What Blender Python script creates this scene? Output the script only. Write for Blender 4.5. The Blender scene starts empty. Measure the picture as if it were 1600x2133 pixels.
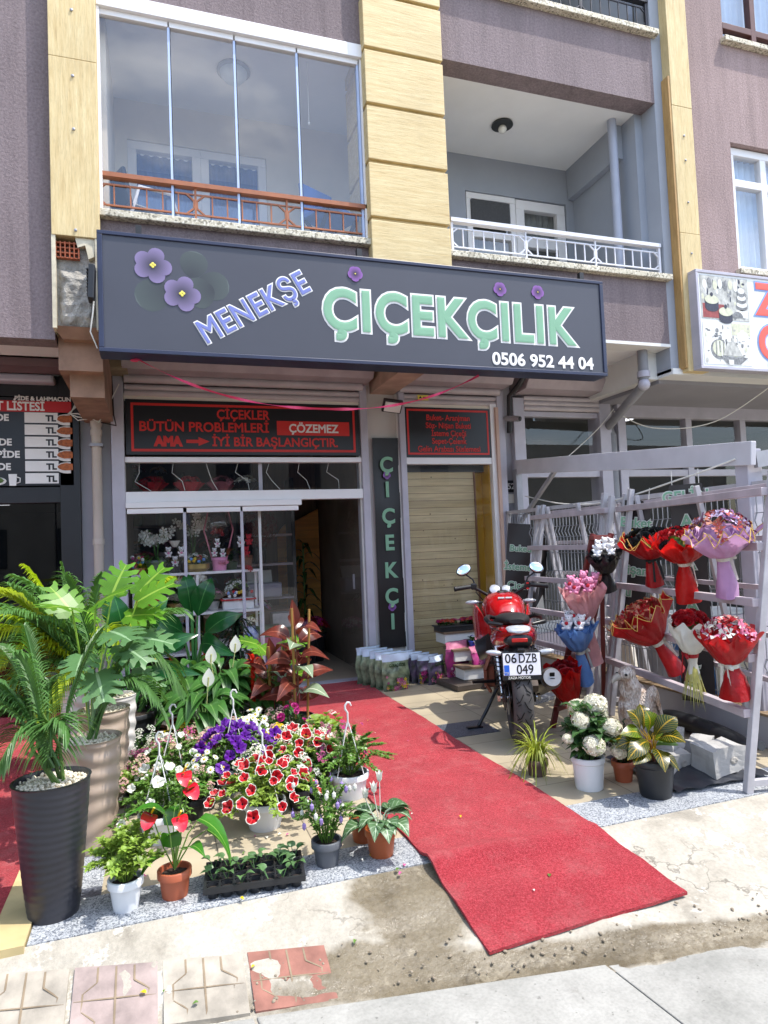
import bpy, math, random
from mathutils import Vector as V, Matrix as MX, Euler, noise
S = bpy.context.scene
COL = S.collection
R = math.radians
# ---------------------------------------------------------------- camera
cd = bpy.data.cameras.new("camera"); cam = bpy.data.objects.new("camera", cd); COL.objects.link(cam)
yaw, pit, rol = 0.326908, 0.047882, -0.041418
fw = V((math.sin(yaw)*math.cos(pit), math.cos(yaw)*math.cos(pit), math.sin(pit)))
rt = fw.cross(V((0, 0, 1))).normalized(); up = rt.cross(fw)
r2 = rt*math.cos(rol)+up*math.sin(rol); u2 = -rt*math.sin(rol)+up*math.cos(rol)
m = MX((r2, u2, -fw)).transposed().to_4x4(); m.translation = (0, 0, 1.35)
cam.matrix_world = m
cd.sensor_width = 36; cd.lens = 1392.8/2133*36; cd.clip_end = 2000; cd.clip_start = .05
S.camera = cam
# ---------------------------------------------------------------- sky, sun, exposure
SUN = V((0.42, -0.26, 1.0)).normalized()
w = bpy.data.worlds.new("World"); S.world = w; w.use_nodes = True
nt = w.node_tree; nt.nodes.clear(); N = nt.nodes.new; L = nt.links.new
sky = N("ShaderNodeTexSky"); sky.sky_type = 'NISHITA'; sky.sun_disc = False
sky.sun_elevation = math.asin(SUN.z); sky.sun_rotation = math.atan2(SUN.x, SUN.y)
sky.air_density = 1.0; sky.dust_density = 1.5; sky.ozone_density = 1.0
tc = N("ShaderNodeTexCoord"); mp = N("ShaderNodeMapping"); mp.inputs['Scale'].default_value = (1, 1, 2.2)
ns = N("ShaderNodeTexNoise"); ns.inputs['Scale'].default_value = 2.6; ns.inputs['Detail'].default_value = 7; ns.inputs['Roughness'].default_value = .55
rp = N("ShaderNodeValToRGB"); rp.color_ramp.elements[0].position = .52; rp.color_ramp.elements[1].position = .72
mx = N("ShaderNodeMix"); mx.data_type = 'RGBA'; mx.inputs[7].default_value = (9, 9.2, 9.6, 1)
bg = N("ShaderNodeBackground"); bg.inputs['Strength'].default_value = .15; out = N("ShaderNodeOutputWorld")
L(tc.outputs['Generated'], mp.inputs['Vector']); L(mp.outputs[0], ns.inputs['Vector']); L(ns.outputs['Fac'], rp.inputs['Fac'])
L(rp.outputs['Color'], mx.inputs[0]); L(sky.outputs[0], mx.inputs[6]); L(mx.outputs[2], bg.inputs['Color']); L(bg.outputs[0], out.inputs[0])
sl = bpy.data.lights.new("sun", 'SUN'); sl.energy = 2.05; sl.angle = R(.53); sl.color = (1, .955, .88)
so = bpy.data.objects.new("sun", sl); COL.objects.link(so); so.rotation_mode = 'QUATERNION'
so.rotation_quaternion = SUN.to_track_quat('Z', 'Y'); so.location = SUN*30
S.view_settings.view_transform = 'Standard'; S.view_settings.look = 'None'; S.view_settings.exposure = 1.55; S.view_settings.gamma = 1
S.cycles.max_bounces = 8; S.cycles.transparent_max_bounces = 12; S.cycles.caustics_reflective = False; S.cycles.caustics_refractive = False
RN = random.Random(7)
def U(a, b): return RN.uniform(a, b)
# ---------------------------------------------------------------- mesh collector
class G:
    def __init__(s): s.v = []; s.f = []; s.m = []; s.uv = []
    def add(s, vs, fs, m=0, uv=None):
        o = len(s.v); s.v += [tuple(p) for p in vs]; s.f += [tuple(i+o for i in f) for f in fs]; s.m += [m]*len(fs)
        s.uv += uv if uv else [(.5, .5)]*len(vs); return s
    def bx(s, x0, x1, y0, y1, z0, z1, m=0):
        return s.add([(x0,y0,z0),(x1,y0,z0),(x1,y1,z0),(x0,y1,z0),(x0,y0,z1),(x1,y0,z1),(x1,y1,z1),(x0,y1,z1)],
                     [(0,3,2,1),(4,5,6,7),(0,1,5,4),(1,2,6,5),(2,3,7,6),(3,0,4,7)], m)
    def obx(s, c, sz, rot=(0,0,0), m=0):
        q = Euler(rot).to_matrix(); c = V(c); h = V(sz)/2; ps = []
        for k in ((-1,-1,-1),(1,-1,-1),(1,1,-1),(-1,1,-1),(-1,-1,1),(1,-1,1),(1,1,1),(-1,1,1)):
            ps.append(c+q@V((k[0]*h.x, k[1]*h.y, k[2]*h.z)))
        return s.add(ps, [(0,3,2,1),(4,5,6,7),(0,1,5,4),(1,2,6,5),(2,3,7,6),(3,0,4,7)], m)
    def bar(s, a, b, w=.03, h=None, m=0, upv=(0,0,1)):
        a = V(a); b = V(b); h = h or w; d = (b-a).normalized(); u = V(upv)
        if abs(d.dot(u)) > .98: u = V((0, 1, 0))
        x = d.cross(u).normalized()*w/2; y = x.cross(d).normalized()*h/2
        return s.add([a-x-y,a+x-y,a+x+y,a-x+y,b-x-y,b+x-y,b+x+y,b-x+y], [(0,1,2,3),(4,7,6,5),(0,4,5,1),(1,5,6,2),(2,6,7,3),(3,7,4,0)], m)
    def tube(s, pts, r, n=8, m=0, cap=True):
        pts = [V(p) for p in pts]; k = len(pts); rs = r if isinstance(r, (list, tuple)) else [r]*k
        vs = []; pu = None
        for i, p in enumerate(pts):
            d = (pts[min(i+1, k-1)]-pts[max(i-1, 0)])
            d = d.normalized() if d.length > 1e-9 else V((0, 0, 1))
            if pu is None:
                pu = d.orthogonal().normalized()
            else:
                pu = (pu-d*pu.dot(d)); pu = pu.normalized() if pu.length > 1e-6 else d.orthogonal().normalized()
            q = d.cross(pu)
            for j in range(n):
                a = 2*math.pi*j/n; vs.append(p+(pu*math.cos(a)+q*math.sin(a))*rs[i])
        fs = [(i*n+j, i*n+(j+1) % n, (i+1)*n+(j+1) % n, (i+1)*n+j) for i in range(k-1) for j in range(n)]
        if cap: fs += [tuple(range(n-1, -1, -1)), tuple((k-1)*n+j for j in range(n))]
        return s.add(vs, fs, m)
    def lathe(s, prof, c=(0,0,0), n=24, m=0, sx=1, sy=1, fn=None, rot=None):
        vs = []; k = len(prof); c = V(c)
        for i, (r, z) in enumerate(prof):
            for j in range(n):
                a = 2*math.pi*j/n; rr = r*(fn(a, z) if fn else 1)
                p = V((rr*math.cos(a)*sx, rr*math.sin(a)*sy, z))
                vs.append(c+(rot@p if rot else p))
        fs = [(i*n+j, i*n+(j+1) % n, (i+1)*n+(j+1) % n, (i+1)*n+j) for i in range(k-1) for j in range(n)]
        if prof[0][0] > 1e-5: fs.append(tuple(range(n-1, -1, -1)))
        if prof[-1][0] > 1e-5: fs.append(tuple((k-1)*n+j for j in range(n)))
        return s.add(vs, fs, m)
    def sph(s, c, r, n=10, m=0, rot=None):
        r = (r, r, r) if not isinstance(r, (tuple, list)) else r
        k = max(4, n//2+1); q = Euler(rot).to_matrix() if rot else None; vs = []; c = V(c)
        for i in range(k+1):
            t = math.pi*i/k
            for j in range(n):
                a = 2*math.pi*j/n; p = V((r[0]*math.sin(t)*math.cos(a), r[1]*math.sin(t)*math.sin(a), -r[2]*math.cos(t)))
                vs.append(c+(q@p if q else p))
        return s.add(vs, [(i*n+j, i*n+(j+1) % n, (i+1)*n+(j+1) % n, (i+1)*n+j) for i in range(k) for j in range(n)], m)
    def ext(s, pts, d, m=0):
        """closed outline extruded by vector d"""
        k = len(pts); d = V(d); a = [V(p) for p in pts]
        return s.add(a+[p+d for p in a], [tuple(range(k-1, -1, -1)), tuple(range(k, 2*k))]+[(i, (i+1) % k, k+(i+1) % k, k+i) for i in range(k)], m)
    def sheet(s, fn, nu, nv, m=0):
        vs = [fn(i/nu, j/nv) for i in range(nu+1) for j in range(nv+1)]
        return s.add(vs, [(i*(nv+1)+j, (i+1)*(nv+1)+j, (i+1)*(nv+1)+j+1, i*(nv+1)+j+1) for i in range(nu) for j in range(nv)], m,
                     [(i/nu, j/nv) for i in range(nu+1) for j in range(nv+1)])
    def leaf(s, p, d, L=.1, W=.04, bend=.3, fold=.2, seg=5, shape=0, m=0, nrm=None, tw=0):
        p = V(p); d = V(d).normalized(); z = V(nrm) if nrm else V((0, 0, 1))
        sd = d.cross(z)
        sd = sd.normalized() if sd.length > .05 else d.cross(V((U(-1,1), U(-1,1), .1))).normalized()
        nn = sd.cross(d).normalized()
        if tw:
            q = MX.Rotation(tw, 3, d); sd = q@sd; nn = q@nn
        vs = []; uv = []
        for i in range(seg+1):
            t = i/seg
            if shape == 0: wv = math.sin(math.pi*min(1, t**.75))            # ovate
            elif shape == 1: wv = math.sin(math.pi*(.08+.92*t))**.8*(1-.25*t)   # lance
            elif shape == 2: wv = min(1, 3*t+.35)*(1-t**3)                    # strap
            elif shape == 5: wv = math.sqrt(max(0, 1-(2*t**.72-1)**2))
            elif shape == 3: wv = math.sin(math.pi*min(1, (.16+.84*t)**.62))  # heart, round
            else: wv = math.sin(math.pi*min(1, t**1.2))                      # obovate
            wv = max(wv, .03 if 0 < t < 1 else .0)*W/2
            c = p+d*(L*t)+V((0, 0, -1))*(bend*L*t*t)+nn*(.12*L*math.sin(math.pi*t)*(1 if bend > 0 else 0))
            f = nn*(fold*wv)
            vs += [c-sd*wv+f, c, c+sd*wv+f]; uv += [(0, t), (.5, t), (1, t)]
        fs = []
        for i in range(seg):
            a = i*3; fs += [(a, a+1, a+4, a+3), (a+1, a+2, a+5, a+4)]
        return s.add(vs, fs, m, uv)
    def build(s, name, mats, parent=None, smooth=False, bev=0, world=False, ang=40):
        me = bpy.data.meshes.new(name)
        vs = s.v
        if world and parent:
            l = parent.location; vs = [(a-l.x, b-l.y, c-l.z) for a, b, c in vs]
        me.from_pydata(vs, [], s.f)
        if not isinstance(mats, (list, tuple)): mats = [mats]
        for mm in mats: me.materials.append(mm)
        me.polygons.foreach_set('material_index', s.m)
        uvl = me.uv_layers.new(name="uv"); idx = [0]*len(me.loops); me.loops.foreach_get('vertex_index', idx)
        flat = [0.]*(2*len(idx))
        for i, k in enumerate(idx): flat[2*i], flat[2*i+1] = s.uv[k]
        uvl.data.foreach_set('uv', flat)
        if smooth:
            me.polygons.foreach_set('use_smooth', [True]*len(me.polygons)); me.set_sharp_from_angle(angle=R(ang))
        me.update()
        o = bpy.data.objects.new(name, me); COL.objects.link(o)
        if parent: o.parent = parent
        if bev:
            b = o.modifiers.new("bevel", 'BEVEL'); b.width = bev; b.segments = 2; b.limit_method = 'ANGLE'; b.angle_limit = R(50)
        return o
def T(name, label, cat, loc=(0,0,0), rz=0, group=None):
    o = bpy.data.objects.new(name, None); COL.objects.link(o); o.location = loc; o.rotation_euler = (0, 0, rz); o.empty_display_size = .1
    o['label'] = label; o['category'] = cat
    if group: o['group'] = group
    return o
def tag(o, label, cat, group=None):
    o['label'] = label; o['category'] = cat
    if group: o['group'] = group
    return o
def struct(o): o['kind'] = 'structure'; return o
def kids(o): return [c for c in COL.objects if c.parent == o]
def ct(o, parent=None, **k):
    ch = list(kids(o)); c = o.copy(); COL.objects.link(c)
    if parent: c.parent = parent
    for x in ch: ct(x, c)
    for a, b in k.items():
        if a == 'loc': c.location = b
        elif a == 'rz': c.rotation_euler = (0, 0, b)
        elif a == 'sc': c.scale = (b, b, b) if not isinstance(b, tuple) else b
        else: c[a] = b
    return c
def inst(me_obj, parent, loc, rot=None, sc=1):
    """another child that shares the mesh of me_obj"""
    c = bpy.data.objects.new(me_obj.name.split('.')[0], me_obj.data); COL.objects.link(c); c.parent = parent
    c.location = loc
    if rot is not None: c.rotation_euler = rot if isinstance(rot, Euler) else Euler(rot)
    c.scale = (sc, sc, sc); return c
def aim(d, roll=0):
    """rotation taking +Z to d"""
    q = V(d).to_track_quat('Z', 'Y'); return (q.to_matrix()@MX.Rotation(roll, 3, 'Z')).to_euler()
# ---------------------------------------------------------------- materials
def C(h):
    """sRGB hex to linear"""
    r = [int(h[i:i+2], 16)/255 for i in (0, 2, 4)]
    return tuple((c/12.92 if c <= .04045 else ((c+.055)/1.055)**2.4) for c in r)
def nodes(name):
    mt = bpy.data.materials.new(name); mt.use_nodes = True; n = mt.node_tree; n.nodes.clear()
    o = n.nodes.new("ShaderNodeOutputMaterial"); b = n.nodes.new("ShaderNodeBsdfPrincipled"); n.links.new(b.outputs[0], o.inputs[0])
    return mt, n, b, o
def nz(n, scale, det=4, rough=.55, st=None, dist=0, co='Object'):
    t = n.nodes.new("ShaderNodeTexCoord"); x = n.nodes.new("ShaderNodeTexNoise"); x.inputs['Scale'].default_value = scale; x.inputs['Detail'].default_value = det
    x.inputs['Roughness'].default_value = rough; x.inputs['Distortion'].default_value = dist
    if st:
        mp = n.nodes.new("ShaderNodeMapping"); mp.inputs['Scale'].default_value = st; n.links.new(t.outputs[co], mp.inputs[0]); n.links.new(mp.outputs[0], x.inputs['Vector'])
    else: n.links.new(t.outputs[co], x.inputs['Vector'])
    return x.outputs['Fac']
def ramp(n, fac, stops):
    r = n.nodes.new("ShaderNodeValToRGB"); e = r.color_ramp.elements
    while len(e) < len(stops): e.new(.5)
    for i, (p, c) in enumerate(stops):
        e[i].position = p; e[i].color = (*c, 1) if isinstance(c, (tuple, list)) else (c, c, c, 1)
    n.links.new(fac, r.inputs[0]); return r.outputs[0]
def mixc(n, fac, a, b, mode='MIX'):
    x = n.nodes.new("ShaderNodeMix"); x.data_type = 'RGBA'; x.blend_type = mode
    for sck, val in ((0, fac), (6, a), (7, b)):
        if isinstance(val, (int, float)): x.inputs[sck].default_value = val if sck == 0 else (val, val, val, 1)
        elif isinstance(val, tuple): x.inputs[sck].default_value = (*val, 1)
        else: n.links.new(val, x.inputs[sck])
    return x.outputs[2]
def bumpn(n, b, h, st=.3, dist=.01):
    x = n.nodes.new("ShaderNodeBump"); x.inputs['Strength'].default_value = st; x.inputs['Distance'].default_value = dist
    n.links.new(h, x.inputs['Height']); n.links.new(x.outputs[0], b.inputs['Normal'])
def sc(c, k): return tuple(min(1, x*k) for x in c)
def mat(name, c, rough=.5, var=.25, vs=6, c2=None, bump=0, bs=80, metal=0, spec=.5, coat=0, st=None, tr=0, alpha=1, det=4, em=0, bd=.004):
    if isinstance(c, str): c = C(c)
    if isinstance(c2, str): c2 = C(c2)
    c2 = c2 or sc(c, 1-var)
    mt, n, b, o = nodes(name)
    col = ramp(n, nz(n, vs, det, st=st), [(.35, c2), (.65, c)]); n.links.new(col, b.inputs['Base Color'])
    b.inputs['Roughness'].default_value = rough; b.inputs['Metallic'].default_value = metal; b.inputs['Specular IOR Level'].default_value = spec; b.inputs['Coat Weight'].default_value = coat
    if bump: bumpn(n, b, nz(n, bs, 3, st=st), bump, bd)
    if em:
        n.links.new(col, b.inputs['Emission Color']); b.inputs['Emission Strength'].default_value = em
    if tr:
        t = n.nodes.new("ShaderNodeBsdfTranslucent"); n.links.new(col, t.inputs[0]); x = n.nodes.new("ShaderNodeMixShader"); x.inputs[0].default_value = tr
        n.links.new(b.outputs[0], x.inputs[1]); n.links.new(t.outputs[0], x.inputs[2]); n.links.new(x.outputs[0], o.inputs[0])
    if alpha < 1: b.inputs['Alpha'].default_value = alpha
    return mt
def leafm(name, c, rib=None, vein=0, rough=.38, tr=.28, var=.35, vs=14, vk=9, edge=None, ribw=.07):
    """leaf: clumpy variation, midrib and side veins along the leaf's own uv"""
    if isinstance(c, str): c = C(c)
    mt, n, b, o = nodes(name); ln = n.links.new
    col = ramp(n, nz(n, vs, 3), [(.3, sc(c, 1-var)), (.7, sc(c, 1+var*.8))])
    uv = n.nodes.new("ShaderNodeUVMap"); uv.uv_map = "uv"; sp = n.nodes.new("ShaderNodeSeparateXYZ"); ln(uv.outputs[0], sp.inputs[0])
    def ma(op, a, bb=None):
        x = n.nodes.new("ShaderNodeMath"); x.operation = op
        for i, q in enumerate((a, bb)):
            if q is None: continue
            if isinstance(q, (int, float)): x.inputs[i].default_value = q
            else: ln(q, x.inputs[i])
        return x.outputs[0]
    au = ma('ABSOLUTE', ma('SUBTRACT', sp.outputs[0], .5))
    if rib:
        rib = C(rib) if isinstance(rib, str) else rib
        k = ma('LESS_THAN', au, ribw)
        if vein:
            fr = ma('FRACT', ma('MULTIPLY', ma('SUBTRACT', sp.outputs[1], ma('MULTIPLY', au, .5)), vk))
            k = ma('MAXIMUM', k, ma('MULTIPLY', ma('LESS_THAN', fr, .2), vein))
        col = mixc(n, k, col, rib)
    if edge:
        col = mixc(n, ma('GREATER_THAN', au, .42), col, C(edge))
    ln(col, b.inputs['Base Color']); b.inputs['Roughness'].default_value = rough; b.inputs['Specular IOR Level'].default_value = .45
    t = n.nodes.new("ShaderNodeBsdfTranslucent"); ln(mixc(n, 1., col, (1., 1.0, .45), 'MULTIPLY'), t.inputs[0]); x = n.nodes.new("ShaderNodeMixShader"); x.inputs[0].default_value = tr
    ln(b.outputs[0], x.inputs[1]); ln(t.outputs[0], x.inputs[2]); ln(x.outputs[0], o.inputs[0])
    return mt
def glassm(name, tint=.9, refl=1.0, rough=.0, col=(1, 1, 1)):
    """thin pane: fresnel mix of see-through and mirror"""
    mt = bpy.data.materials.new(name); mt.use_nodes = True; n = mt.node_tree; n.nodes.clear(); ln = n.links.new
    o = n.nodes.new("ShaderNodeOutputMaterial"); t = n.nodes.new("ShaderNodeBsdfTransparent"); t.inputs[0].default_value = (tint*col[0], tint*col[1], tint*col[2], 1)
    g = n.nodes.new("ShaderNodeBsdfGlossy"); g.inputs['Roughness'].default_value = rough; f = n.nodes.new("ShaderNodeLayerWeight"); f.inputs[0].default_value = .5
    pw = n.nodes.new("ShaderNodeMath"); pw.operation = 'POWER'; pw.inputs[1].default_value = 5; ln(f.outputs['Facing'], pw.inputs[0])
    k = n.nodes.new("ShaderNodeMath"); k.operation = 'MULTIPLY_ADD'; k.inputs[1].default_value = .9; k.inputs[2].default_value = .07*refl; k.use_clamp = True; ln(pw.outputs[0], k.inputs[0])
    x = n.nodes.new("ShaderNodeMixShader"); ln(k.outputs[0], x.inputs[0]); ln(t.outputs[0], x.inputs[1]); ln(g.outputs[0], x.inputs[2]); ln(x.outputs[0], o.inputs[0])
    return mt
# ---------------------------------------------------------------- lettering
def text(s, size, mt, parent, loc, rot=(math.pi/2, 0, 0), off=0, ext=.002, align='CENTER', sx=1, name='lettering', sp=1, shear=0, width=None, mirror=False):
    cu = bpy.data.curves.new("t", 'FONT'); cu.body = s; cu.size = size; cu.extrude = ext; cu.bevel_depth = off; cu.bevel_resolution = 0; cu.align_x = align; cu.space_character = sp; cu.shear = shear; cu.resolution_u = 5
    o = bpy.data.objects.new("t", cu); COL.objects.link(o)
    dg = bpy.context.evaluated_depsgraph_get(); dg.update()
    me = bpy.data.meshes.new_from_object(o.evaluated_get(dg)); bpy.data.objects.remove(o); bpy.data.curves.remove(cu)
    xs = [v.co.x for v in me.vertices] or [0]
    if width: sx = width/max(1e-6, max(xs)-min(xs))
    me.transform(MX.Diagonal((-sx if mirror else sx, 1, ext/(ext+off), 1)))
    me.materials.clear(); me.materials.append(mt); me.name = name
    for p in me.polygons: p.material_index = 0; p.use_smooth = False
    t = bpy.data.objects.new(name, me); COL.objects.link(t); t.location = loc; t.rotation_euler = rot
    if parent: t.parent = parent
    return t
# ================================================================ SETTING MATERIALS
def specks(name, base, cols, scale=260, rough=.55, bump=.1, big=3, bigv=.2):
    mt, n, b, o = nodes(name); base = C(base)
    t = n.nodes.new("ShaderNodeTexCoord"); v = n.nodes.new("ShaderNodeTexVoronoi"); v.inputs['Scale'].default_value = scale
    n.links.new(t.outputs['Object'], v.inputs['Vector']); sp = n.nodes.new("ShaderNodeSeparateColor"); n.links.new(v.outputs['Color'], sp.inputs[0])
    st = [(0, base)]
    p = .45
    for c in cols: st.append((p, C(c))); p += .5/len(cols)
    r = n.nodes.new("ShaderNodeValToRGB"); r.color_ramp.interpolation = 'CONSTANT'; e = r.color_ramp.elements
    while len(e) < len(st): e.new(.5)
    for i, (q, c) in enumerate(st): e[i].position = q; e[i].color = (*c, 1)
    n.links.new(sp.outputs[0], r.inputs[0])
    col = mixc(n, 1., r.outputs[0], ramp(n, nz(n, big, 5), [(.3, 1-bigv), (.7, 1.)]), 'MULTIPLY')
    n.links.new(col, b.inputs['Base Color']); b.inputs['Roughness'].default_value = rough
    if bump: bumpn(n, b, sp.outputs[1], bump, .002)
    return mt
M_gran = specks("granite_grey", "a2a6aa", ["7e8288", "b9bcbe", "62666e"], 190, .5, .06)
M_marb = specks("speckled_sill", "cdc4ad", ["b8ae97", "ddd6c4", "8b8472"], 70, .6, .2)
M_plum = None
def render_coat(name, a, b2, dark=.75):
    mt, n, b, o = nodes(name)
    c = mixc(n, 1., ramp(n, nz(n, 55, 5, .7), [(.3, C(a)), (.7, C(b2))]), ramp(n, nz(n, .9, 4, .6, st=(1, 1, .5)), [(.3, dark), (.65, 1.)]), 'MULTIPLY'); c = mixc(n, 1., c, ramp(n, nz(n, 3.5, 6, .65, st=(2.2, 2.2, .16)), [(.32, .8), (.55, 1.)]), 'MULTIPLY')
    n.links.new(c, b.inputs['Base Color']); b.inputs['Roughness'].default_value = .95; b.inputs['Specular IOR Level'].default_value = .2
    bumpn(n, b, nz(n, 48, 4, .75), .8, .012); return mt
M_plum = render_coat("plum_render", "766a6c", "998b8c")
M_pink = render_coat("rose_render", "8f7c7b", "b49f9b")
def trav(name, st, a="c7af7c", b2="dbc899", c3="aa8b58"):
    mt, n, b, o = nodes(name); ln = n.links.new
    s1 = ramp(n, nz(n, 17, 7, .7, st=st, dist=.35), [(.22, C(c3)), (.4, C(a)), (.75, C(b2))])
    s2 = ramp(n, nz(n, 60, 4, .7, st=st), [(.3, .78), (.5, 1.)])
    ln(mixc(n, 1., mixc(n, 1., s1, s2, 'MULTIPLY'), ramp(n, nz(n, 1.3, 6, .65), [(.3, .86), (.6, 1.)]), 'MULTIPLY'), b.inputs['Base Color']); b.inputs['Roughness'].default_value = .6
    bumpn(n, b, nz(n, 34, 4, .7, st=st), .35, .006); return mt
M_travh = trav("travertine_bands", (.18, 1, 2.4)); M_travv = trav("travertine_upright", (2.4, 2.4, .2))
M_travside = trav("travertine_shaded", (2.2, 2.2, .22), "a8834e", "c29d63", "7f6038")  # darker travertine: shade on the pillar's side face put into the colour
M_white = mat("white_paint", "dcdcd8", .5, .08, 3, bump=.05, bs=30)
M_ceil = mat("ceiling_paint", "e6e6e4", .8, .06, 2)
M_greyw = mat("grey_blue_wall", "9a9fa8", .85, .08, 2, bump=.1, bs=60)
M_cream = mat("cream_wall", "ddd5c6", .8, .1, 2)
M_lilac = mat("grey_lilac_steel", "b2afb9", .45, .14, 4, bump=.05, bs=40, spec=.5)
M_lilac2 = mat("dusty_steel", "b0a5aa", .55, .18, 5, bump=.06, bs=40)
M_pinkst = mat("faded_pink_steel", "bb9794", .5, .15, 3)
M_steel = mat("galvanised_grey", "9b9ba0", .4, .16, 10, metal=.25)
M_pvcw = mat("white_pvc", "e4e2e2", .35, .05, 3)
M_black = mat("black_plastic", "17171a", .4, .3, 10)
M_blackf = mat("black_frame", "1a1a1d", .45, .3, 6)
M_brownrail = mat("brown_rail_paint", "a0623f", .45, .2, 12)
M_whiterail = mat("white_rail_paint", "d4d5dc", .4, .08, 12)
M_blackrail = mat("dark_rail_paint", "26262c", .4, .2, 12)
M_glass = glassm("window_glass", .97, 2.0)
M_shopglass = glassm("shop_glass", .95, .9)
M_pide = glassm("tinted_shop_glass", .2, .6)
M_curt = mat("blue_curtain", "b8cfe6", .8, .12, 5)
M_curtd = mat("indigo_curtain", "5077bb", .8, .3, 5)
M_wire = mat("white_cable", "dcdad2", .5, .1, 8)
M_dkwire = mat("dark_cable", "2a2625", .5, .2, 8)
# ================================================================ GROUND
def ye(x): return 2.35-.17*x
def zg(x, y):
    if y >= 2.7: return 0
    t = (2.7-y)/max(.12, 2.7-ye(x)); return -.16*min(1, t)-.01*max(0, min(t-1, 3))
g = G(); g.add([(-400,-400,-.25),(400,-400,-.25),(400,400,-.25),(-400,400,-.25)], [(0,1,2,3)])
struct(g.build("ground", mat("street_asphalt", "8e8b85", .9, .2, .8, bump=.3, bs=40)))
# tiled forecourt
mt, n, b, o = nodes("cream_tiles"); t = n.nodes.new("ShaderNodeTexCoord"); mp = n.nodes.new("ShaderNodeMapping"); mp.inputs['Location'].default_value = (.2, .1, 0)
br = n.nodes.new("ShaderNodeTexBrick"); br.offset = 0; br.inputs['Scale'].default_value = 1; br.inputs['Brick Width'].default_value = .42; br.inputs['Row Height'].default_value = .42; br.inputs['Mortar Size'].default_value = .003; br.inputs['Mortar Smooth'].default_value = .2
n.links.new(t.outputs['Object'], mp.inputs[0]); n.links.new(mp.outputs[0], br.inputs['Vector'])
br.inputs['Color1'].default_value = (*C("a99d86"), 1); br.inputs['Color2'].default_value = (*C("b3a78f"), 1); br.inputs['Mortar'].default_value = (*C("6f6759"), 1)
c = mixc(n, 1., br.outputs['Color'], ramp(n, nz(n, 2.5, 6, .6), [(.3, .8), (.65, 1.)]), 'MULTIPLY'); n.links.new(c, b.inputs['Base Color'])
n.links.new(ramp(n, nz(n, 5, 5), [(.3, .3), (.7, .55)]), b.inputs['Roughness']); M_tile = mt; b.inputs['Specular IOR Level'].default_value = .3
g = G(); g.bx(-.25, 9, 2.97, 6.56, -.3, 0); struct(g.build("forecourt_floor", M_tile))
g = G(); g.bx(-.62, -.25, 3.05, 6.4, -.3, .001); g.bx(-.47, 12, 2.7, 2.97, -.3, .001); struct(g.build("granite_border", M_gran))
g = G(); g.bx(-.47, -.25, 2.97, 3.05, -.3, .001); g.bx(1.85, 2.25, 4.28, 4.62, -.05, .004)
struct(g.build("floor_inlay", specks("dark_granite", "4a4e58", ["5d626d", "363a44"], 160, .45)))
g = G(); g.bx(-8, -.62, 2.55, 6.7, -.4, -.02); struct(g.build("neighbour_floor", mat("neighbour_tiles", "8d8378", .6, .2, 2)))
g = G(); g.bx(-.6, -.475, 2.68, 6.4, -.3, .012); g.build("edge", M_white) if 0 else struct(g.build("edging_strip", mat("yellowed_marble", "c8b483", .6, .25, 5)))
# sloping concrete pavement with wet patch
mt, n, b, o = nodes("worn_concrete"); ln = n.links.new
base = ramp(n, nz(n, 3.2, 8, .62, dist=.4), [(.3, C("7c766a")), (.45, C("9d978a")), (.72, C("b3aea2"))])
base = mixc(n, ramp(n, nz(n, 7.5, 6, .7), [(.56, 0.), (.62, .7)]), base, C("c2beb4"))
vo = n.nodes.new("ShaderNodeTexVoronoi"); vo.feature = 'DISTANCE_TO_EDGE'; vo.inputs['Scale'].default_value = 1.15; tq = n.nodes.new("ShaderNodeTexCoord"); nq = n.nodes.new("ShaderNodeTexNoise"); nq.inputs['Scale'].default_value = 6; nq.inputs['Detail'].default_value = 6; ln(tq.outputs['Object'], nq.inputs['Vector'])
va = n.nodes.new("ShaderNodeVectorMath"); va.operation = 'MULTIPLY_ADD'; ln(nq.outputs['Color'], va.inputs[0]); va.inputs[1].default_value = (.45, .45, .45); ln(tq.outputs['Object'], va.inputs[2]); ln(va.outputs[0], vo.inputs['Vector'])
base = mixc(n, mixc(n, 1., ramp(n, vo.outputs['Distance'], [(.002, .7), (.006, 0.)]), ramp(n, nz(n, 1.7, 3), [(.5, 0.), (.56, 1.)]), 'MULTIPLY'), base, C("4d463b"))
base = mixc(n, 1., base, ramp(n, nz(n, 60, 4, .7), [(.3, .8), (.6, 1.)]), 'MULTIPLY')
t = n.nodes.new("ShaderNodeTexCoord"); sp = n.nodes.new("ShaderNodeSeparateXYZ"); ln(t.outputs['Object'], sp.inputs[0])
def band(px, py, rx, ry, ang=0, k=.9):
    mpp = n.nodes.new("ShaderNodeMapping"); mpp.vector_type = 'TEXTURE'; mpp.inputs['Location'].default_value = (px, py, -.1); mpp.inputs['Rotation'].default_value = (0, 0, ang); mpp.inputs['Scale'].default_value = (rx, ry, 10)
    ln(t.outputs['Object'], mpp.inputs[0]); vl = n.nodes.new("ShaderNodeVectorMath"); vl.operation = 'LENGTH'; ln(mpp.outputs[0], vl.inputs[0])
    q = n.nodes.new("ShaderNodeMath"); q.operation = 'MULTIPLY_ADD'; ln(nz(n, 7, 6, .65), q.inputs[0]); q.inputs[1].default_value = -k; ln(vl.outputs['Value'], q.inputs[2]); return q.outputs[0]
def mn(a, bb):
    q = n.nodes.new("ShaderNodeMath"); q.operation = 'MINIMUM'; ln(a, q.inputs[0]); ln(bb, q.inputs[1]); return q.outputs[0]
wet = mn(mn(band(.93, 2.55, .28, .26), band(1.5, 2.12, 1.35, .085, -.17)), band(.72, 2.33, .34, .1, -.2))
wf = ramp(n, wet, [(.36, 1.), (.64, 0.)])
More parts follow.
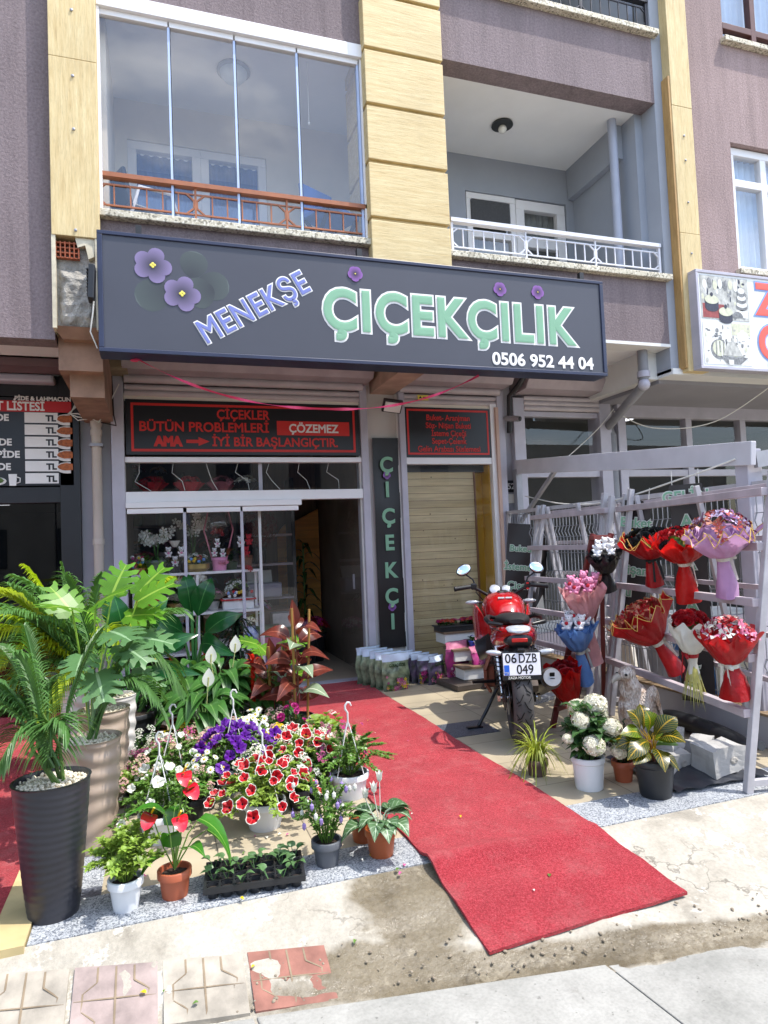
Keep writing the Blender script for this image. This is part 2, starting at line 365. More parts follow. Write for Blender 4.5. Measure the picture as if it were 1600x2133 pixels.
col = mixc(n, wf, base, mixc(n, 1., base, C("b4ac9c"), 'MULTIPLY')); ln(col, b.inputs['Base Color'])
ln(mixc(n, wf, ramp(n, nz(n, 12, 3), [(.3, .8), (.7, .95)]), ramp(n, nz(n, 45, 3), [(.4, .12), (.65, .55)])), b.inputs['Roughness'])
bumpn(n, b, nz(n, 22, 8, .7), .55, .012); M_conc = mt
g = G()
def pv(u, v):
    x = -7+u*20; y = 2.7-(2.7-ye(x)+.07)*v if x < 9 else 2.7-v*1.7
    f = min(1, 4*v)*min(1, 5*(1-v)+.1); return (x, y, zg(x, y)-.004+f*(.018*noise.noise((x*4, y*5, 1))+.008*noise.noise((x*17, y*17, 4))))
g.sheet(pv, 420, 26); struct(g.build("pavement", M_conc, smooth=True, ang=80))
# big concrete slabs beside the kerb
mt, n, b, o = nodes("street_slabs"); c = ramp(n, nz(n, 2.6, 9, .68), [(.28, C("74746e")), (.5, C("92918b")), (.72, C("a3a29c"))]); c = mixc(n, ramp(n, nz(n, 5, 8, .75), [(.6, 0.), (.7, .5)]), c, C("6f6b63")); c = mixc(n, ramp(n, nz(n, 38, 2), [(.68, 0.), (.74, .6)]), c, C("55534e"))
c = mixc(n, 1., c, ramp(n, nz(n, 90, 3), [(.3, .85), (.6, 1.)]), 'MULTIPLY'); n.links.new(c, b.inputs['Base Color']); b.inputs['Roughness'].default_value = .9
bumpn(n, b, nz(n, 90, 4), .25, .004); M_slab = mt
g = G()
for x0, x1 in ((-5.0, -3.2), (-3.19, -1.4), (-1.39, .255), (.265, 1.455), (1.465, 3.0), (3.01, 4.6), (4.61, 6.2)):
    e = .006
    a, c_ = (x0+e+.45, x1-e+.45)
    g.ext([(x0, ye(x0)-.03, -.3), (x0+.12, ye(x0)-1.2, -.3), (x1+.12, ye(x1)-1.2, -.3), (x1, ye(x1)-.03, -.3)], (0, 0, .138+.003*math.sin(x0*7)))
struct(g.build("road", M_slab, bev=.004))
# ornamental pavers
M_pav = [mat("paver_"+k, c, .95, .42, 9, bump=.5, bs=40, det=9) for k, c in (("cream", "aaa294"), ("rose", "9f8f89"), ("brick", "946659"), ("groove", "8c7c66"))]
g = G(); px0 = [-.62, -.3, .0, .285]; cl = [0, 1, 0, 2, 0]
for row in (0, 1):
    for i in range(-3, 4):
        x0 = -.02+.285*(i-2)
        cm = [1, 0, 1, 0, 1, 0, 2][i+3] if row == 0 else [0, 1, 0, 1, 0, 1, 0][i+3]
        if row == 0 and i == 3: cm = 2
        w_ = .272; y0 = ye(x0+.15)+.185-.275*row
        if row == 1 and i > 1: continue
        ax = math.atan(-.18)
        def P(u, v, h):
            x = x0+u*w_*math.cos(ax)-0*v; y = y0+.01-(1-v)*(.2 if row == 0 else .265)+(u-.5)*w_*math.sin(ax); return (x+.06*(row), y, zg(x, min(y, 2.69))+h)
        g.ext([P(0, 0, -.04), P(1, 0, -.04), P(1, 1, -.04), P(0, 1, -.04)], (0, 0, .042), cm)
        for pts in ([(.5, .02), (.5, .98)], [(.28, .98), (.28, .75), (.12, .6), (.12, .35), (.28, .2), (.28, .02)], [(.72, .98), (.72, .75), (.9, .6), (.9, .35), (.72, .2), (.72, .02)], [(.02, .5), (.98, .5)]):
            for a, c_ in zip(pts, pts[1:]):
                pa, pb = V(P(*a, .0022)), V(P(*c_, .0022)); g.bar(pa, pb, .007, .0015, 3)
struct(g.build("paving", M_pav, bev=.004))
# kerbside litter and pebbles
g = G()
for i in range(160):
    x = U(.2, 2.3); y = ye(x)+abs(RN.gauss(.02, .09)); r = U(.002, .007)
    if y < 2.66: g.sph((x, y, zg(x, y)+r*.4), (r*U(.8, 1.6), r, r*.7), 6, 0, (0, 0, U(0, 3)))
o = g.build("grit", mat("grit", "8f8371", .9, .4, 60)); o['kind'] = 'stuff'; o['label'] = "loose grit and pebbles along the wet gutter"; o['category'] = "grit"
# ================================================================ CARPETS
mt, n, b, o = nodes("red_carpet_pile"); ln = n.links.new
c = ramp(n, nz(n, 120, 5, .85), [(.33, C("7a121d")), (.5, C("b32834")), (.68, C("da5a63"))]); c = mixc(n, 1., c, ramp(n, nz(n, 3.5, 5), [(.3, .78), (.7, 1.)]), 'MULTIPLY'); c = mixc(n, ramp(n, nz(n, 5.5, 7, .7), [(.5, 0.), (.75, .28)]), c, C("c98f8a"))
ln(c, b.inputs['Base Color']); b.inputs['Roughness'].default_value = 1; b.inputs['Specular IOR Level'].default_value = .05; b.inputs['Sheen Weight'].default_value = .3; b.inputs['Sheen Tint'].default_value = (1, .5, .5, 1)
bumpn(n, b, nz(n, 230, 3, .8), 1., .012); M_carp = mt
def carpet(xa, xb, y1, y0, fx):
    g = G(); nu, nv = 26, 150
    def top(u, v):
        y = y1+(y0-y1)*v; l, r = fx(y); x = l+(r-l)*u
        hump = .035*math.exp(-((y-2.66)/.07)**2)*(1-.55*u)+.012*math.exp(-((y-2.45)/.09)**2)
        return V((x, y, max(zg(x, y-.02), zg(x, y))+.013+hump+.0035*noise.noise((x*7, y*9, 0))+.0025*noise.noise((x*120, y*120, 0))))
    vs = []; fs = []
    g.sheet(lambda u, v: top(u, v), nu*6, nv*2)
    rim = [top(0, j/nv) for j in range(nv+1)]+[top(i/nu, 1) for i in range(1, nu+1)]+[top(1, j/nv) for j in range(nv-1, -1, -1)]
    vs = rim+[p+V((0, 0, -.012)) for p in rim]; k = len(rim); g.add(vs, [(i, i+1, k+i+1, k+i) for i in range(k-1)])
    return g
def fx1(y):
    k = max(0, 2.66-y); return (1.035+.15*k+.008*math.sin(y*5), 1.885+.23*k+.008*math.sin(y*4+1))
tag(carpet(0, 0, 6.5, 2.24, fx1).build("red_carpet", M_carp, smooth=True, ang=80), "long red carpet runner leading from the shop door down to the street", "carpet")
tag(carpet(0, 0, 6.6, 2.62, lambda y: (-2.3, -.6)).build("red_carpet", M_carp, smooth=True, ang=80), "red carpet at the left edge leading to the black pide shop", "carpet")
# ================================================================ APARTMENT BUILDING (upper floors)
YF, YW, YP = 6.55, 5.25, 5.15
B = T("apartment_building", "plum rendered apartment block with travertine pillars above the flower shop", "building", (2, YW, 0))
def bb(name, mt, boxes, par=None, bev=0):
    if name != "pillar":
        for x in boxes: o = G().bx(*x).build(name, mt, par or B, world=True, bev=bev)
        return o
    g = G()
    for x in boxes: g.bx(*x)
    return g.build(name, mt, par or B, world=True, bev=bev)
TOP = 9.2
bb("wall", M_plum, [(-9, -.67, YW, YW+.2, 2.92, TOP)])
bb("wall", M_plum, [(-.35, 1.76, YW, YW+.2, 2.95, 3.85), (-.35, 1.76, YW, YW+.2, 5.62, 6.36), (-.35, 1.76, YW, YW+.2, 8.1, TOP)])
bb("wall", M_plum, [(2.44, 4.83, YW, YW+.2, 3.2, 3.83), (2.44, 4.83, YW, YW+.2, 5.66, 6.34), (2.44, 4.83, YW, YW+.2, 8.1, TOP)])
# right hand wall with two window openings
bb("wall", M_pink, [(5.2, 5.78, YW, YW+.2, 2.96, TOP), (5.78, 7.3, YW, YW+.2, 2.96, 3.98), (5.78, 7.3, YW, YW+.2, 5.41, 6.47), (5.78, 7.3, YW, YW+.2, 7.9, TOP), (7.3, 13, YW, YW+.2, 2.96, TOP)])
# slabs: underside over the shop forecourt, balcony floors and ceilings
bb("slab", M_ceil, [(-.3, 4.83, YW+.2, YF+.05, 3.2, 3.8), (-.3, 4.83, YW+.2, 10, 5.66, 6.3), (4.83, 13, YW+.2, YF+.05, 3.05, 3.2), (-9, -.67, YW+.2, YF+.05, 3.0, 3.2), (-9, 13, YF+.25, 10.2, 3.35, 3.75), (-9, 13, YW+.2, 10.2, 8.3, 8.5)])
bb("slab_edge", M_white, [(2.44, 4.83, YW-.012, YW+.2, 3.17, 3.2), (4.83, 13, YW-.02, YW+.2, 2.9, 2.96)])
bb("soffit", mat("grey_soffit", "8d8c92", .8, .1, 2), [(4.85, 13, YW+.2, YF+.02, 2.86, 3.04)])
# balcony back walls and side walls
bb("balcony_wall", M_cream, [(-.35, -.19, YF, YF+.15, 3.8, 5.66), (1.12, 2.15, YF, YF+.15, 3.8, 5.66), (-.19, 1.12, YF, YF+.15, 5.28, 5.66), (-.35, -.3, YW+.2, YF, 3.8, 5.66), (2.05, 2.15, YW+.5, YF, 3.8, 5.66)])
bb("balcony_wall", M_greyw, [(2.15, 3.33, YF, YF+.15, 3.8, 5.66), (4.64, 4.8, YF, YF+.15, 3.8, 5.66), (3.33, 4.64, YF, YF+.15, 5.25, 5.66), (4.74, 4.95, YW+.2, YF, 3.8, 5.66), (4.83, 4.949, YW+.002, YW+.21, 2.93, TOP), (2.15, 2.2, YW+.5, YF, 3.8, 5.66)])
bb("ceiling_beam", M_greyw, [(4.66, 4.742, YW+.4, YF-.01, 5.3, 5.66)])
bb("balcony_wall", M_greyw, [(-.3, 4.8, YF, YF+.15, 6.3, 8.3), (4.74, 4.8, YW+.2, YF, 6.3, 8.3), (-9, -.35, YF+.5, YF+.6, 3.2, TOP), (4.95, 13, YF+.9, YF+1, 3.2, TOP)])
# travertine pillars
bb("pillar", M_travv, [(-.67, -.35, YP, YW+.2, 3.655, 4.98), (-.67, -.35, YP+.001, YW+.2, 4.983, 6.2), (-.67, -.35, YP, YW+.2, 6.203, TOP)], bev=.004)
g = G(); z = 4.05-.49
while z < 8.8:
    g.bx(1.74, 2.46, YP, YW+.5, z+.035, z+.49); g.bx(1.755, 2.445, YP+.03, YW+.4, z-.001, z+.036); z += .49
o = g.build("pillar", M_travh, B, world=True, bev=.005)
o = bb("pillar", [M_travv, M_travside][0], [(4.95, 5.2, YP, YW+.22, 2.915, 4.3), (4.95, 5.2, YP+.001, YW+.22, 4.303, 5.6), (4.95, 5.2, YP, YW+.22, 5.603, TOP)], bev=.004)
bb("pillar_side", M_travside, [(4.925, 4.949, YP+.006, YW+.0, 2.95, 5.9)])
for x, zs in ((-.51, (3.7, 4.45, 4.85, 5.35, 5.62)), (5.075, (3.4, 4.1, 4.62, 5.05, 5.3))):
    for z in zs: G().lathe([(.011, 0), (.011, .006), (.004, .009)], (x, YP-.001, z), 8, rot=Euler((R(90), 0, 0)).to_matrix()).build("bolt", M_steel, B, world=True)
# broken pillar foot: mortar face, hollow brick, chipped edge
M_mort = mat("broken_mortar", "a9a49b", .95, .4, 9, bump=.9, bs=26, bd=.03)
g = G(); g.bx(-.645, -.385, YP+.06, YW+.2, 2.99, 3.6)
def rough_face(u, v):
    x = -.63+.245*u; z = 3.0+.42*v; e = min(u, v, 1-u, 1-v)*6
    return (x, YP+.055-.045*min(1, e)-.018*noise.noise((x*16, z*16, 3)), z)
g.sheet(rough_face, 26, 40); g.build("broken_mortar", M_mort, B, world=True)
g = G(); g.bx(-.672, -.645, YP+.005, YW+.2, 2.98, 3.66); g.bx(-.385, -.348, YP+.005, YW+.2, 2.98, 3.66)
def jag(u, v): return (-.65+.28*u, YP+.004, 3.655-.035*v*(1+noise.noise((u*7, 0, 0))) )
g.ext([(-.52, YP+.02, 3.66), (-.5, YP+.015, 3.58), (-.45, YP+.01, 3.6), (-.43, YP+.012, 3.5), (-.39, YP+.01, 3.52), (-.386, YP+.02, 3.66)], (0, .05, 0))
g.build("pillar_edge", mat("chipped_plaster", "cfc6ae", .9, .25, 12, bump=.5, bs=40), B, world=True)
g = G()
for i in range(6): g.bx(-.645+.03*i-.004, -.645+.03*i+.004, YP+.02, YP+.1, 3.5, 3.62)
for i in range(4): g.bx(-.645, -.49, YP+.024, YP+.1, 3.503+.036*i-.004, 3.503+.036*i+.004)
g.build("hollow_brick", mat("terracotta_brick", "a55a3d", .9, .3, 20), B, world=True)
# brown beam tapering back under the left pillar, pink beam over the shop pillar
M_oldpl = mat("stained_brown_plaster", "9c7b66", .9, .35, 5, bump=.3, bs=30)
g = G(); g.ext([(-.67, YP+.02, 3.0), (-.36, YP+.02, 3.0), (-.36, YP+.1, 2.93), (-.62, YP+.1, 2.93)], (0, .1, 0)); g.bx(-.66, -.36, YP+.18, YF, 2.72, 3.0); g.bx(-.6, -.36, YW+.2, YF, 2.55, 2.73)
g.build("bracket_beam", M_oldpl, B, world=True)
g = G(); g.bx(2.1, 2.36, YW+.0, YF+.02, 2.9, 3.2); g.build("bracket_beam", mat("peach_plaster", "bb9c8a", .85, .2, 6), B, world=True, bev=.006)
g = G(); g.bx(4.72, 4.95, YW+.2, YF+.02, 2.9, 3.2); g.build("bracket_beam", M_white, B, world=True)
# sills
def sill(x0, x1, z, d=.07, h=.055): return bb("sill", M_marb, [(x0, x1, YW-d, YW+.25, z, z+h)], bev=.006)
sill(-.42, 1.84, 3.85); sill(2.43, 4.86, 3.83); sill(2.43, 4.88, 6.34); sill(5.74, 7.4, 3.98); sill(5.74, 7.4, 6.47); sill(-.4, 1.76, 6.36)
# railings
def railing(x0, x1, zb, zt, mt, bays, nb):
    g = G(); y = YW+.03; h = zt-zb
    g.bx(x0, x1, y-.03, y+.03, zt-.035, zt); g.bar((x0, y, zb+.03), (x1, y, zb+.03), .018, .018)
    g.bx(x0, x0+.022, y-.015, y+.015, zb, zt); g.bx(x1-.022, x1, y-.015, y+.015, zb, zt)
    W = (x1-x0)/bays
    for i in range(bays):
        a = x0+W*i; c_ = a+W; q = .07
        zu, zl = zt-.085, zb+.075
        for (p, r_) in (((a+.012, zu-.05), (a+q, zu)), ((a+q, zu), (c_-q, zu)), ((c_-q, zu), (c_-.012, zu-.05)), ((c_-.012, zu-.05), (c_-.012, zl+.05)), ((c_-.012, zl+.05), (c_-q, zl)), ((c_-q, zl), (a+q, zl)), ((a+q, zl), (a+.012, zl+.05)), ((a+.012, zl+.05), (a+.012, zu-.05))):
            g.bar((p[0], y, p[1]), (r_[0], y, r_[1]), .012)
        for k in range(nb):
            x = a+q+(W-2*q)*(k+.5)/nb; g.bar((x, y, zl), (x, y, zu), .01)
        if i: g.bar((a, y, zb+.03), (a, y, zt-.03), .016)
        for zz in (zu, zl): g.bar((a, y, zz), (a+q, y, zz), .01); g.bar((c_-q, y, zz), (c_, y, zz), .01)
    return g.build("balcony_railing", mt, B, world=True)
railing(-.38, 1.78, 3.905, 4.225, M_brownrail, 3, 5); railing(2.52, 4.8, 3.885, 4.215, M_whiterail, 3, 6); railing(2.46, 4.82, 6.395, 6.75, M_blackrail, 3, 6)
# frameless glazing of the left balcony
gz = G(); xs = [-.34, .17, .675, 1.185, 1.72]
fr = G(); fr.bx(-.35, 1.745, YW-.02, YW+.08, 5.5, 5.615); fr.bx(-.36, -.33, YW-.01, YW+.1, 3.9, 5.5); fr.bx(1.725, 1.745, YW, YW+.09, 3.9, 5.5)
fr.build("glazing_frame", M_pvcw, B, world=True, bev=.004)
g = G()
for a, c_ in zip(xs, xs[1:]): g.bx(a+.006, c_-.006, YW+.012, YW+.05, 5.455, 5.5)
g.build("glazing_rail", M_pvcw, B, world=True, bev=.003)
for a, c_ in zip(xs, xs[1:]):
    g = G(); g.add([(a+.004, YW+.035, 3.905), (c_-.004, YW+.035, 3.905), (c_-.004, YW+.035, 5.46), (a+.004, YW+.035, 5.46)], [(0, 1, 2, 3)])
    p = g.build("glass_pane", M_glass, B, world=True)
g = G()
for x in xs[1:-1]: g.bx(x-.009, x+.009, YW+.022, YW+.045, 3.91, 5.46)
g.bx(xs[-1]-.02, xs[-1], YW+.02, YW+.05, 3.91, 5.46)
g.build("glazing_seal", mat("pale_blue_seal", "b6c6e6", .3, .1, 6), B, world=True)
g = G()
for x in xs[1:-1]: g.bx(x+.009, x+.015, YW+.021, YW+.046, 3.91, 5.46)
g.build("glazing_gasket", M_black, B, world=True)
# balcony doors
def win(name, x0, x1, z0, z1, y, fm, cols, curtain, rows=(), fw=.07, gl=None):
    f = G(); f.bx(x0, x1, y-.03, y+.05, z1-fw, z1); f.bx(x0, x1, y-.03, y+.05, z0, z0+fw); cw = (x1-x0)/cols
    for i in range(cols+1):
        xx = min(max(x0+cw*i, x0+fw/2), x1-fw/2); f.bx(xx-fw/2, xx+fw/2, y-.029, y+.049, z0+fw, z1-fw)
    for r in rows: f.bx(x0+fw, x1-fw, y-.028, y+.045, r-fw/2, r+fw/2)
    o = f.build(name, fm, B, world=True, bev=.005); o2 = G(); o2.add([(x0+fw, y+.01, z0+fw), (x1-fw, y+.01, z0+fw), (x1-fw, y+.01, z1-fw), (x0+fw, y+.01, z1-fw)], [(0, 1, 2, 3)])
    q = o2.build("pane", gl or M_glass, None, world=False); q.data.transform(MX.Translation(-V(B.location))); q.parent = o
    if curtain:
        c_ = G(); c_.sheet(lambda u, v: (x0+.03+(x1-x0-.06)*u, y+.12+.018*math.sin(u*(x1-x0)*70), z0+.04+(z1-z0-.08)*v), int((x1-x0)*60), 1)
        q = c_.build("curtain", curtain, None, smooth=True, ang=80); q.data.transform(MX.Translation(-V(B.location))); q.parent = o
    return o
win("balcony_door", -.19, .48, 3.82, 5.28, YF+.05, M_pvcw, 1, M_curtd, (), .08); win("balcony_door", .48, 1.12, 3.82, 5.28, YF+.05, M_pvcw, 1, M_curtd, (), .08)
M_dkcurt = mat("dim_net_curtain", "8d918f", .8, .3, 5)
win("balcony_door", 3.35, 3.97, 3.82, 5.25, YF+.05, M_pvcw, 1, M_dkcurt, (4.78,), .07); win("balcony_door", 3.975, 4.63, 3.82, 5.24, YF+.05, M_pvcw, 1, M_dkcurt, (4.75,), .11)
g = G(); g.bx(3.4, 3.88, YF-.0, YF+.02, 4.86, 5.16); g.build("insect_screen", mat("mesh_screen", "4a4a4c", .8, .2, 40), B, world=True)
win("window", 5.8, 7.25, 4.035, 5.4, YW+.09, M_pvcw, 3, M_curt, (5.02,), .08)
win("window", 5.78, 7.3, 6.53, 7.88, YW+.09, mat("brown_window_frame", "5d3a33", .5, .2, 8), 3, M_curt, (6.75,), .07)
for x0, x1 in ((0, 1.3), (3.0, 4.3)): win("balcony_door", x0, x1, 6.4, 7.8, YF-.03, M_pvcw, 2, M_curt, ())
# balcony drainpipe
g = G(); g.tube([(4.58, 5.6, 3.82), (4.58, 5.6, 5.66)], .045, 12); g.build("drainpipe", mat("grey_pipe_paint", "a0a5b4", .45, .08, 5), B, world=True, smooth=True)
# things on the balconies
def dome_lamp(loc, lab, ml, mb_, k=1):
    t = T("ceiling_lamp", lab, "ceiling lamp", loc)
    g = G(); g.lathe([(0, 0), (.14*k, 0), (.15*k, -.02), (.12*k, -.03)], n=24); g.build("base", mb_, t, smooth=True)
    g = G(); g.lathe([(.12*k, -.03), (.115*k, -.06), (.08*k, -.1), (.03, -.115), (0, -.117)], n=24) if k == 1 else g.sph((0, 0, -.055), .045, 12)
    g.build("shade" if k == 1 else "bulb", ml, t, smooth=True)
dome_lamp((.74, 5.88, 5.659), "round frosted ceiling lamp inside the glazed balcony", mat("frosted_glass", "b9c6d4", .35, .1, 4), M_steel)
dome_lamp((3.49, 5.95, 5.659), "dark ceiling lamp with a bare bulb on the open balcony ceiling", mat("bulb_glass", "dcdcd6", .2, .05, 4), mat("dark_lamp_base", "2b2e2e", .5, .2, 8), .75)
t = T("pull_cord", "thin pull cord with a white knob hanging in the glazed balcony", "cord", (1.35, 5.6, 5.1)); g = G(); g.tube([(0, 0, .55), (0, 0, 0)], .003, 5); g.lathe([(0, -.03), (.012, -.02), (.008, 0), (0, .005)], n=8); g.build("cord", M_wire, t)
t = T("balcony_chair", "white metal chair with a dark backrest behind the brown balcony railing", "chair", (-.05, 5.75, 3.8), 2.0)
for sx in (-.2, .2):
    g = G(); g.tube([(sx, -.2, 0), (sx, -.22, .3), (sx, -.15, .5), (sx, .12, .48), (sx, .2, .2), (sx, .25, 0)], .014, 8); g.build("frame", M_pvcw, t, smooth=True)
g = G(); g.obx((0, 0, .3), (.42, .42, .05)); g.build("seat", M_black, t, bev=.01)
g = G(); g.obx((0, .2, .48), (.34, .04, .3), (-.2, 0, 0)); g.build("backrest", M_black, t, bev=.02)
t = T("folding_stool", "dark blue folded garment chair at the right end of the glazed balcony", "chair", (1.5, 5.55, 3.8), .5)
for sx in (-.16, .16):
    g = G(); g.bar((sx, -.15, 0), (sx, .15, .4), .025); g.bar((sx, .15, 0), (sx, -.15, .4), .025); g.build("legs", M_blackrail, t)
g = G(); g.obx((0, 0, .42), (.4, .36, .04)); g.build("seat", M_curtd, t, bev=.01)
g = G(); g.obx((0, .17, .6), (.38, .03, .3), (-.1, 0, 0)); g.build("backrest", M_curtd, t, bev=.01)
# house across the street (seen only as reflections)
H = T("facing_building", "pale row of flats on the far side of the street, behind the viewer", "building", (0, -16, 0))
bb("wall", mat("facing_wall", "b3aca1", .9, .2, 1), [(-30, 30, -18, -16, -.25, 6)], H)
M_fw = mat("facing_windows", "39424d", .2, .2, 1)
for i in range(-4, 5):
    for z in (1.0, 4.0): G().bx(i*3.1-.7, i*3.1+.7, -15.99, -15.95, z, z+1.5).build("window", M_fw, H, world=True)
# ================================================================ SHOP FRONTS
M_redtx = mat("red_print", "c8271f", .5, .06, 8); M_blkpanel = mat("black_vinyl", "1c191b", .35, .25, 4); M_whtx = mat("white_print", "e2e0dc", .5, .05, 8)
M_green = mat("sage_green_print", "7aa888", .45, .06, 8); M_viol = mat("violet_blue_print", "6f79b8", .45, .08, 8)
M_sidep = mat("grey_panel", "a3a1a6", .6, .14, 2, bump=.05, bs=20)
F = T("flower_shop_front", "grey framed flower shop front with sliding glass panels and an open door", "shop front", (.8, YF, 0))
def fb(name, mt, boxes, par=None, bev=0, smooth=False):
    for x in boxes: o = G().bx(*x).build(name, mt, par or F, world=True, bev=bev)
for x0, x1, y0, mt in ((-.64, -.385, 6.5, M_sidep), (2.045, 2.39, 6.5, mat("off_white_panel", "c6c2bb", .6, .1, 2))):
    fb("pilaster", mt, [(x0, x1, y0, YF+.1, 0, 3.2)], bev=.004)
for x0, x1 in ((-.38, -.27), (1.965, 2.04), (2.385, 2.45), (3.52, 3.61)):
    fb("guide_rail", M_lilac, [(x0, x1, 6.42, YF+.08, 0, 2.97)], bev=.006); fb("guide_edge", M_white, [(x1-.012 if x0 < 0 else x0-.014, x1+.002 if x0 < 0 else x0, 6.47, 6.5, 0, 2.9)])
M_shut = mat("shutter_paint", "bbb3b5", .5, .15, 5)
for x0, x1, mt in ((-.27, 2.05, M_lilac2), (2.38, 3.6, M_lilac2)):
    g = G(); g.ext([(x0, YF, 3.2), (x0, 6.12, 3.2), (x0, 6.12, 3.08), (x0, 6.2, 2.985), (x0, YF, 2.97)], (x1-x0, 0, 0)); g.build("shutter_box", mt, F, world=True, bev=.008)
    g = G(); g.tube([(x0+.01, 6.4, 2.945), (x1-.06, 6.4, 2.945)], .04, 12)
    for k in range(2): g.tube([(x0+.01, 6.46, 2.88-.055*k), (x1-.06, 6.46, 2.88-.055*k)], .03, 10)
    g.build("shutter_roll", M_shut, F, world=True, smooth=True)
fb("transom_bar", M_cream, [(-.27, 1.965, 6.45, 6.53, 2.765, 2.825), (2.45, 3.44, 6.45, 6.53, 2.765, 2.82)], bev=.004)
fb("transom_bar", M_pvcw, [(-.27, 1.97, 6.44, 6.52, 2.185, 2.235), (2.45, 3.44, 6.44, 6.52, 2.165, 2.235)], bev=.004)
fb("transom_bar", M_pvcw, [(-.27, 1.97, 6.43, 6.53, 1.82, 1.915)], bev=.004)
fb("sliding_track", M_pvcw, [(-.27, 1.33, 6.4, 6.5, 1.765, 1.819)], bev=.004); fb("sliding_track", M_pvcw, [(-.26, .225, 6.42, 6.47, 1.715, 1.762), (.255, .745, 6.42, 6.47, 1.715, 1.762), (.765, 1.3, 6.42, 6.47, 1.715, 1.762)], bev=.003)
for x in (.235, .755): fb("mullion", M_lilac, [(x-.014, x+.014, 6.43, 6.455, .03, 1.72)], bev=.003)
fb("upright", M_lilac, [(.94, .975, 6.52, 6.54, 1.915, 2.185)])
fb("mullion", M_pvcw, [(.935, .96, 6.6, 6.63, .03, 1.76)])
for x0, x1 in ((-.265, .225), (.245, .745), (.765, 1.26)):
    g = G(); g.add([(x0, 6.445, .03), (x1, 6.445, .03), (x1, 6.445, 1.72), (x0, 6.445, 1.72)], [(0, 1, 2, 3)]); g.build("glass_pane", M_shopglass, F, world=True)
g = G(); g.add([(-.265, 6.49, 1.91), (1.96, 6.49, 1.91), (1.96, 6.49, 2.19), (-.265, 6.49, 2.19)], [(0, 1, 2, 3)]); g.build("glass_pane", M_shopglass, F, world=True)
g = G(); g.add([(1.93, 6.5, .03), (1.87, 7.1, .03), (1.87, 7.1, 1.82), (1.93, 6.5, 1.82)], [(0, 1, 2, 3)]); dl = g.build("door_leaf", M_shopglass, F, world=True)
g = G(); g.bar((1.91, 6.7, .9), (1.91, 6.7, 1.05), .02); g.build("door_handle", M_steel, None).parent = dl; dl.children[0].location = -V(F.location)
fb("threshold", M_lilac, [(-.27, 1.3, 6.4, 6.55, 0, .03), (1.3, 1.97, 6.45, 6.6, 0, .015)], bev=.003)
fb("white_jamb", M_pvcw, [(3.44, 3.52, 6.43, YF+.05, 0, 2.82), (2.45, 2.46, 6.46, YF+.05, 0, 2.82)], bev=.004)
fb("jamb_edge", mat("peach_jamb", "c3a494", .6, .1, 4), [(3.49, 3.525, 6.4, 6.432, 0, 2.78)])
g = G(); g.add([(2.46, 6.47, .02), (3.44, 6.47, .02), (3.44, 6.47, 2.17), (2.46, 6.47, 2.17)], [(0, 1, 2, 3)]); g.build("glass_pane", M_shopglass, F, world=True)
# knotty board panel behind the narrow window
mt, n, b, o = nodes("knotty_pine_boards"); ln = n.links.new
t = n.nodes.new("ShaderNodeTexCoord"); mp = n.nodes.new("ShaderNodeMapping"); mp.inputs['Rotation'].default_value = (R(90), 0, 0); ln(t.outputs['Object'], mp.inputs[0])
br = n.nodes.new("ShaderNodeTexBrick"); br.inputs['Scale'].default_value = 1; br.inputs['Brick Width'].default_value = 9; br.inputs['Row Height'].default_value = .078; br.inputs['Mortar Size'].default_value = .0022; ln(mp.outputs[0], br.inputs['Vector'])
br.inputs['Color1'].default_value = (*C("cdbb90"), 1); br.inputs['Color2'].default_value = (*C("b9a67a"), 1); br.inputs['Mortar'].default_value = (*C("5a4726"), 1)
c = mixc(n, 1., br.outputs['Color'], ramp(n, nz(n, 9, 5, .6, st=(.25, 1, 3.5)), [(.3, .72), (.7, 1.05)]), 'MULTIPLY')
v = n.nodes.new("ShaderNodeTexVoronoi"); v.inputs['Scale'].default_value = 7.5; ln(t.outputs['Object'], v.inputs['Vector'])
c = mixc(n, ramp(n, v.outputs['Distance'], [(.035, 1.), (.07, 0.)]), c, C("4d371d")); ln(c, b.inputs['Base Color']); b.inputs['Roughness'].default_value = .5; M_pine = mt
g = G(); g.add([(2.46, 6.62, 0), (3.3, 6.62, 0), (3.3, 6.62, 2.1), (2.46, 6.62, 2.1)], [(0, 1, 2, 3)]); g.bx(2.46, 3.3, 6.621, 6.66, 0, 2.1); g.build("board_panel", M_pine, F, world=True)
fb("side_panel", mat("mustard_panel", "c79a2b", .5, .15, 3), [(3.3, 3.44, 6.68, 6.7, 0, 2.2), (3.425, 3.44, 6.5, 6.68, 0, 2.17)]); fb("panel_strip", mat("brown_strip", "7c5638", .5, .2, 5), [(3.295, 3.31, 6.6, 6.68, 0, 2.1)]); fb("panel_top", M_black, [(2.46, 3.44, 6.61, 6.75, 2.1, 2.2)])
# shop room
Rm = F
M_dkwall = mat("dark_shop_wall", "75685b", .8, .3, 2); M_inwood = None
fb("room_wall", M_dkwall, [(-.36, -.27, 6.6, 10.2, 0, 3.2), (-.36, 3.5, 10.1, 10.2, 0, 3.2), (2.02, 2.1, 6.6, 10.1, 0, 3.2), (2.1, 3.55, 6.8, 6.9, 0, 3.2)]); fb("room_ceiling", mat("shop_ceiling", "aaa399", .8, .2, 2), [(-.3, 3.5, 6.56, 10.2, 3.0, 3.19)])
fb("room_floor", mat("shop_floor", "b09e88", .35, .2, 2), [(-.3, 3.5, 6.56, 10.2, -.05, .002)])
g = G()   # timber wall with an arched end
pts = [(1.45, 8.6, 0), (1.45, 8.6, 1.45)]+[(1.45+.25*(1-math.cos(a)), 8.6, 1.45+.25*math.sin(a)) for a in [k*math.pi/12 for k in range(1, 7)]]+[(2.0, 8.6, 1.85), (2.0, 8.6, 0)]
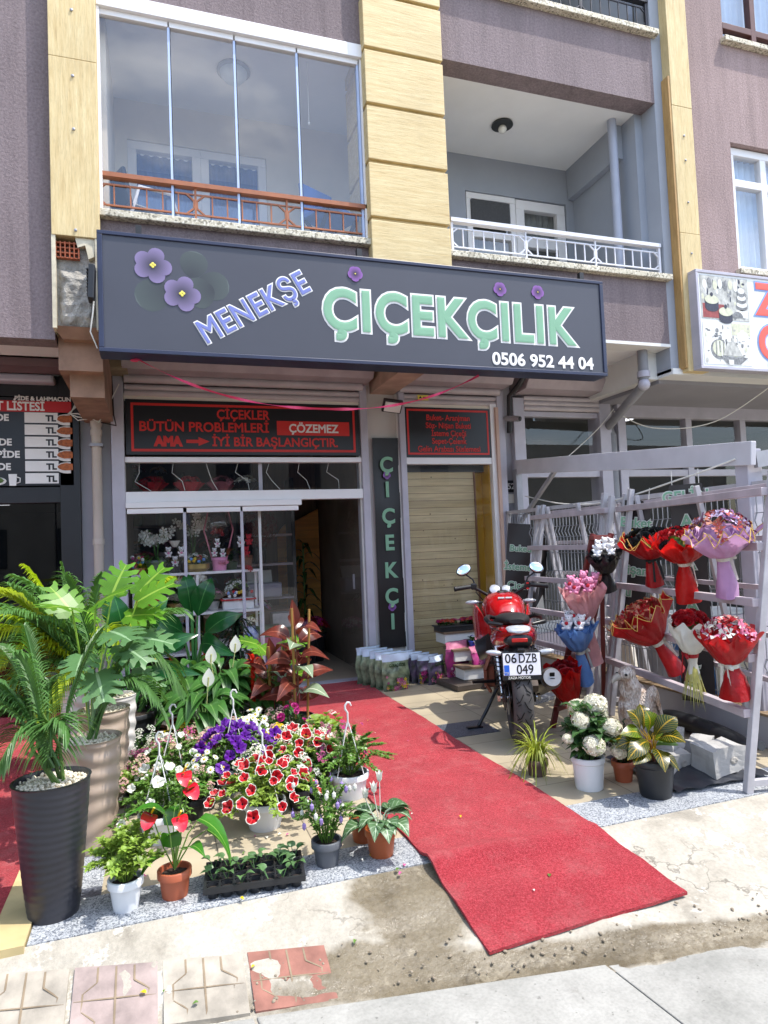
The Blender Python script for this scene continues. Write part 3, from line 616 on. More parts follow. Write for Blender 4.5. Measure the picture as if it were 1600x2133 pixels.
g.ext(pts, (0, .05, 0)); g.build("timber_wall", mat("lit_pine", "c98f3b", .5, .3, 6, st=(.3, 1, 4)), F, world=True)
fb("fluted_panel", mat("fluted_wood", "5d4a38", .6, .35, 60, st=(1, 1, .02)), [(1.2, 2.02, 8.8, 8.85, 1.3, 2.9), (1.3, 1.44, 8.55, 8.6, 0, 2.2)])
# neighbouring units
P3 = T("shop_unit", "grey framed glass shop unit on the right behind the shelving", "shop front", (5.5, YF, 0))
fb("guide_rail", M_lilac, [(3.72, 3.86, 6.42, YF+.1, 0, 2.9)], P3, .006); fb("guide_rail", M_lilac, [(4.84, 5.0, 6.42, YF+.1, 0, 3.0), (5.09, 5.2, 6.42, YF+.1, 0, 2.9)], P3, .006)
fb("wall", M_sidep, [(3.6, 3.73, 6.5, YF+.1, 0, 3.2), (5.0, 5.09, 6.5, YF+.1, 0, 3.0)], P3)
g = G(); g.ext([(3.76, YF, 3.2), (3.76, 6.12, 3.2), (3.76, 6.12, 3.05), (3.76, 6.2, 2.95), (3.76, YF, 2.93)], (1.0, 0, 0)); g.build("shutter_box", M_lilac2, P3, world=True, bev=.008)
g = G()
for k in range(3): g.tube([(3.86, 6.44, 2.9-.055*k), (4.84, 6.44, 2.9-.055*k)], .03, 10)
g.build("shutter_roll", M_shut, P3, world=True, smooth=True)
fb("shutter_box", M_lilac, [(5.0, 9.5, 6.3, YF, 2.87, 3.05)], P3, .006); fb("head_bar", M_lilac, [(5.2, 9.5, 6.44, YF, 2.72, 2.87), (3.86, 4.84, 6.46, YF, 2.7, 2.76)], P3, .004)
for x in (6.1, 6.95, 7.8): fb("mullion", M_lilac, [(x, x+.09, 6.45, YF, 0, 2.72)], P3, .004)
fb("transom_bar", M_lilac, [(3.86, 4.84, 6.46, YF, 2.02, 2.14), (5.2, 9.5, 6.46, YF, 2.02, 2.1)], P3, .004); fb("plinth", M_lilac2, [(3.86, 9.5, 6.46, YF, 0, .3)], P3)
for x0, x1 in ((3.86, 4.84), (5.2, 9.5)):
    g = G(); g.add([(x0, 6.5, .3), (x1, 6.5, .3), (x1, 6.5, 2.72), (x0, 6.5, 2.72)], [(0, 1, 2, 3)]); g.build("glass_pane", M_shopglass, P3, world=True)
fb("room_wall", mat("grey_room", "4c4d4c", .8, .2, 1), [(3.6, 10, 9.5, 9.6, 0, 3.2), (3.58, 3.66, 6.7, 9.5, 0, 3.2), (9.5, 9.6, 6.4, 9.5, 0, 3.05), (9.6, 13, 6.4, 6.5, 0, 3.05)], P3); fb("room_ceiling", mat("grey_room_ceiling", "5c5f5c", .8, .15, 1), [(3.6, 10, 6.6, 9.6, 2.95, 3.05)], P3)
M_lit = mat("lit_diffuser", "f4f6ff", .5, .02, 3, em=1.2)
t = T("downlight", "lit round ceiling light inside the right hand shop unit", "ceiling light", (6.1, 7.6, 2.94)); g = G(); g.lathe([(.16, 0), (.16, -.012), (.15, -.014)], n=24); g.build("rim", M_white, t); g = G(); g.lathe([(0, -.016), (.148, -.016), (.148, -.01)], n=24); g.build("diffuser", M_lit, t)
# pide shop at the left
PD = T("pide_shop_front", "black framed pide shop front at the left edge with tinted glass", "shop front", (-1.5, YF, 0))
fb("frame", M_blackf, [(-.8, -.64, 6.42, YF+.05, 0, 2.95), (-6, -.8, 6.44, YF+.05, 1.83, 1.97), (-6, -.8, 6.44, YF+.05, 2.76, 2.95), (-.86, -.84, 6.5, 6.53, .1, 1.83)], PD, .004)
g = G(); g.add([(-6, 6.5, 0), (-.8, 6.5, 0), (-.8, 6.5, 1.83), (-6, 6.5, 1.83)], [(0, 1, 2, 3)]); g.build("glass_pane", M_pide, PD, world=True)
fb("lintel", M_pinkst, [(-8, -.72, 6.0, 6.1, 3.0, 3.22)], PD, .006); fb("lintel_lip", mat("dull_mauve", "6e5557", .6, .2, 4), [(-8, -.69, 6.05, 6.3, 2.93, 2.998)], PD); fb("shutter_roll", M_lilac, [(-8, -.82, 6.3, 6.44, 2.86, 2.93)], PD, .02)
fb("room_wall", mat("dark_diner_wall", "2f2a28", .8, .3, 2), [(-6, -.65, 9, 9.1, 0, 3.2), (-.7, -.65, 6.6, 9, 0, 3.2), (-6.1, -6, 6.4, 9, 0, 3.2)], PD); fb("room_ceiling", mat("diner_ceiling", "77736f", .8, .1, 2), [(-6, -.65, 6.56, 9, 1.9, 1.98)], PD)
fb("counter", M_blackf, [(-3, -1.2, 7.2, 7.8, 0, .9)], PD, .01)
t = T("downlight", "lit blue white round light inside the pide shop ceiling", "ceiling light", (-1.05, 7.2, 1.898)); g = G(); g.lathe([(0, -.014), (.09, -.014), (.095, 0)], n=24); g.build("diffuser", mat("cool_lit_diffuser", "c9d2ff", .5, .02, 3, em=3), t)
t = T("tube_light", "white strip light on the pide shop ceiling", "strip light", (-1.75, 7.0, 1.89)); g = G(); g.bx(-.3, .45, -.03, .03, -.035, 0); g.build("tube", M_lit, t, bev=.01)
# price list
t = T("price_list_sign", "black and red price list board above the pide shop glass", "sign", (-1.3, 6.42, 1.98))
g = G(); g.bx(-.8, .61, 0, .03, 0, .765); g.build("panel", M_blkpanel, t)
g = G(); g.bx(-.8, .6, -.004, 0, .642, .738); g.build("red_band", mat("red_band", "b5161a", .5, .05, 5), t)
text("FİYAT LİSTESİ", .105, M_whtx, t, (.39, -.006, .655), off=.003, align='RIGHT', width=.56)
text("PİDE & LAHMACUN", .05, M_whtx, t, (.6, -.006, .742), off=.002, align='RIGHT')
M_food = [mat("baked_crust", "b4602a", .6, .5, 40), mat("plate_white", "d6d2cc", .4, .05, 5), mat("salad_green", "5f7a2f", .6, .7, 60)]
for k in range(6):
    z = .547-.106*k
    g = G(); g.bx(.23, .49, -.006, 0, z, z+.09); g.build("price_box", M_whtx, t)
    text("TL", .072, M_blkpanel, t, (.475, -.008, z+.016), off=.0035, align='RIGHT')
    if k < 5: text(["PİDE", "UN", "PİDE", "LI PİDE", "PİDE"][k], .08, M_whtx, t, ((.11, .04, .13, .19, .12)[k], -.006, z+.014), off=.003, align='RIGHT')
    if k < 5:
        g = G(); zc = z+.03
        g.ext([(.56+.09*math.cos(a), -.004, zc+.05*math.sin(a)) for a in [i*math.pi/10 for i in range(20)] if .56+.09*math.cos(a) < .612], (0, .004, 0), 1)
        g.ext([(min(.605, .56+.08*math.cos(a)*U(.9, 1)), -.007, zc+.008+.036*math.sin(a)*U(.85, 1)) for a in [i*math.pi/10 for i in range(20)]], (0, .004, 0), 0)
        g.build("food_picture", M_food, t)
g = G(); g.ext([(-.0+.085*math.cos(a), -.004, .04+.036*math.sin(a)) for a in [i*math.pi/10 for i in range(20)]], (0, .004, 0), 1); g.ext([(-.0+.07*math.cos(a)*U(.85, 1), -.007, .045+.027*math.sin(a)) for a in [i*math.pi/10 for i in range(20)]], (0, .004, 0), 2); g.build("food_picture", M_food, t)
g = G(); g.ext([(.1, -.005, .1), (.165, -.005, .1), (.158, -.005, .0), (.107, -.005, .0)], (0, .005, 0)); g.tube([(.163, -.003, .075), (.19, -.003, .065), (.188, -.003, .03), (.16, -.003, .022)], .005, 6); g.build("cup_picture", M_whtx, t)
# ================================================================ SIGNS OF THE FLOWER SHOP
SG = T("shop_sign", "long charcoal shop sign with violets and green and violet lettering over the shop", "sign", (1.73, 4.92, 2.755))
g = G(); g.bx(-2.05, 2.05, .0, .15, .03, .83); g.build("face_panel", mat("charcoal_vinyl", "40414a", .42, .12, 1.2, bump=.02, bs=5), SG)
g = G(); g.bx(-2.085, 2.085, -.012, .19, 0, .03); g.bx(-2.085, 2.085, -.012, .19, .83, .858); g.bx(-2.085, -2.05, -.0115, .19, .03, .83); g.bx(2.05, 2.085, -.0115, .19, .03, .83); g.build("frame", mat("navy_frame", "232a45", .4, .2, 5), SG, bev=.004)
def outl(s, size, loc, width, mt, rot=(math.pi/2, 0, 0), off=.006, o2=.02, sp=1):
    q = V(loc)
    text(s, size, M_whtx, SG, q+V((0, .0045, 0)), rot, off=o2, ext=.001, width=None, sx=width, sp=sp, name="letter_outline"); text(s, size, mt, SG, q, rot, off=off, ext=.0015, sx=width, sp=sp)
outl("ÇIÇEKÇILIK", .44, (.63, -.006, .272), .885, M_green, off=.015, o2=.031, sp=1.13)
outl("MENEKŞE", .245, (-.97, -.006, .325), .82, M_viol, (math.pi/2, R(-30.5), 0), .003, .0125, 1.08)
text("0506 952 44 04", .145, M_whtx, SG, (1.445, -.004, .055), off=.0045, width=1.0)
# violets on the sign: print with darker throats
def printmat(name, a, b2, rim=None):
    mt, n, b, o = nodes(name); uv = n.nodes.new("ShaderNodeUVMap"); uv.uv_map = "uv"; sp = n.nodes.new("ShaderNodeSeparateXYZ"); n.links.new(uv.outputs[0], sp.inputs[0])
    n.links.new(ramp(n, sp.outputs[1], [(.1, C(a)), (.95, C(b2))]+([(1., C(rim))] if rim else [])), b.inputs['Base Color']); b.inputs['Roughness'].default_value = .45; return mt
M_petal = printmat("violet_petal_print", "2f2b38", "7d6f94"); M_gleaf = printmat("dark_leaf_print", "2e3135", "434b49", "5d6662"); M_pansy = printmat("pansy_print", "24162e", "83519c"); M_yel = mat("yellow_print", "e3d25a", .5, .1, 9)
LY = 0
def fan(g, c, rx, rz, ang, m, y, hold=.0):
    """petal fan from the flower centre: outline of an egg"""
    k = 18; vs = [(c[0], y, c[1])]; uv = [(0, 0)]
    for i in range(k+1):
        a = -math.pi+2*math.pi*i/k; r = rz*(.5+.5*math.cos(a)); s_ = rx*math.sin(a)*(.55+.45*math.cos(a/2.2))
        x = r*math.cos(ang)-s_*math.sin(ang); z = r*math.sin(ang)+s_*math.cos(ang); vs.append((c[0]+x, y, c[1]+z)); uv.append((0, min(1, math.hypot(x, z)/rz)))
    g.add(vs, [(0, i+1, i+2) for i in range(k)], m, uv)
g = G()
for c, rx, rz, an in (((.43-1.73, 3.26-2.755), .13, .2, 200), ((-1.73+.27, 3.33-2.755), .11, .2, 78), ((-1.73+.3, 3.27-2.755), .12, .24, 5), ((-1.73+.13, 3.24-2.755), .13, .26, 205)):
    fan(g, c, rx, rz, R(an), 0, -.002-.0008*c[0])
g.build("printed_leaf", M_gleaf, SG)
for c in ((.01-1.73, 3.395-2.755), (.205-1.73, 3.205-2.755)):
    g = G()
    for i, a in enumerate((72, 148, 208, 290, 352)): fan(g, c, .064, .132, R(a), 0, -.0035-.0004*i)
    g.build("printed_violet", M_petal, SG)
    g = G()
    for dx, dz in ((-.012, 0), (.012, .002), (0, .012), (0, -.012)): g.sph((c[0]+dx, -.007, c[1]+dz), (.01, .002, .01), 8)
    g.build("printed_stamen", M_yel, SG)
def pansy(par, x, z, s, y=-.006):
    g = G()
    for i, a in enumerate((60, 120, 190, 350, 270)): fan(g, (x, z), .05*s, .085*s, R(a), 0, y-.0004*i)
    g.build("printed_pansy", M_pansy, par)
    g = G(); g.sph((x, y-.003, z), (.008*s, .002, .008*s), 8); g.build("printed_stamen", M_yel, par)
for x, z in ((1.53-1.73, 3.47-2.755), (2.8-1.73, 3.455-2.755), (3.165-1.73, 3.46-2.755)): pansy(SG, x-.02, z, .72)
for x in (-.08, 1.55, 3.6): G().bx(x-1.73-.012, x-1.73+.012, .02, .33, .858, .885).bx(x-1.73-.02, x-1.73+.02, -.01, .03, .8585, .92).build("bracket", M_blackf, SG)
t = T("floodlight", "black flat floodlight fixed to the left end of the long sign", "floodlight", (-.39, 4.9, 3.1))
g = G(); g.obx((0, 0, .12), (.04, .12, .24), (0, .05, 0)); g.build("housing", M_black, t, bev=.006)
g = G()
for k in range(8): g.obx((-.024, 0, .03+.025*k), (.012, .11, .006))
g.build("fins", M_black, t)
g = G(); g.tube([(.01, 0, 0), (0, .02, -.08), (-.02, .05, -.2), (.02, .1, -.3)], .005, 6); g.build("cable", M_wire, t, smooth=True)
# red slogan sign
t = T("slogan_sign", "black fascia sign with red slogan lettering above the sliding panels", "sign", (.85, 6.44, 2.255))
g = G(); g.bx(-1.105, 1.105, 0, .04, 0, .51); g.build("panel", M_blkpanel, t)
g = G()
for a in ((-1.06, 1.06, .455, .478), (-1.06, 1.06, .03, .053), (-1.06, -1.038, .053, .455), (1.038, 1.06, .053, .455)): g.bx(a[0], a[1], -.003, 0, a[2], a[3])
g.build("border", M_redtx, t)
text("ÇİÇEKLER", .125, M_redtx, t, (-.05, -.003, .345), off=.003, width=.5)
text("BÜTÜN PROBLEMLERİ", .125, M_redtx, t, (-.4, -.003, .22), off=.003, width=1.18)
g = G(); g.bx(.27, 1.0, -.003, -.0005, .195, .335); g.build("red_plate", M_redtx, t, bev=.02)
text("ÇÖZEMEZ", .115, M_whtx, t, (.635, -.005, .225), off=.003, width=.5)
text("AMA", .12, M_redtx, t, (-.74, -.003, .085), off=.009, width=.26)
g = G(); g.ext([(-.58, -.003, .11), (-.47, -.003, .11), (-.47, -.003, .085), (-.37, -.003, .126), (-.47, -.003, .167), (-.47, -.003, .142), (-.58, -.003, .142)], (0, .003, 0)); g.build("arrow", M_redtx, t)
text("İYİ BİR BAŞLANGIÇTIR.", .12, M_redtx, t, (.265, -.003, .085), off=.003, width=1.22)
t = T("service_sign", "black window sign listing bouquet services in red over the boarded window", "sign", (2.945, 6.44, 2.235))
g = G(); g.bx(-.495, .495, 0, .04, 0, .53); g.build("panel", M_blkpanel, t)
g = G()
for a in ((-.47, .47, .49, .51), (-.47, .47, .03, .05), (-.47, -.452, .05, .49), (.452, .47, .05, .49)): g.bx(a[0], a[1], -.003, 0, a[2], a[3])
g.build("border", M_redtx, t)
for k, (s_, w_) in enumerate((("Buket- Aranjman", .5), ("Söz- Nişan Buketi", .52), ("İsteme Çiçeği", .4), ("Sepet-Çelenk", .4), ("Gelin Arabası Süslemesi", .72))):
    text(s_, .085, M_redtx, t, (0, -.003, .395-.083*k), off=.0015, width=w_)
t = T("vertical_banner", "tall narrow black banner with green letters on the pilaster beside the door", "banner", (2.235, 6.47, .3))
g = G(); g.sheet(lambda u, v: (-.14+.28*u, .005*math.sin(v*17)+.006*math.sin(u*5+v*6), 2.14*v), 6, 40); g.build("cloth", mat("black_banner_cloth", "1f1d1c", .4, .3, 3), t, smooth=True, ang=80)
for s_, z in (("Ç", 1.8), ("I", 1.545), ("Ç", 1.27), ("E", 1.0), ("K", .72), ("Ç", .455), ("I", .2)): text(s_, .215, M_green, t, (0, -.016, z-.01), off=.007, sx=.95)
for z in (1.755, .41): pansy(t, 0, z, .5, -.016)
# fixings round the shop front
t = T("floodlight", "small square floodlight with pale glass hung over the vertical banner", "floodlight", (2.27, 6.3, 2.74), -.1)
g = G(); g.obx((0, 0, 0), (.2, .045, .14), (.7, .12, 0)); g.build("housing", M_black, t, bev=.008); g = G(); g.obx((0, -.02, -.018), (.165, .012, .105), (.7, .12, 0)); g.build("glass", M_whtx, t); g = G(); g.bar((0, .02, .03), (0, .2, .1), .03, .01); g.build("bracket", M_black, t)
t = T("security_camera", "small silver bullet security camera on the grey upright", "camera", (3.64, 6.36, 2.66), .5)
g = G(); g.tube([(0, .05, 0), (0, -.12, -.03)], .032, 14); g.build("body", M_steel, t, smooth=True); g = G(); g.tube([(0, -.115, -.029), (0, -.13, -.032)], .025, 14); g.build("lens", M_black, t); g = G(); g.tube([(0, .06, 0), (0, .12, .06)], .012, 8); g.build("bracket", M_steel, t)
t = T("house_number_plate", "small dark house number plate on the grey upright by the shelving", "number plate", (3.68, 6.48, 1.86)); g = G(); g.bx(-.045, .045, 0, .01, 0, .13); g.build("plate", M_blackf, t); text("52", .09, M_whtx, t, (0, -.003, .035), off=.001)
g = G(); g.bx(-.04, .04, -.001, .0, -.12, -.02); g.build("sticker", M_cream, t)
t = T("warning_sticker", "yellow warning sticker on the roller shutter", "sticker", (2.66, 6.42, 2.86)); g = G(); g.bx(-.06, .06, 0, .003, -.025, .03); g.build("label", M_yel, t); g = G(); g.ext([(-.045, -.002, -.005), (-.015, -.002, -.005), (-.03, -.002, .02)], (0, .002, 0)); g.bx(-.0, .05, -.002, 0, 0, .012); g.build("mark", M_blkpanel, t)
t = T("drainpipe", "old beige drainpipe with an elbow beside the pide shop", "drainpipe", (-.5, 6.42, 0))
M_pipe = mat("aged_beige_pipe", "b7aca1", .55, .22, 5, st=(1, 1, .3)); g = G(); g.tube([(0, 0, 0), (0, 0, 2.98), (.01, -.03, 3.04), (.06, -.07, 3.09), (.14, -.1, 3.1)], .042, 14)
g.build("pipe", M_pipe, t, smooth=True); 
for z in (1.45, 2.42, 2.5): G().tube([(0, 0, z), (0, 0, z+.05)], .05, 14).build("collar", M_pipe, t, smooth=True)
g = G(); g.bx(-.055, .055, -.055, .06, 2.32, 2.345); g.build("clamp", M_steel, t)
t = T("junction_box", "beige metal junction box under the left end of the sign", "junction box", (-.32, 6.2, 2.97)); g = G(); g.bx(-.09, .1, 0, .25, 0, .26); g.build("case", mat("beige_box", "a08f74", .6, .2, 6), t, bev=.008); g = G(); g.bx(-.08, .075, -.008, 0, .02, .24); g.build("lid", mat("beige_lid", "8f7d60", .6, .2, 6), t, bev=.004)
t = T("cable_bundle", "loose pale cables looped round the beige drainpipe", "cable", (-.5, 6.36, 2.6)); g = G()
for k in range(3): g.tube([(-.16+.02*k, .02, .1), (-.2-.01*k, 0, 0), (-.14, -.02, -.06+.03*k), (-.03, -.03, -.04), (.03, -.05, .02-.05*k), (.12, -.02, .1), (.2, 0, .28)], .005, 6)
g.tube([(.04, -.05, .5), (-.04, -.06, .46), (-.06, -.05, .38), (.03, -.06, .33), (.07, -.03, .4)], .005, 6); g.build("cable", M_wire, t, smooth=True); g = G(); g.tube([(.14, 0, .35), (.15, 0, 0), (.17, -.02, -.1), (.05, -.05, -.08)], .007, 6); g.build("dark_cable", M_dkwire, t, smooth=True)
t = T("black_pipe", "bent black plastic pipe between the second and third shutter boxes", "pipe", (3.66, 6.3, 2.85)); g = G(); g.tube([(.06, -.15, .35), (.06, -.15, .22), (.02, -.08, .13), (-.01, .06, .05), (-.01, .1, -.35)], .03, 10); g.build("pipe", M_black, t, smooth=True)
# pink ribbon line
t = T("pink_ribbon", "pink ribbon sagging under the sign from end to end", "ribbon", (1.2, 5.05, 2.75)); a0, a1, a2 = V((-1.36, 0, .0)), V((.05, 0, -.27)), V((1.42, 0, .02)); g = G(); pts = []
for i in range(41):
    u = i/40; x = -1.36+2.78*u; zz = -.345*(1-abs(2*u-1.02)**2.2)+.015; pts.append((x, .02*math.sin(u*9), zz))
def rib(u, v):
    i = min(39, int(u*40)); a, c_ = V(pts[i]), V(pts[i+1]); p = a.lerp(c_, u*40-i); wd = .011; q = math.sin(u*22)*1.2
    return p+V((0, math.sin(q)*wd*(v-.5)*2, math.cos(q)*wd*(v-.5)*2))
g.sheet(rib, 120, 2); g.build("ribbon", mat("hot_pink_ribbon", "ee4a74", .5, .15, 20, tr=.3), t, smooth=True, ang=80)
g = G(); g.sph(pts[0], (.02, .015, .015), 8); g.sph((pts[0][0]+.03, 0, -.01), (.03, .01, .012), 8); g.build("knot", bpy.data.materials["hot_pink_ribbon"], t)
# neighbour's sign at the right
t = T("neighbour_sign", "white cookware shop sign with photo panels and red letters at the right edge", "sign", (5.04, 5.06, 2.95))
g = G(); g.bx(0, 3.5, 0, .1, 0, .92); g.build("face_panel", mat("white_vinyl", "e2e4e2", .4, .04, 2), t)
g = G(); g.bx(-.03, 3.5, -.012, .1, .92, .95); g.bx(-.03, 3.5, -.012, .1, -.03, 0); g.bx(-.03, 0, -.0115, .1, 0, .92); g.build("frame", M_lilac, t, bev=.004)
M_pic = [mat("pic_grey", "c9c8c0", .5, .5, 16, det=8), mat("pic_navy", "353646", .5, .4, 30), mat("pic_red", "9c4541", .5, .35, 26), mat("pic_cream", "cfcfb4", .5, .2, 25), mat("pic_white", "dddcd6", .5, .12, 20), mat("pic_steel", "8d8d8c", .4, .6, 34)]
def ell(g, x, z, rx, rz, m, y, a0=0, a1=360): g.ext([(x+rx*math.cos(R(a)), y, z+rz*math.sin(R(a))) for a in range(a0, a1+1, 18)][:(-1 if a1-a0 == 360 else None)], (0, .001, 0), m)
g = G(); g.bx(.03, .82, -.004, 0, .47, .9, 0); g.bx(.05, .4, -.0055, -.004, .48, .62, 2)
for x, z in ((.2, .66), (.42, .55)):
    g.bx(x-.11, x+.11, -.007, -.0055, z-.09, z, 1); ell(g, x, z-.09, .1, .03, 1, -.0072); ell(g, x, z, .115, .045, 3, -.009); ell(g, x, z+.05, .022, .022, 1, -.0105)
for k in range(3): ell(g, .7, .62+.07*k, .1-.015*k, .05, 5, -.006-.001*k); ell(g, .7, .635+.07*k, .09-.015*k, .03, 4, -.0066-.001*k)
for k in range(7): ell(g, .1+.085*k, .81+.015*(k % 2), .035, .05, (4, 5, 3)[k % 3], -.006)

for k in range(60): x, z = U(.06, .78), U(.5, .88); ell(g, x, z, U(.008, .03), U(.01, .035), RN.choice((0, 3, 4, 5, 5, 1)), -.0046-.00001*k)
ell(g, .62, .5, .09, .06, 5, -.007, 0, 180); g.bx(.6, .8, -.006, -.004, .5, .58, 4); g.build("photo_panel", M_pic, t).scale = (.76, 1, 1)
g = G(); g.bx(.03, .82, -.004, 0, .02, .44, 4)
for k in range(80):
    x, z = U(.06, .78), U(.05, .41)
    if k % 3: ell(g, x, z, U(.005, .03), U(.006, .03), RN.choice((0, 3, 4, 5, 5)), -.0053-.00001*k)
    else: g.bx(x, x+U(.01, .05), -.0056-.00001*k, -.004, z, z+U(.004, .012), RN.choice((1, 5, 0)))
g.bx(.5, .82, -.005, -.004, .32, .44, 3)
ell(g, .28, .17, .14, .1, 5, -.006, 0, 360); ell(g, .28, .18, .11, .08, 3, -.007); ell(g, .68, .3, .1, .065, 4, -.006); ell(g, .68, .36, .03, .02, 4, -.007)
for k in range(9): g.bx(.22+.03*k, .235+.03*k, -.008, -.007, .1+.02*(k % 3), .25, (5, 4)[k % 2])
g.ext([(.3, -.0075, .1), (.75, -.0075, .1), (.62, -.0075, .03), (.4, -.0075, .03)], (0, .001, 0), 5); g.ext([(.42, -.0085, .25), (.55, -.0085, .25), (.66, -.0085, .11), (.33, -.0085, .11)], (0, .001, 0), 0); g.bx(.42, .5, -.01, -.009, .02, .07, 4); g.build("photo_panel", M_pic, t).scale = (.76, 1, 1)
M_rb = mat("coral_red_print", "dd5b4c", .5, .06, 6); M_bo = mat("blue_outline_print", "7d9fd6", .5, .05, 6)
for s_, x, z, sz in (("Z", 1.1, .56, .45), ("Ç", 1.12, .1, .5)): text(s_, sz, M_bo, t, (x-.23, -.004, z), off=.03, ext=.001, name="letter_outline"); text(s_, sz, M_rb, t, (x-.23, -.007, z), off=.016, ext=.0015)
# neighbour's drain pipe and cables at the right
t = T("drainpipe", "grey drainpipe with elbow running back under the right balcony", "drainpipe", (4.62, 5.4, 2.6)); g = G(); M_gp = mat("grey_drain", "85868a", .5, .15, 6); g.tube([(0, 0, .62), (0, 0, .3), (.02, .05, .22), (.35, 1.05, .0), (.4, 1.05, -.1), (.4, 1.05, -2.6)], .05, 12); g.build("pipe", M_gp, t, smooth=True); g = G(); g.tube([(0, 0, .36), (0, 0, .3)], .062, 12); g.sph((.0, 0, .23), .06, 12); g.build("elbow", M_lilac, t, smooth=True)
def cable(lab, pts, r=.006, m=None):
    t = T("hanging_cable", lab, "cable", pts[0]); o = V(pts[0]); ps = [V(p)-o for p in pts]; q = []
    for i in range(len(ps)-1):
        p0, p1, p2, p3 = ps[max(i-1, 0)], ps[i], ps[i+1], ps[min(i+2, len(ps)-1)]
        for k in range(8):
            u = k/8; q.append(.5*((2*p1)+(p2-p0)*u+(2*p0-5*p1+4*p2-p3)*u*u+(3*p1-p0-3*p2+p3)*u**3))
    q.append(ps[-1]); g = G(); g.tube(q, r, 6); g.build("cable", m or M_wire, t, smooth=True)
cable("white cable sagging across the right hand shop windows", [(4.95, 6.3, 2.75), (5.4, 6.2, 2.55), (6.0, 5.9, 2.58), (6.35, 5.3, 2.95)])
cable("white cable hanging down from the grey elbow pipe", [(4.95, 6.3, 2.78), (4.75, 6.35, 2.55), (4.3, 6.38, 2.2), (4.1, 6.38, 2.12)], .005)
# ================================================================ GOODS
M_soil = mat("potting_soil", "33261c", .95, .5, 60, bump=.8, bs=90); M_terra = mat("terracotta_plastic", "a8583a", .5, .12, 6); M_terra2 = mat("orange_brown_plastic", "a4532c", .45, .12, 6)
M_wpot = mat("white_plastic_pot", "d8dadb", .4, .05, 6); M_gpot = mat("grey_plastic_pot", "55585e", .45, .15, 6); M_bpot = mat("black_nursery_pot", "232528", .45, .3, 8)
M_red = mat("red_petal", "b3141f", .5, .35, 30, tr=.2); M_wht = mat("white_petal", "dfe0d6", .5, .08, 20, tr=.25); M_pnk = mat("pink_petal", "d97fa0", .5, .25, 25, tr=.25); M_mag = mat("magenta_petal", "b8257e", .5, .25, 25, tr=.25)
M_ylw = mat("yellow_petal", "e5c414", .5, .2, 25, tr=.2); M_blu = mat("blue_fabric", "5b8fd0", .7, .2, 12); M_grn = leafm("fresh_leaf", "456f2a"); M_dgrn = leafm("dark_leaf", "24451f", rib="55752f", rough=.3); M_stem = mat("green_stem", "5f7d36", .5, .2, 12)
M_tpink = mat("pink_plush", "d789a8", .9, .12, 30, bump=.3, bs=120); M_twht = mat("white_plush", "dddcdd", .9, .06, 30, bump=.3, bs=120); M_tred = mat("red_plush", "b32330", .9, .15, 30, bump=.3, bs=120); M_tblk = mat("black_plush", "141416", .8, .2, 30)
M_gold = mat("gold_bowl", "a08b4e", .35, .2, 8, metal=.6)
def pot(par, rt, rb, h, mt, rim=.012, n=28, z0=0, feet=False, soil=True, sxx=1):
    pr = [(rb*.97, 0), (rb, .006), (rb+(rt-rb)*.8, h*.8), (rb+(rt-rb)*.8, h*.8), (rt, h-.03 if h > .08 else h*.82), (rt+rim*.35, h-.028 if h > .08 else h*.83), (rt+rim*.35, h-.002), (rt+rim*.2, h), (rt-.005, h), (rt-.008, h-.03)]
    g = G(); fn = (lambda a, z: 1+(.0 if z > .012 else .02*math.cos(8*a))) if feet else None
    g.lathe([(r, z+z0) for r, z in pr], n=n, fn=fn); o = g.build("pot", mt, par, smooth=True, ang=50)
    if soil:
        g = G(); vs = []; zz = h-.022+z0
        g.sheet(lambda u, v: ((rt-.007)*u*math.cos(6.2832*v), (rt-.007)*u*math.sin(6.2832*v), zz+.006*noise.noise((u*5+h*9, v*9, 2))+.006*(1-u)), 5, 20); g.build("soil", M_soil, par)
    return o
def heap(g, c, r, n, sz, mats, hz=.6):
    """dome of small blossoms: each a ring of petals"""
    for i in range(n):
        a = U(0, 6.283); q = math.sqrt(U(0, 1)); d = V((q*math.cos(a), q*math.sin(a), math.sqrt(max(0, 1-q*q))*hz+U(-.1, .1)))
        p = V(c)+d*r; bloom(g, p, (d+V((0, 0, .4))), sz*U(.75, 1.2), RN.choice(mats))
def bloom(g, p, d, r, m, k=5):
    d = V(d).normalized(); x = d.orthogonal().normalized(); y = d.cross(x); a0 = U(0, 6)
    vs = [p-d*r*.15]
    for i in range(k):
        a = a0+6.283*i/k; b2 = 6.283/k*.48
        for q, rr, hh in ((a-b2*.7, r*.75, .18), (a, r, .1), (a+b2*.7, r*.75, .18)): vs.append(p+(x*math.cos(q)+y*math.sin(q))*rr+d*r*hh)
    fs = []
    for i in range(k): fs += [(0, 1+3*i, 2+3*i), (0, 2+3*i, 3+3*i)]
    g.add(vs, fs, m)
def rosette(g, p, d, r, m):
    d = V(d).normalized(); x = d.orthogonal().normalized(); y = d.cross(x)
    for ring, (rr, hh, k) in enumerate(((.35, .5, 3), (.65, .4, 5), (1, .15, 6))):
        for i in range(k):
            a = 6.283*i/k+ring*.5; wd = 6.283/k*.62
            pts = []
            for q, up_ in ((-1, 0), (0, 0), (1, 0), (-.8, 1), (0, 1.15), (.8, 1)):
                an = a+q*wd; rad = r*rr*(.55 if not up_ else 1.0); pts.append(p+(x*math.cos(an)+y*math.sin(an))*rad+d*(r*(hh*up_+.1*(1-ring))))
            g.add(pts, [(0, 1, 4, 3), (1, 2, 5, 4)], m)
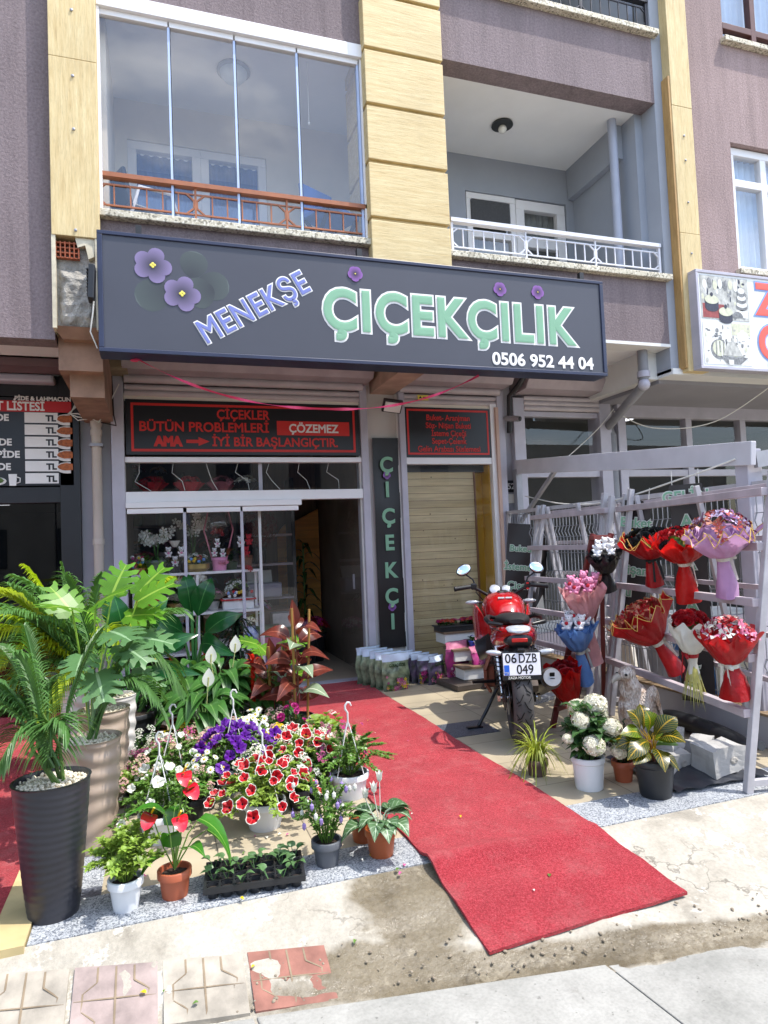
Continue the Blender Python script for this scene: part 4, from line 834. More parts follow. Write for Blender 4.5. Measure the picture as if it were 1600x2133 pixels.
def teddy(g, c, s, m, face=-1.57, m2=None):
    q = MX.Rotation(face+1.57, 3, 'Z'); c = V(c)
    def P(x, y, z): return c+q@V((x*s, y*s, z*s))
    g.sph(P(0, 0, .3), (.24*s, .2*s, .3*s), 10, m); g.sph(P(0, -.02, .75), .24*s, 10, m); g.sph(P(0, -.22, .7), (.11*s, .1*s, .09*s), 8, m); g.sph(P(0, -.31, .73), .035*s, 6, 1)
    for e in (-1, 1):
        g.sph(P(.19*e, 0, .95), .09*s, 8, m); g.sph(P(.24*e, -.12, .4), (.09*s, .09*s, .17*s), 8, m, (0, .5*e, 0)); g.sph(P(.17*e, -.2, .1), (.11*s, .17*s, .1*s), 8, m); g.sph(P(.09*e, -.215, .8), .03*s, 6, 1)
    if m2 is not None: g.sph(P(0, -.22, .42), (.13*s, .06*s, .12*s), 8, m2)
# ---- white display shelves in the window
t = T("display_shelf", "white display shelf unit standing behind the sliding glass panels", "shelf", (.35, 6.9, 0))
for x in (-.58, .0, .6):
    g = G(); g.bx(x-.012, x+.012, -.17, -.145, 0, 1.14); g.bx(x-.012, x+.012, .145, .17, 0, 1.14); g.build("upright", M_pvcw, t)
for z in (.36, .74, 1.13): g = G(); g.bx(-.6, .62, -.175, .175, z, z+.025); g.build("shelf", M_pvcw, t, bev=.003)
SHG = "arrangements on the white window shelves"
def orchid(loc, pm, lab, stems=3, h=.38, pm2=None, potm=None):
    t = T("orchid_arrangement", lab, "flower arrangement", loc, 0, SHG); pot(t, .1, .075, .13, potm or M_gpot)
    g = G(); f = G()
    for i in range(stems):
        a = U(0, 6.3); e = V((.16*math.cos(a), .12*math.sin(a), h*U(.8, 1))); pts = [V((0, 0, .1)), V((e.x*.2, e.y*.2, h*.7)), V((e.x*.6, e.y*.6, h)), e+V((0, 0, -.04))]; g.tube(pts, .004, 5)
        for k in range(7): bloom(f, pts[1].lerp(e, k/6)+V((U(-.03, .03), U(-.03, .03), U(-.02, .05))), (U(-.5, .5), -1, U(-.2, .5)), .042, 0)
    for i in range(9): g.leaf((0, 0, .12), (math.cos(i*.7), math.sin(i*.7), .9), .22, .02, .9, .2, 5, 2)
    g.build("stem", M_grn, t); f.build("flower", pm, t)
orchid((-.02, 6.85, 1.156), M_wht, "white orchids in a round dark grey pot on the top window shelf", 5, .42)
orchid((.33, 6.95, 1.156), M_wht, "tall white orchid spray behind the gold bowl on the top window shelf", 3, .55, potm=M_gold)
t = T("toy_arrangement", "small bowl of colourful toys at the left end of the top window shelf", "flower arrangement", (-.19, 6.82, 1.156), 0, SHG); pot(t, .07, .05, .06, M_terra); g = G()
for i in range(26): g.sph((U(-.06, .06), U(-.06, .06), .05+U(0, .12)), U(.012, .022), 7, i % 5)
g.build("toys", [M_tred, M_twht, M_blu, M_ylw, M_mag], t)
t = T("teddy_arrangement", "pink and white teddy bears in a dark pot under a tiny flower bowl", "teddy bears", (.15, 6.82, 1.156), 0, SHG); pot(t, .055, .045, .08, M_bpot)
for x, z, mm in ((-.06, .15, 0), (.06, .15, 0), (0, .06, 2)):
    g = G(); teddy(g, (x, -.03, z), .1, 0, m2=2); g.build("teddy", [M_twht, M_tblk, M_tpink], t, smooth=True)
g = G(); g.lathe([(.02, .25), (.05, .3), (.052, .31)], n=14); g.build("bowl", M_wht, t); g = G()
for i in range(14): g.leaf((0, 0, .06), (math.cos(i), math.sin(i), 1.4), .2, .018, .6, .2, 4, 2)
g.build("grass", leafm("straw_leaf", "a89a4c"), t)
t = T("gold_bowl_arrangement", "gold bowl of tiny white flowers with one red rose and toys", "flower arrangement", (.35, 6.81, 1.156), 0, SHG); g = G(); g.lathe([(.09, 0), (.125, .03), (.125, .075), (.115, .075)], n=24); g.build("bowl", M_gold, t, smooth=True); g = G(); heap(g, (0, 0, .1), .13, 60, .014, [0, 0, 0, 1]); rosette(g, V((.02, -.1, .14)), (0, -1, .6), .03, 2)
for i in range(40): g.leaf((U(-.08, .08), U(-.06, .06), .06), (U(-1, 1), U(-1, 1), 1.1), .14, .012, .4, .2, 3, 0, 1)
for i in range(6): g.sph((U(-.08, .08), -.1, .1+U(0, .03)), .017, 7, 3+i % 2)
g.build("flower", [M_wht, M_grn, M_red, M_blu, M_ylw], t)
t = T("balloon_basket", "pink bucket of teddy bears under a clear balloon and looped handle", "gift basket", (.57, 6.82, 1.156), 0, SHG); pot(t, .075, .065, .13, mat("pink_box", "d487ad", .5, .08, 5), soil=False)
for x, z in ((-.05, .14), (.03, .13), (-.02, .23)):
    g = G(); teddy(g, (x, -.05, z), .085, 0, m2=2); g.build("teddy", [M_twht, M_tblk, M_tpink], t, smooth=True)
g = G(); g.sph((0, 0, .46), (.13, .13, .14), 24); g.build("balloon", glassm("clear_balloon", .93, 1.2), t, smooth=True)
g = G(); g.tube([(-.07, 0, .12), (-.14, 0, .4), (-.1, 0, .58), (0, 0, .62), (.1, 0, .58), (.14, 0, .4), (.07, 0, .12)], .008, 8); g.build("handle", mat("pink_handle", "b96c7c", .5, .1, 5), t, smooth=True)
g = G(); heap(g, (0, 0, .36), .08, 14, .03, [0], .5); g.build("flower", M_red, t); g = G()
for i in range(7): g.leaf((.08, -.03, .14), (U(.2, .8), U(-.6, 0), 1), .12, .04, .2)
g.build("foil_leaf", mat("copper_foil", "b5724a", .35, .3, 10, metal=.5), t); g = G(); g.lathe([(0, 0), (.03, .02), (0, .04)], (0.03, -.085, .06), 6); g.sph((.0, -.085, .08), (.025, .01, .018), 8); g.sph((.06, -.08, .08), (.025, .01, .018), 8); g.build("bow", M_pnk, t)
t = T("teddy_basket", "red teddy bears over a fern basket at the right end of the top shelf", "gift basket", (.83, 6.82, 1.156), 0, SHG)
for x, z, mm in ((-.05, .22, 0), (.03, .24, 2), (0, .12, 2)):
    g = G(); teddy(g, (x, -.03, z), .11, mm, m2=2); g.build("teddy", [M_twht, M_tblk, M_tred], t, smooth=True)
g = G(); g.lathe([(.05, 0), (.07, .14), (.065, .14)], n=16); g.build("basket", mat("copper_wicker", "6b3f26", .6, .4, 40), t); g = G(); heap(g, (0, -.06, .0), .06, 14, .03, [0], .4); g.build("flower", M_red, t)
orchid((.3, 6.85, .766), M_wht, "white orchids in a white cylinder vase on the middle window shelf", 4, .36, potm=M_wpot)
t = T("toy_planter", "pale trough of toys and white blossoms with a palm sprig on the middle shelf", "flower arrangement", (.74, 6.84, .766), 0, SHG); g = G(); g.bx(-.15, .15, -.08, .08, 0, .11); g.build("trough", M_wpot, t, bev=.01); g = G(); g.bx(-.17, .17, -.1, .1, .09, .105); g.build("red_liner", M_tred, t)
g = G()
for i in range(16): g.sph((U(-.13, .13), U(-.08, -.03), .13+U(0, .05)), .018, 7, i % 5)
g.build("toys", [M_tred, M_twht, M_blu, M_ylw, M_tblk], t); g = G(); heap(g, (0, .02, .18), .12, 26, .035, [0, 0, 1], .9)
for i in range(26): g.leaf((.03, 0, .2), (U(-1, 1), U(-.6, .3), 1.2), .22, .012, .5, .2, 3, 2, 1)
g.build("foliage", [M_wht, M_dgrn], t)
t = T("printed_bucket", "white printed ceramic bucket on the lowest window shelf", "bucket", (.02, 6.82, .386), 0); g = G(); g.lathe([(.07, 0), (.085, .15), (.08, .15)], n=20); g.build("bucket", M_wpot, t, smooth=True); g = G(); g.ext([(-.03, -.084, .05), (.03, -.084, .06), (.02, -.087, .11), (-.02, -.087, .1)], (0, .01, 0)); g.build("print", M_blu, t)
t = T("blue_vase", "blue and white vase with cream blossoms on the lowest window shelf", "vase", (.86, 6.82, .386), 0); g = G(); g.lathe([(.03, 0), (.075, .06), (.08, .12), (.04, .19), (.045, .2)], n=20); g.build("vase", mat("blue_white_glaze", "5465b8", .25, .8, 16, c2="cfd3e6"), t, smooth=True); g = G(); heap(g, (0, 0, .24), .07, 9, .04, [0]); g.build("flower", mat("cream_petal", "e6dfc4", .5, .1, 20), t)
t = T("red_tote", "red tote bag with white lettering band behind the dark palm leaves", "bag", (-.1, 6.83, .766)); g = G(); g.bx(-.13, .1, -.06, .06, 0, .2); g.build("bag", M_tred, t, bev=.01); g = G(); g.tube([(-.06, 0, .2), (-.05, 0, .29), (.02, 0, .29), (.03, 0, .2)], .008, 6); g.build("handle", M_tred, t)
# bouquets behind the transom and string lights
SR = "bouquets on the high shelf behind the transom glass"
t = T("high_shelf", "dark high shelf inside the shop behind the transom glass", "shelf", (.85, 7.0, 1.9)); g = G(); g.bx(-1.1, 1.1, -.15, .15, -.03, 0); g.build("board", M_blackf, t)
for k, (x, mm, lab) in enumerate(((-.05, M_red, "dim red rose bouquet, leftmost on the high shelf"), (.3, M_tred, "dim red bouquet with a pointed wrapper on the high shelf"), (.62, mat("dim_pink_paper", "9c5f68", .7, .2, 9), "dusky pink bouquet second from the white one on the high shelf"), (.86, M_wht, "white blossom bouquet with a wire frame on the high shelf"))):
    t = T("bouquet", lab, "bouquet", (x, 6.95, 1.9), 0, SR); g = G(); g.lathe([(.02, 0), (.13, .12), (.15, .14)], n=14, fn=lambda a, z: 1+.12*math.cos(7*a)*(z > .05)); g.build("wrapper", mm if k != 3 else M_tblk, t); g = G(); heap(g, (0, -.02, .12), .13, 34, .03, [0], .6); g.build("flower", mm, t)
t = T("string_lights", "thin string light wires draped inside the transom glass", "string lights", (.85, 6.55, 2.19)); g = G()
for k in range(7):
    x = -1.0+.3*k; g.tube([(x, 0, 0), (x+U(-.05, .05), 0, -.09), (x+U(-.05, .1), 0, -.17), (x+.1, 0, -.26)], .0035, 5)
g.build("wire", M_wire, t)
# back of shop
t = T("black_shelf", "black metal shelf unit standing at the back of the shop", "shelf", (1.2, 8.2, 0)); g = G()
for x in (-.35, .35): g.bx(x-.02, x+.02, -.2, .2, 0, 2.2)
g.build("upright", M_black, t)
for z in (.75, 1.15, 1.5, 1.95): g = G(); g.bx(-.33, .33, -.2, .2, z, z+.025); g.build("board", M_lilac2, t)
t = T("dried_flower_ball", "large dark red dried flower ball on the black shelf", "flower arrangement", (1.12, 7.95, 1.18)); g = G(); g.lathe([(.06, 0), (.09, .16), (.05, .2)], n=16); g.build("vase", M_bpot, t); g = G()
for i in range(420):
    d = V((RN.gauss(0, 1), RN.gauss(0, 1), RN.gauss(0, 1))).normalized(); bloom(g, V((0, 0, .42))+d*U(.17, .24), d, .026, 0, 4)
g.build("flower", mat("dried_red", "70261f", .9, .35, 30), t)
t = T("printer", "white office printer on the lower board of the black shelf", "printer", (1.2, 8.1, .776)); g = G(); g.bx(-.22, .18, -.15, .15, 0, .17); g.build("body", M_lilac, t, bev=.015); g = G(); g.obx((-.05, .1, .22), (.3, .03, .2), (-.4, 0, 0)); g.build("paper_tray", M_wht, t)
t = T("shop_counter", "wooden shop counter with a tray of pastel flowers inside the door", "counter", (.95, 7.9, 0)); g = G(); g.bx(-.5, .45, -.3, .3, 0, .66); g.build("body", mat("counter_wood", "6f4a2c", .5, .3, 6), t); g = G(); heap(g, (0, 0, .6), .34, 130, .03, [0, 1, 2], .45); g.build("flower", [M_pnk, M_wht, mat("lilac_petal", "8f7bb5", .5, .2, 20)], t)
for k, (x, y, mm, lab) in enumerate(((1.52, 7.5, [M_mag, M_pnk, M_wht], "dark bucket of magenta and white flowers on the shop floor"), (1.72, 7.9, [M_red, M_mag], "dark bucket of red flowers further inside the door"))):
    t = T("flower_bucket", lab, "flower bucket", (x, y, 0), 0, "flower buckets inside the shop"); g = G(); g.lathe([(.12, 0), (.16, .33), (.15, .33)], n=20); g.build("bucket", M_bpot, t); g = G(); heap(g, (0, 0, .38), .2, 70, .04, list(range(len(mm))), .6); g.build("flower", mm, t)
    g = G()
    for i in range(26): g.leaf((0, 0, .3), (U(-1, 1), U(-1, 1), 1.2), .26, .05, .5)
    g.build("foliage", M_dgrn, t)
t = T("indoor_plant", "dark leafy plant against the timber wall inside the shop", "potted plant", (1.7, 8.2, 0)); pot(t, .14, .11, .3, M_bpot); g = G()
for i in range(26): g.leaf((0, 0, .4+.04*i), (math.cos(i*2.4), math.sin(i*2.4), .5), .3, .06, .8)
g.tube([(0, 0, .28), (0, 0, 1.4)], .012, 6); g.build("foliage", M_dgrn, t)
# ---- soil bags beside the banner
M_bagA = mat("green_soil_bag", "93a383", .35, .75, 13, c2="33402e", det=9, bump=.6, bs=20, bd=.012); M_bagB = mat("purple_soil_bag", "6b5578", .35, .7, 13, c2="2c3a2a", det=9, bump=.6, bs=20, bd=.012); M_bagP = mat("magenta_soil_bag", "a92c74", .35, .5, 9, c2="5a1f47", det=8, bump=.3, bs=22); M_bagW = mat("pale_blue_bag_top", "c3d2e2", .35, .15, 9)
def bag(loc, rz, w_, h, d, mt, lab, grp, lean=0, front=False, txt=None):
    t = T("soil_bag", lab, "soil bag", loc, rz, grp)
    def sh(u, v, s_):
        x = (u-.5)*w_*(1-.06*math.sin(v*9)-.1*v*noise.noise((v*4, loc[1]*7, 0))); e = math.sin(math.pi*min(1, max(0, u)))**.5*math.sin(math.pi*min(1, .05+.93*v))**.55
        return (x, s_*d/2*e*(1.2-.5*v)+lean*v*v*h+.02*noise.noise((u*5, v*6, loc[0]*9)), h*v)
    g = G(); g.sheet(lambda u, v: sh(u, v, -1), 12, 14, 0); g.sheet(lambda u, v: sh(u, v, 1), 12, 14, 0)
    g.build("sack", mt, t, smooth=True, ang=80); g = G(); g.sheet(lambda u, v: (lambda p: (p[0], p[1]-.004, p[2]))(sh(u, .8+.2*v, -1)), 10, 4); g.build("pale_band", M_bagW if mt != M_bagP else M_pnk, t, smooth=True)
    if front:
        g = G()
        for i in range(34):
            u = U(.1, .9); v = abs(RN.gauss(.02, .2)); p = sh(u, min(.6, v+.04), -1); bloom(g, V((p[0], p[1]-.006, p[2])), (0, -1, .1), U(.012, .028), i % 4)
        g.build("flower_print", [M_pnk, M_mag, M_ylw, M_dgrn] if mt != M_bagP else [M_pnk, M_mag, M_red, M_wht], t)
    if txt: text(txt, .04 if mt != M_bagP else .045, M_dgrn if mt != M_bagP else M_wht, t, (0, sh(.5, .68, -1)[1]-.012, h*.66), off=.001, width=w_*.62)
    return t
for k in range(5): bag((1.93+.035*k-.02, 6.3-.1*k, 0), .1+(.12, -.1, .16, -.05, 0)[k], .27, .36-.006*k, .09, M_bagA, "green flower soil bag, number %s in the row under the banner" % ("rearmost", "second from the back", "middle", "second from the front", "front")[k] if k < 4 else "front green flower soil bag, fully visible at the carpet's edge under the banner", "green soil bags under the banner", front=k > 3, txt="GÜRAÇ ÖZEL" if k == 4 else None)
for k in range(5): bag((2.27+.055*k, 6.28-.075*k, 0), .15+(.1, -.2, .15, -.1, .3)[k], .23, .29-.006*k, .085, M_bagB if k < 4 else M_bagB, "smaller purple flower soil bag, %s of the row by the boarded window" % ("rearmost", "second from the back", "middle", "second from the front", "front")[k], "purple soil bags by the boarded window", front=k > 2, txt="GÜRAÇ" if k == 4 else None)
bag((2.72, 5.98, .05), .3, .3, .33, .13, M_bagP, "crumpled magenta flower soil bag leaning on the display steps", "magenta soil bags", .05, True, "Violet"); bag((2.9, 5.82, .05), .55, .24, .29, .11, M_bagP, "magenta soil bag slumped sideways in front of the display steps", "magenta soil bags", .25, True)
# ---- display steps with trays
t = T("display_steps", "low white display steps with brown edges by the boarded window", "display steps", (2.95, 6.1, 0)); g = G(); g.obx((-.1, -.28, .03), (.75, .5, .05), (0, 0, .1)); g.build("base_board", mat("dark_board", "4d443e", .6, .25, 5), t, bev=.006)
for z, y, d in ((.06, -.3, .2), (.2, -.1, .22), (.34, .12, .24)):
    g = G(); g.bx(-.3, .45, y-d/2, y+d/2, z-.0, z+.1); g.build("step", M_white, t, bev=.004); g = G(); g.bx(-.32, .46, y-d/2-.015, y+d/2, z+.1, z+.118); g.build("tread", mat("brown_tread", "75604c", .6, .2, 6), t)
def tray(loc, rz, n, mm, lab, fl):
    t = T("flower_tray", lab, "plant tray", loc, rz, "flower trays on the display steps"); g = G(); g.ext([(-.19, -.09, 0), (.19, -.09, 0), (.19, .09, 0), (-.19, .09, 0)], (0, 0, .045)); g.bx(-.205, .205, -.105, .105, .04, .055); g.build("tray", M_bpot, t, bev=.004); g = G()
    for i in range(n):
        p = V((U(-.18, .18), U(-.08, .08), .06))
        for k in range(4): g.leaf(p, (U(-1, 1), U(-1, 1), .9), .055, .03, .3, .2, 3, 0, 0)
        if fl: heap(g, p+V((0, 0, .03)), .03, 8, .011, [1+i % (len(mm)-1)])
    g.build("seedlings", mm, t); return t
M_orr = mat("orange_red_petal", "c4441f", .5, .3, 25, tr=.2)
tray((2.8, 6.2, .46), 0, 34, [M_dgrn, M_red, M_orr, M_mag], "black tray of red kalanchoe on the top display step", True); tray((3.1, 6.24, .46), .1, 34, [M_dgrn, M_mag, M_red], "black tray of magenta kalanchoe on the top step behind the motorcycle", True); tray((3.05, 6.0, .32), 0, 26, [M_dgrn, M_dgrn], "black tray of small green seedlings on the middle display step", False)
t = T("blue_pot_plant", "tiny blue pot with a violet flower on the middle display step", "potted plant", (2.86, 5.93, .32)); pot(t, .035, .028, .06, mat("blue_plastic", "2a3f9c", .4, .1, 6)); g = G()
for i in range(10): g.leaf((0, 0, .05), (U(-1, 1), U(-1, 1), 1.5), .06, .02, .3)
heap(g, (0, 0, .1), .02, 5, .012, [1]); g.build("foliage", [M_dgrn, mat("violet_petal", "5a3bb0", .5, .2, 20, tr=.2)], t)
# crowd of stock deeper in the shop
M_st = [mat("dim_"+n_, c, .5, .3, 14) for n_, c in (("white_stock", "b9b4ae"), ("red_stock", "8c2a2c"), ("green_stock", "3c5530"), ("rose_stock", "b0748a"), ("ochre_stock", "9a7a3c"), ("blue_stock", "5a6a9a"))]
t = T("stock_shelf", "dark stock shelf along the back wall behind the display shelf", "shelf", (.3, 8.4, 0)); 
for x in (-.6, .0, .6): G().bx(x-.015, x+.015, -.15, .15, 0, 2.3).build("upright", M_blackf, t)
for z in (.3, .75, 1.2, 1.65, 2.1): G().bx(-.6, .6, -.15, .15, z, z+.02).build("board", M_dkwall, t)
kinds = []
for k in range(22):
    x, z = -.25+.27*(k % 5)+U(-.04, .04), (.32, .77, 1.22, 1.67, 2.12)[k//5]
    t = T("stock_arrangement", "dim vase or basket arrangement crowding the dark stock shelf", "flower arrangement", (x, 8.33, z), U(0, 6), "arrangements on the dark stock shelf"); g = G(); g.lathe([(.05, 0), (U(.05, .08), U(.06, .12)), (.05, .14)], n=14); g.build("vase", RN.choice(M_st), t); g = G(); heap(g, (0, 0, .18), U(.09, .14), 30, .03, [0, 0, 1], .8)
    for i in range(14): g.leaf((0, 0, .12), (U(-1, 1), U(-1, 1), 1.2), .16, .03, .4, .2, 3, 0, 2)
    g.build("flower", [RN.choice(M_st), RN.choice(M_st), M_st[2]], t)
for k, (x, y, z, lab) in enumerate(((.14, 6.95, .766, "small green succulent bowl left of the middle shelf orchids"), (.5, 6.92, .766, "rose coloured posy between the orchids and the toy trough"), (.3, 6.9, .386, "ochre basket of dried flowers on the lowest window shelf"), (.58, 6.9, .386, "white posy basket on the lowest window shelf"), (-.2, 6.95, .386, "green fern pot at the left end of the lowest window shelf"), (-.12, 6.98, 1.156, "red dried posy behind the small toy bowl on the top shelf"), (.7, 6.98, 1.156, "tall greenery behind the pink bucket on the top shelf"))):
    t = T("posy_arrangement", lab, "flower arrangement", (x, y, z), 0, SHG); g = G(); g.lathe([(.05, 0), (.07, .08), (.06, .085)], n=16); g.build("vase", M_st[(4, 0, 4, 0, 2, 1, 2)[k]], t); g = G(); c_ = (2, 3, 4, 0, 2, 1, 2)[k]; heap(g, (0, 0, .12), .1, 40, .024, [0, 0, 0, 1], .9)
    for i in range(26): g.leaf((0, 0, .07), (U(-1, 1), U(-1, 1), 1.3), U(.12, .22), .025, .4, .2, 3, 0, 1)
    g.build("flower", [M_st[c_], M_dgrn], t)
for k, (x, y) in enumerate(((1.05, 7.0), (1.25, 7.35))):
    t = T("wrapped_pot_stack", "stack of wrapped gift boxes and pots %s the open door" % ("just inside" if k == 0 else "deeper inside"), "gift boxes", (x, y, 0)); z = 0
    for j in range(4): w_ = U(.1, .16); h = U(.1, .18); G().bx(-w_, w_, -w_, w_, z+.001, z+h).build("box", RN.choice(M_st), t, bev=.004); z += h
# ================================================================ RIGHT SIDE: FENCE, PERGOLA, RACKS
M_rackm = mat("grey_rack_paint", "b6b3b6", .5, .2, 9, bump=.05, bs=60); M_racku = mat("mauve_rack_bar", "b8adb1", .5, .2, 9); M_mesh = mat("fence_wire", "8e9096", .45, .1, 9, metal=.3)
t = T("low_wall", "low grey wall with a brown top strip under the mesh fence", "wall", (3.55, 4.7, 0)); g = G(); g.bx(-.05, .07, -1.75, 1.75, 0, .2); g.build("block", mat("pale_block", "a6a5a8", .8, .15, 3, st=(1, 1, .2)), t, bev=.006); g = G(); g.bx(-.06, .08, -1.75, 1.75, .2, .215); g.build("top_strip", mat("earthy_top", "8a7458", .9, .35, 14), t)
t = T("mesh_fence", "grey welded mesh fence panels behind the bouquet racks", "fence", (3.58, 4.7, .2))
for y0, y1 in ((-1.7, -.02), (.02, 1.7)):
    g = G()
    k = 0; y = y0+.03
    while y < y1-.02:
        pts = []
        for zz, dx in ((.02, 0), (.25, 0), (.29, -.022), (.33, 0), (.75, 0), (.79, -.022), (.83, 0), (1.15, 0), (1.2, -.022), (1.25, 0), (1.42, 0)): pts.append((dx, y, zz))
        for a, c_ in zip(pts, pts[1:]): g.bar(a, c_, .0055)
        y += .052
    for zz in (.06, .25, .33, .54, .75, .83, 1.0, 1.15, 1.25, 1.4): g.bar((.004, y0, zz), (.004, y1, zz), .006)
    g.build("mesh", M_mesh, t); g = G()
    for y in (y0, y1): g.bar((0, y, 0), (0, y, 1.45), .035)
    g.bar((0, y0, 1.43), (0, y1, 1.43), .035); g.build("panel_frame", M_rackm, t)
t = T("pergola_frame", "grey steel pergola beam on a pale post over the mesh fence", "pergola", (3.55, 3.3, 0))
g = G(); g.bar((.05, 0, 0), (.05, 0, 1.86), .12, .1); g.build("post", M_lilac, t, bev=.005); g = G(); a = V((-.03, -.12, 1.82)); c_ = V((.17, 3.12, 2.13)); g.bar(a, c_, .04, .15); g.build("beam", mat('sunlit_beam', 'c4c2c7', .5, .1, 5), t, bev=.004)  # beam paler than the other steel: sunlight put into its colour
g = G(); g.bar((.17, 3.12, 1.5), (.13, 2.3, 2.0), .035); g.build("strut", M_steel, t); g = G(); g.bar((.17, 3.1, 0), (.17, 3.1, 2.1), .07); g.build("wall_post", M_steel, t); g = G(); g.bar((0, -.1, 1.78), (1.6, -.1, 2.0), .03, .1); g.build("cross_beam", M_steel, t)
# stored boards and folded frames behind the fence
for k, (x, y, w_, h, mm, rx, lab) in enumerate(((3.8, 3.6, .5, .5, M_wht, .12, "white board leaning behind the near end of the mesh fence"), (3.78, 4.05, .45, .62, M_blu, -.1, "blue edged board leaning behind the mesh fence"), (3.85, 4.6, .3, .75, M_steel, .2, "grey metal sheet leaning behind the middle of the mesh fence"), (3.9, 5.6, .5, .5, mat("dull_red_board", "7d2f35", .6, .2, 5), 0, "dull red crate behind the far mesh panel"), (3.9, 5.15, .5, .6, M_cream, .05, "cream board behind the far mesh panel"))):
    t = T("stored_board", lab, "board", (x, y, 0), 1.57+rx, "boards stored behind the fence"); g = G(); g.obx((0, .0, h/2), (w_, .04, h), (-.12, 0, 0)); g.build("board", mm, t, bev=.004); g = G(); g.bar((-w_/2, -.03, .02), (w_/2, -.03, .02), .03); g.bar((-w_/2, .06, h-.01), (w_/2, .06, h-.01), .025); g.build("batten", M_rackm, t)
RG = "A frame bouquet racks"
def rack(loc, rz, Ln, lab, h=1.66, lean=.26):
    t = T("flower_rack", lab, "rack", loc, rz, RG)
    for i, y in enumerate((0, .09, Ln-.09, Ln) if Ln < 1.4 else (0, Ln-.09, Ln)):
        dz = .03 if i == 1 else 0
        g = G(); g.bar((0, y, 0), (lean, y, h+dz), .038); g.build("leg", M_rackm, t, bev=.003)
    for y in (.02, Ln*.45, Ln-.12, Ln-.03): g = G(); g.bar((2*lean+.04, y, 0), (lean+.02, y, h-.02), .032); g.build("leg", M_rackm, t, bev=.003)
    for z in (.4, .68, .965, 1.255, 1.545):
        g = G(); x = lean*z/h-.035; g.bar((x, -.0, z), (x, Ln+.05, z), .043); g.build("rail", M_racku, t, bev=.003)
        g = G(); x = 2*lean+.04-lean*z/h+.03; g.bar((x, .02, z+.04), (x, Ln, z+.04), .03); g.build("rail", M_racku, t, bev=.003)
    g = G(); g.bar((0, 0, .05), (2*lean, 0, .05), .03); g.build("foot_tie", M_rackm, t)
rack((2.83, 2.73, 0), -.223, 1.68, "near grey A frame rack hung with red and lilac bouquets"); rack((3.2, 4.5, 0), -.03, 1.15, "far grey A frame rack, empty, beside the red easel")
# black banners hung inside the fence
def hang_banner(loc, rz, w_, h, lines, lab, tilt=0, stroke=True, cl=None):
    t = T("hanging_banner", lab, "banner", loc, rz); t.rotation_euler = (0, tilt, rz)
    g = G(); g.sheet(lambda u, v: (w_*(u-.5)+.02*math.sin(v*5)*0, .012*math.sin(v*8+u*3), -h*v), 6, 24); g.build("cloth", mat("brown_black_cloth", "2b2423", .5, .3, 4), t, smooth=True, ang=80)
    for s_, x, z, sz, ro in lines:
        text(s_, sz, M_wht, t, (x, -.018, z), (R(90), R(ro), 0), off=.008, ext=.001, name="letter_outline"); text(s_, sz, M_green if cl is None else cl, t, (x, -.021, z), (R(90), R(ro), 0), off=.002, ext=.001)
    g = G(); g.tube([(-w_*.4, 0, 0), (-w_*.4, 0, .1)], .003, 5); g.tube([(w_*.4, 0, 0), (w_*.4, 0, .1)], .003, 5); g.build("tie", M_wire, t)
hang_banner((3.48, 3.72, 1.68), -1.0, .22, 1.5, [("GELİN", 0, -.12, .105, 0)]+[(c, .0, -.3-.145*i, .125, 0) for i, c in enumerate("ARABASI")][:6]+[("SLER", 0, -1.35, .1, -75)], "long black banner with green GELİN ARABA lettering on the fence")
hang_banner((3.47, 4.2, 1.6), -1.0, .2, 1.0, [("Buket", 0, -.2, .1, 0), ("Nişan", .0, -.56, .095, 0), ("Bu", -.05, -.73, .095, 0)], "short tilted black banner with green Buket lettering", .12)
hang_banner((3.5, 6.02, 1.5), -.5, .24, 1.15, [("Buketi", .02, -.28, .085, 0), ("İsteme", .0, -.47, .095, 0), ("Çiçek", .02, -.66, .1, 0), ("Sepet", .02, -.82, .08, 0)], "curled black banner with pale İsteme lettering beside the boarded window", .1)
t = T("hanging_banner", "rolled black banner with torn pale corner next to the curled banner", "banner", (3.62, 5.75, 1.62)); g = G(); g.sheet(lambda u, v: (.06*math.cos(u*4)-.28*v, -.25*v+.06*math.sin(u*4), -1.0*v), 10, 14); g.build("cloth", bpy.data.materials["brown_black_cloth"], t, smooth=True); g = G(); g.add([(-.25, -.3, -.8), (-.2, -.25, -1.05), (-.34, -.25, -.98)], [(0, 1, 2)]); g.build("torn_corner", M_wht, t)
cable("pale rope strung from the facade across the racks to the pale post", [(3.75, 6.3, 1.8), (3.6, 5.4, 1.66), (3.5, 4.6, 1.62), (3.45, 3.7, 1.72), (3.5, 3.3, 1.8)], .006)
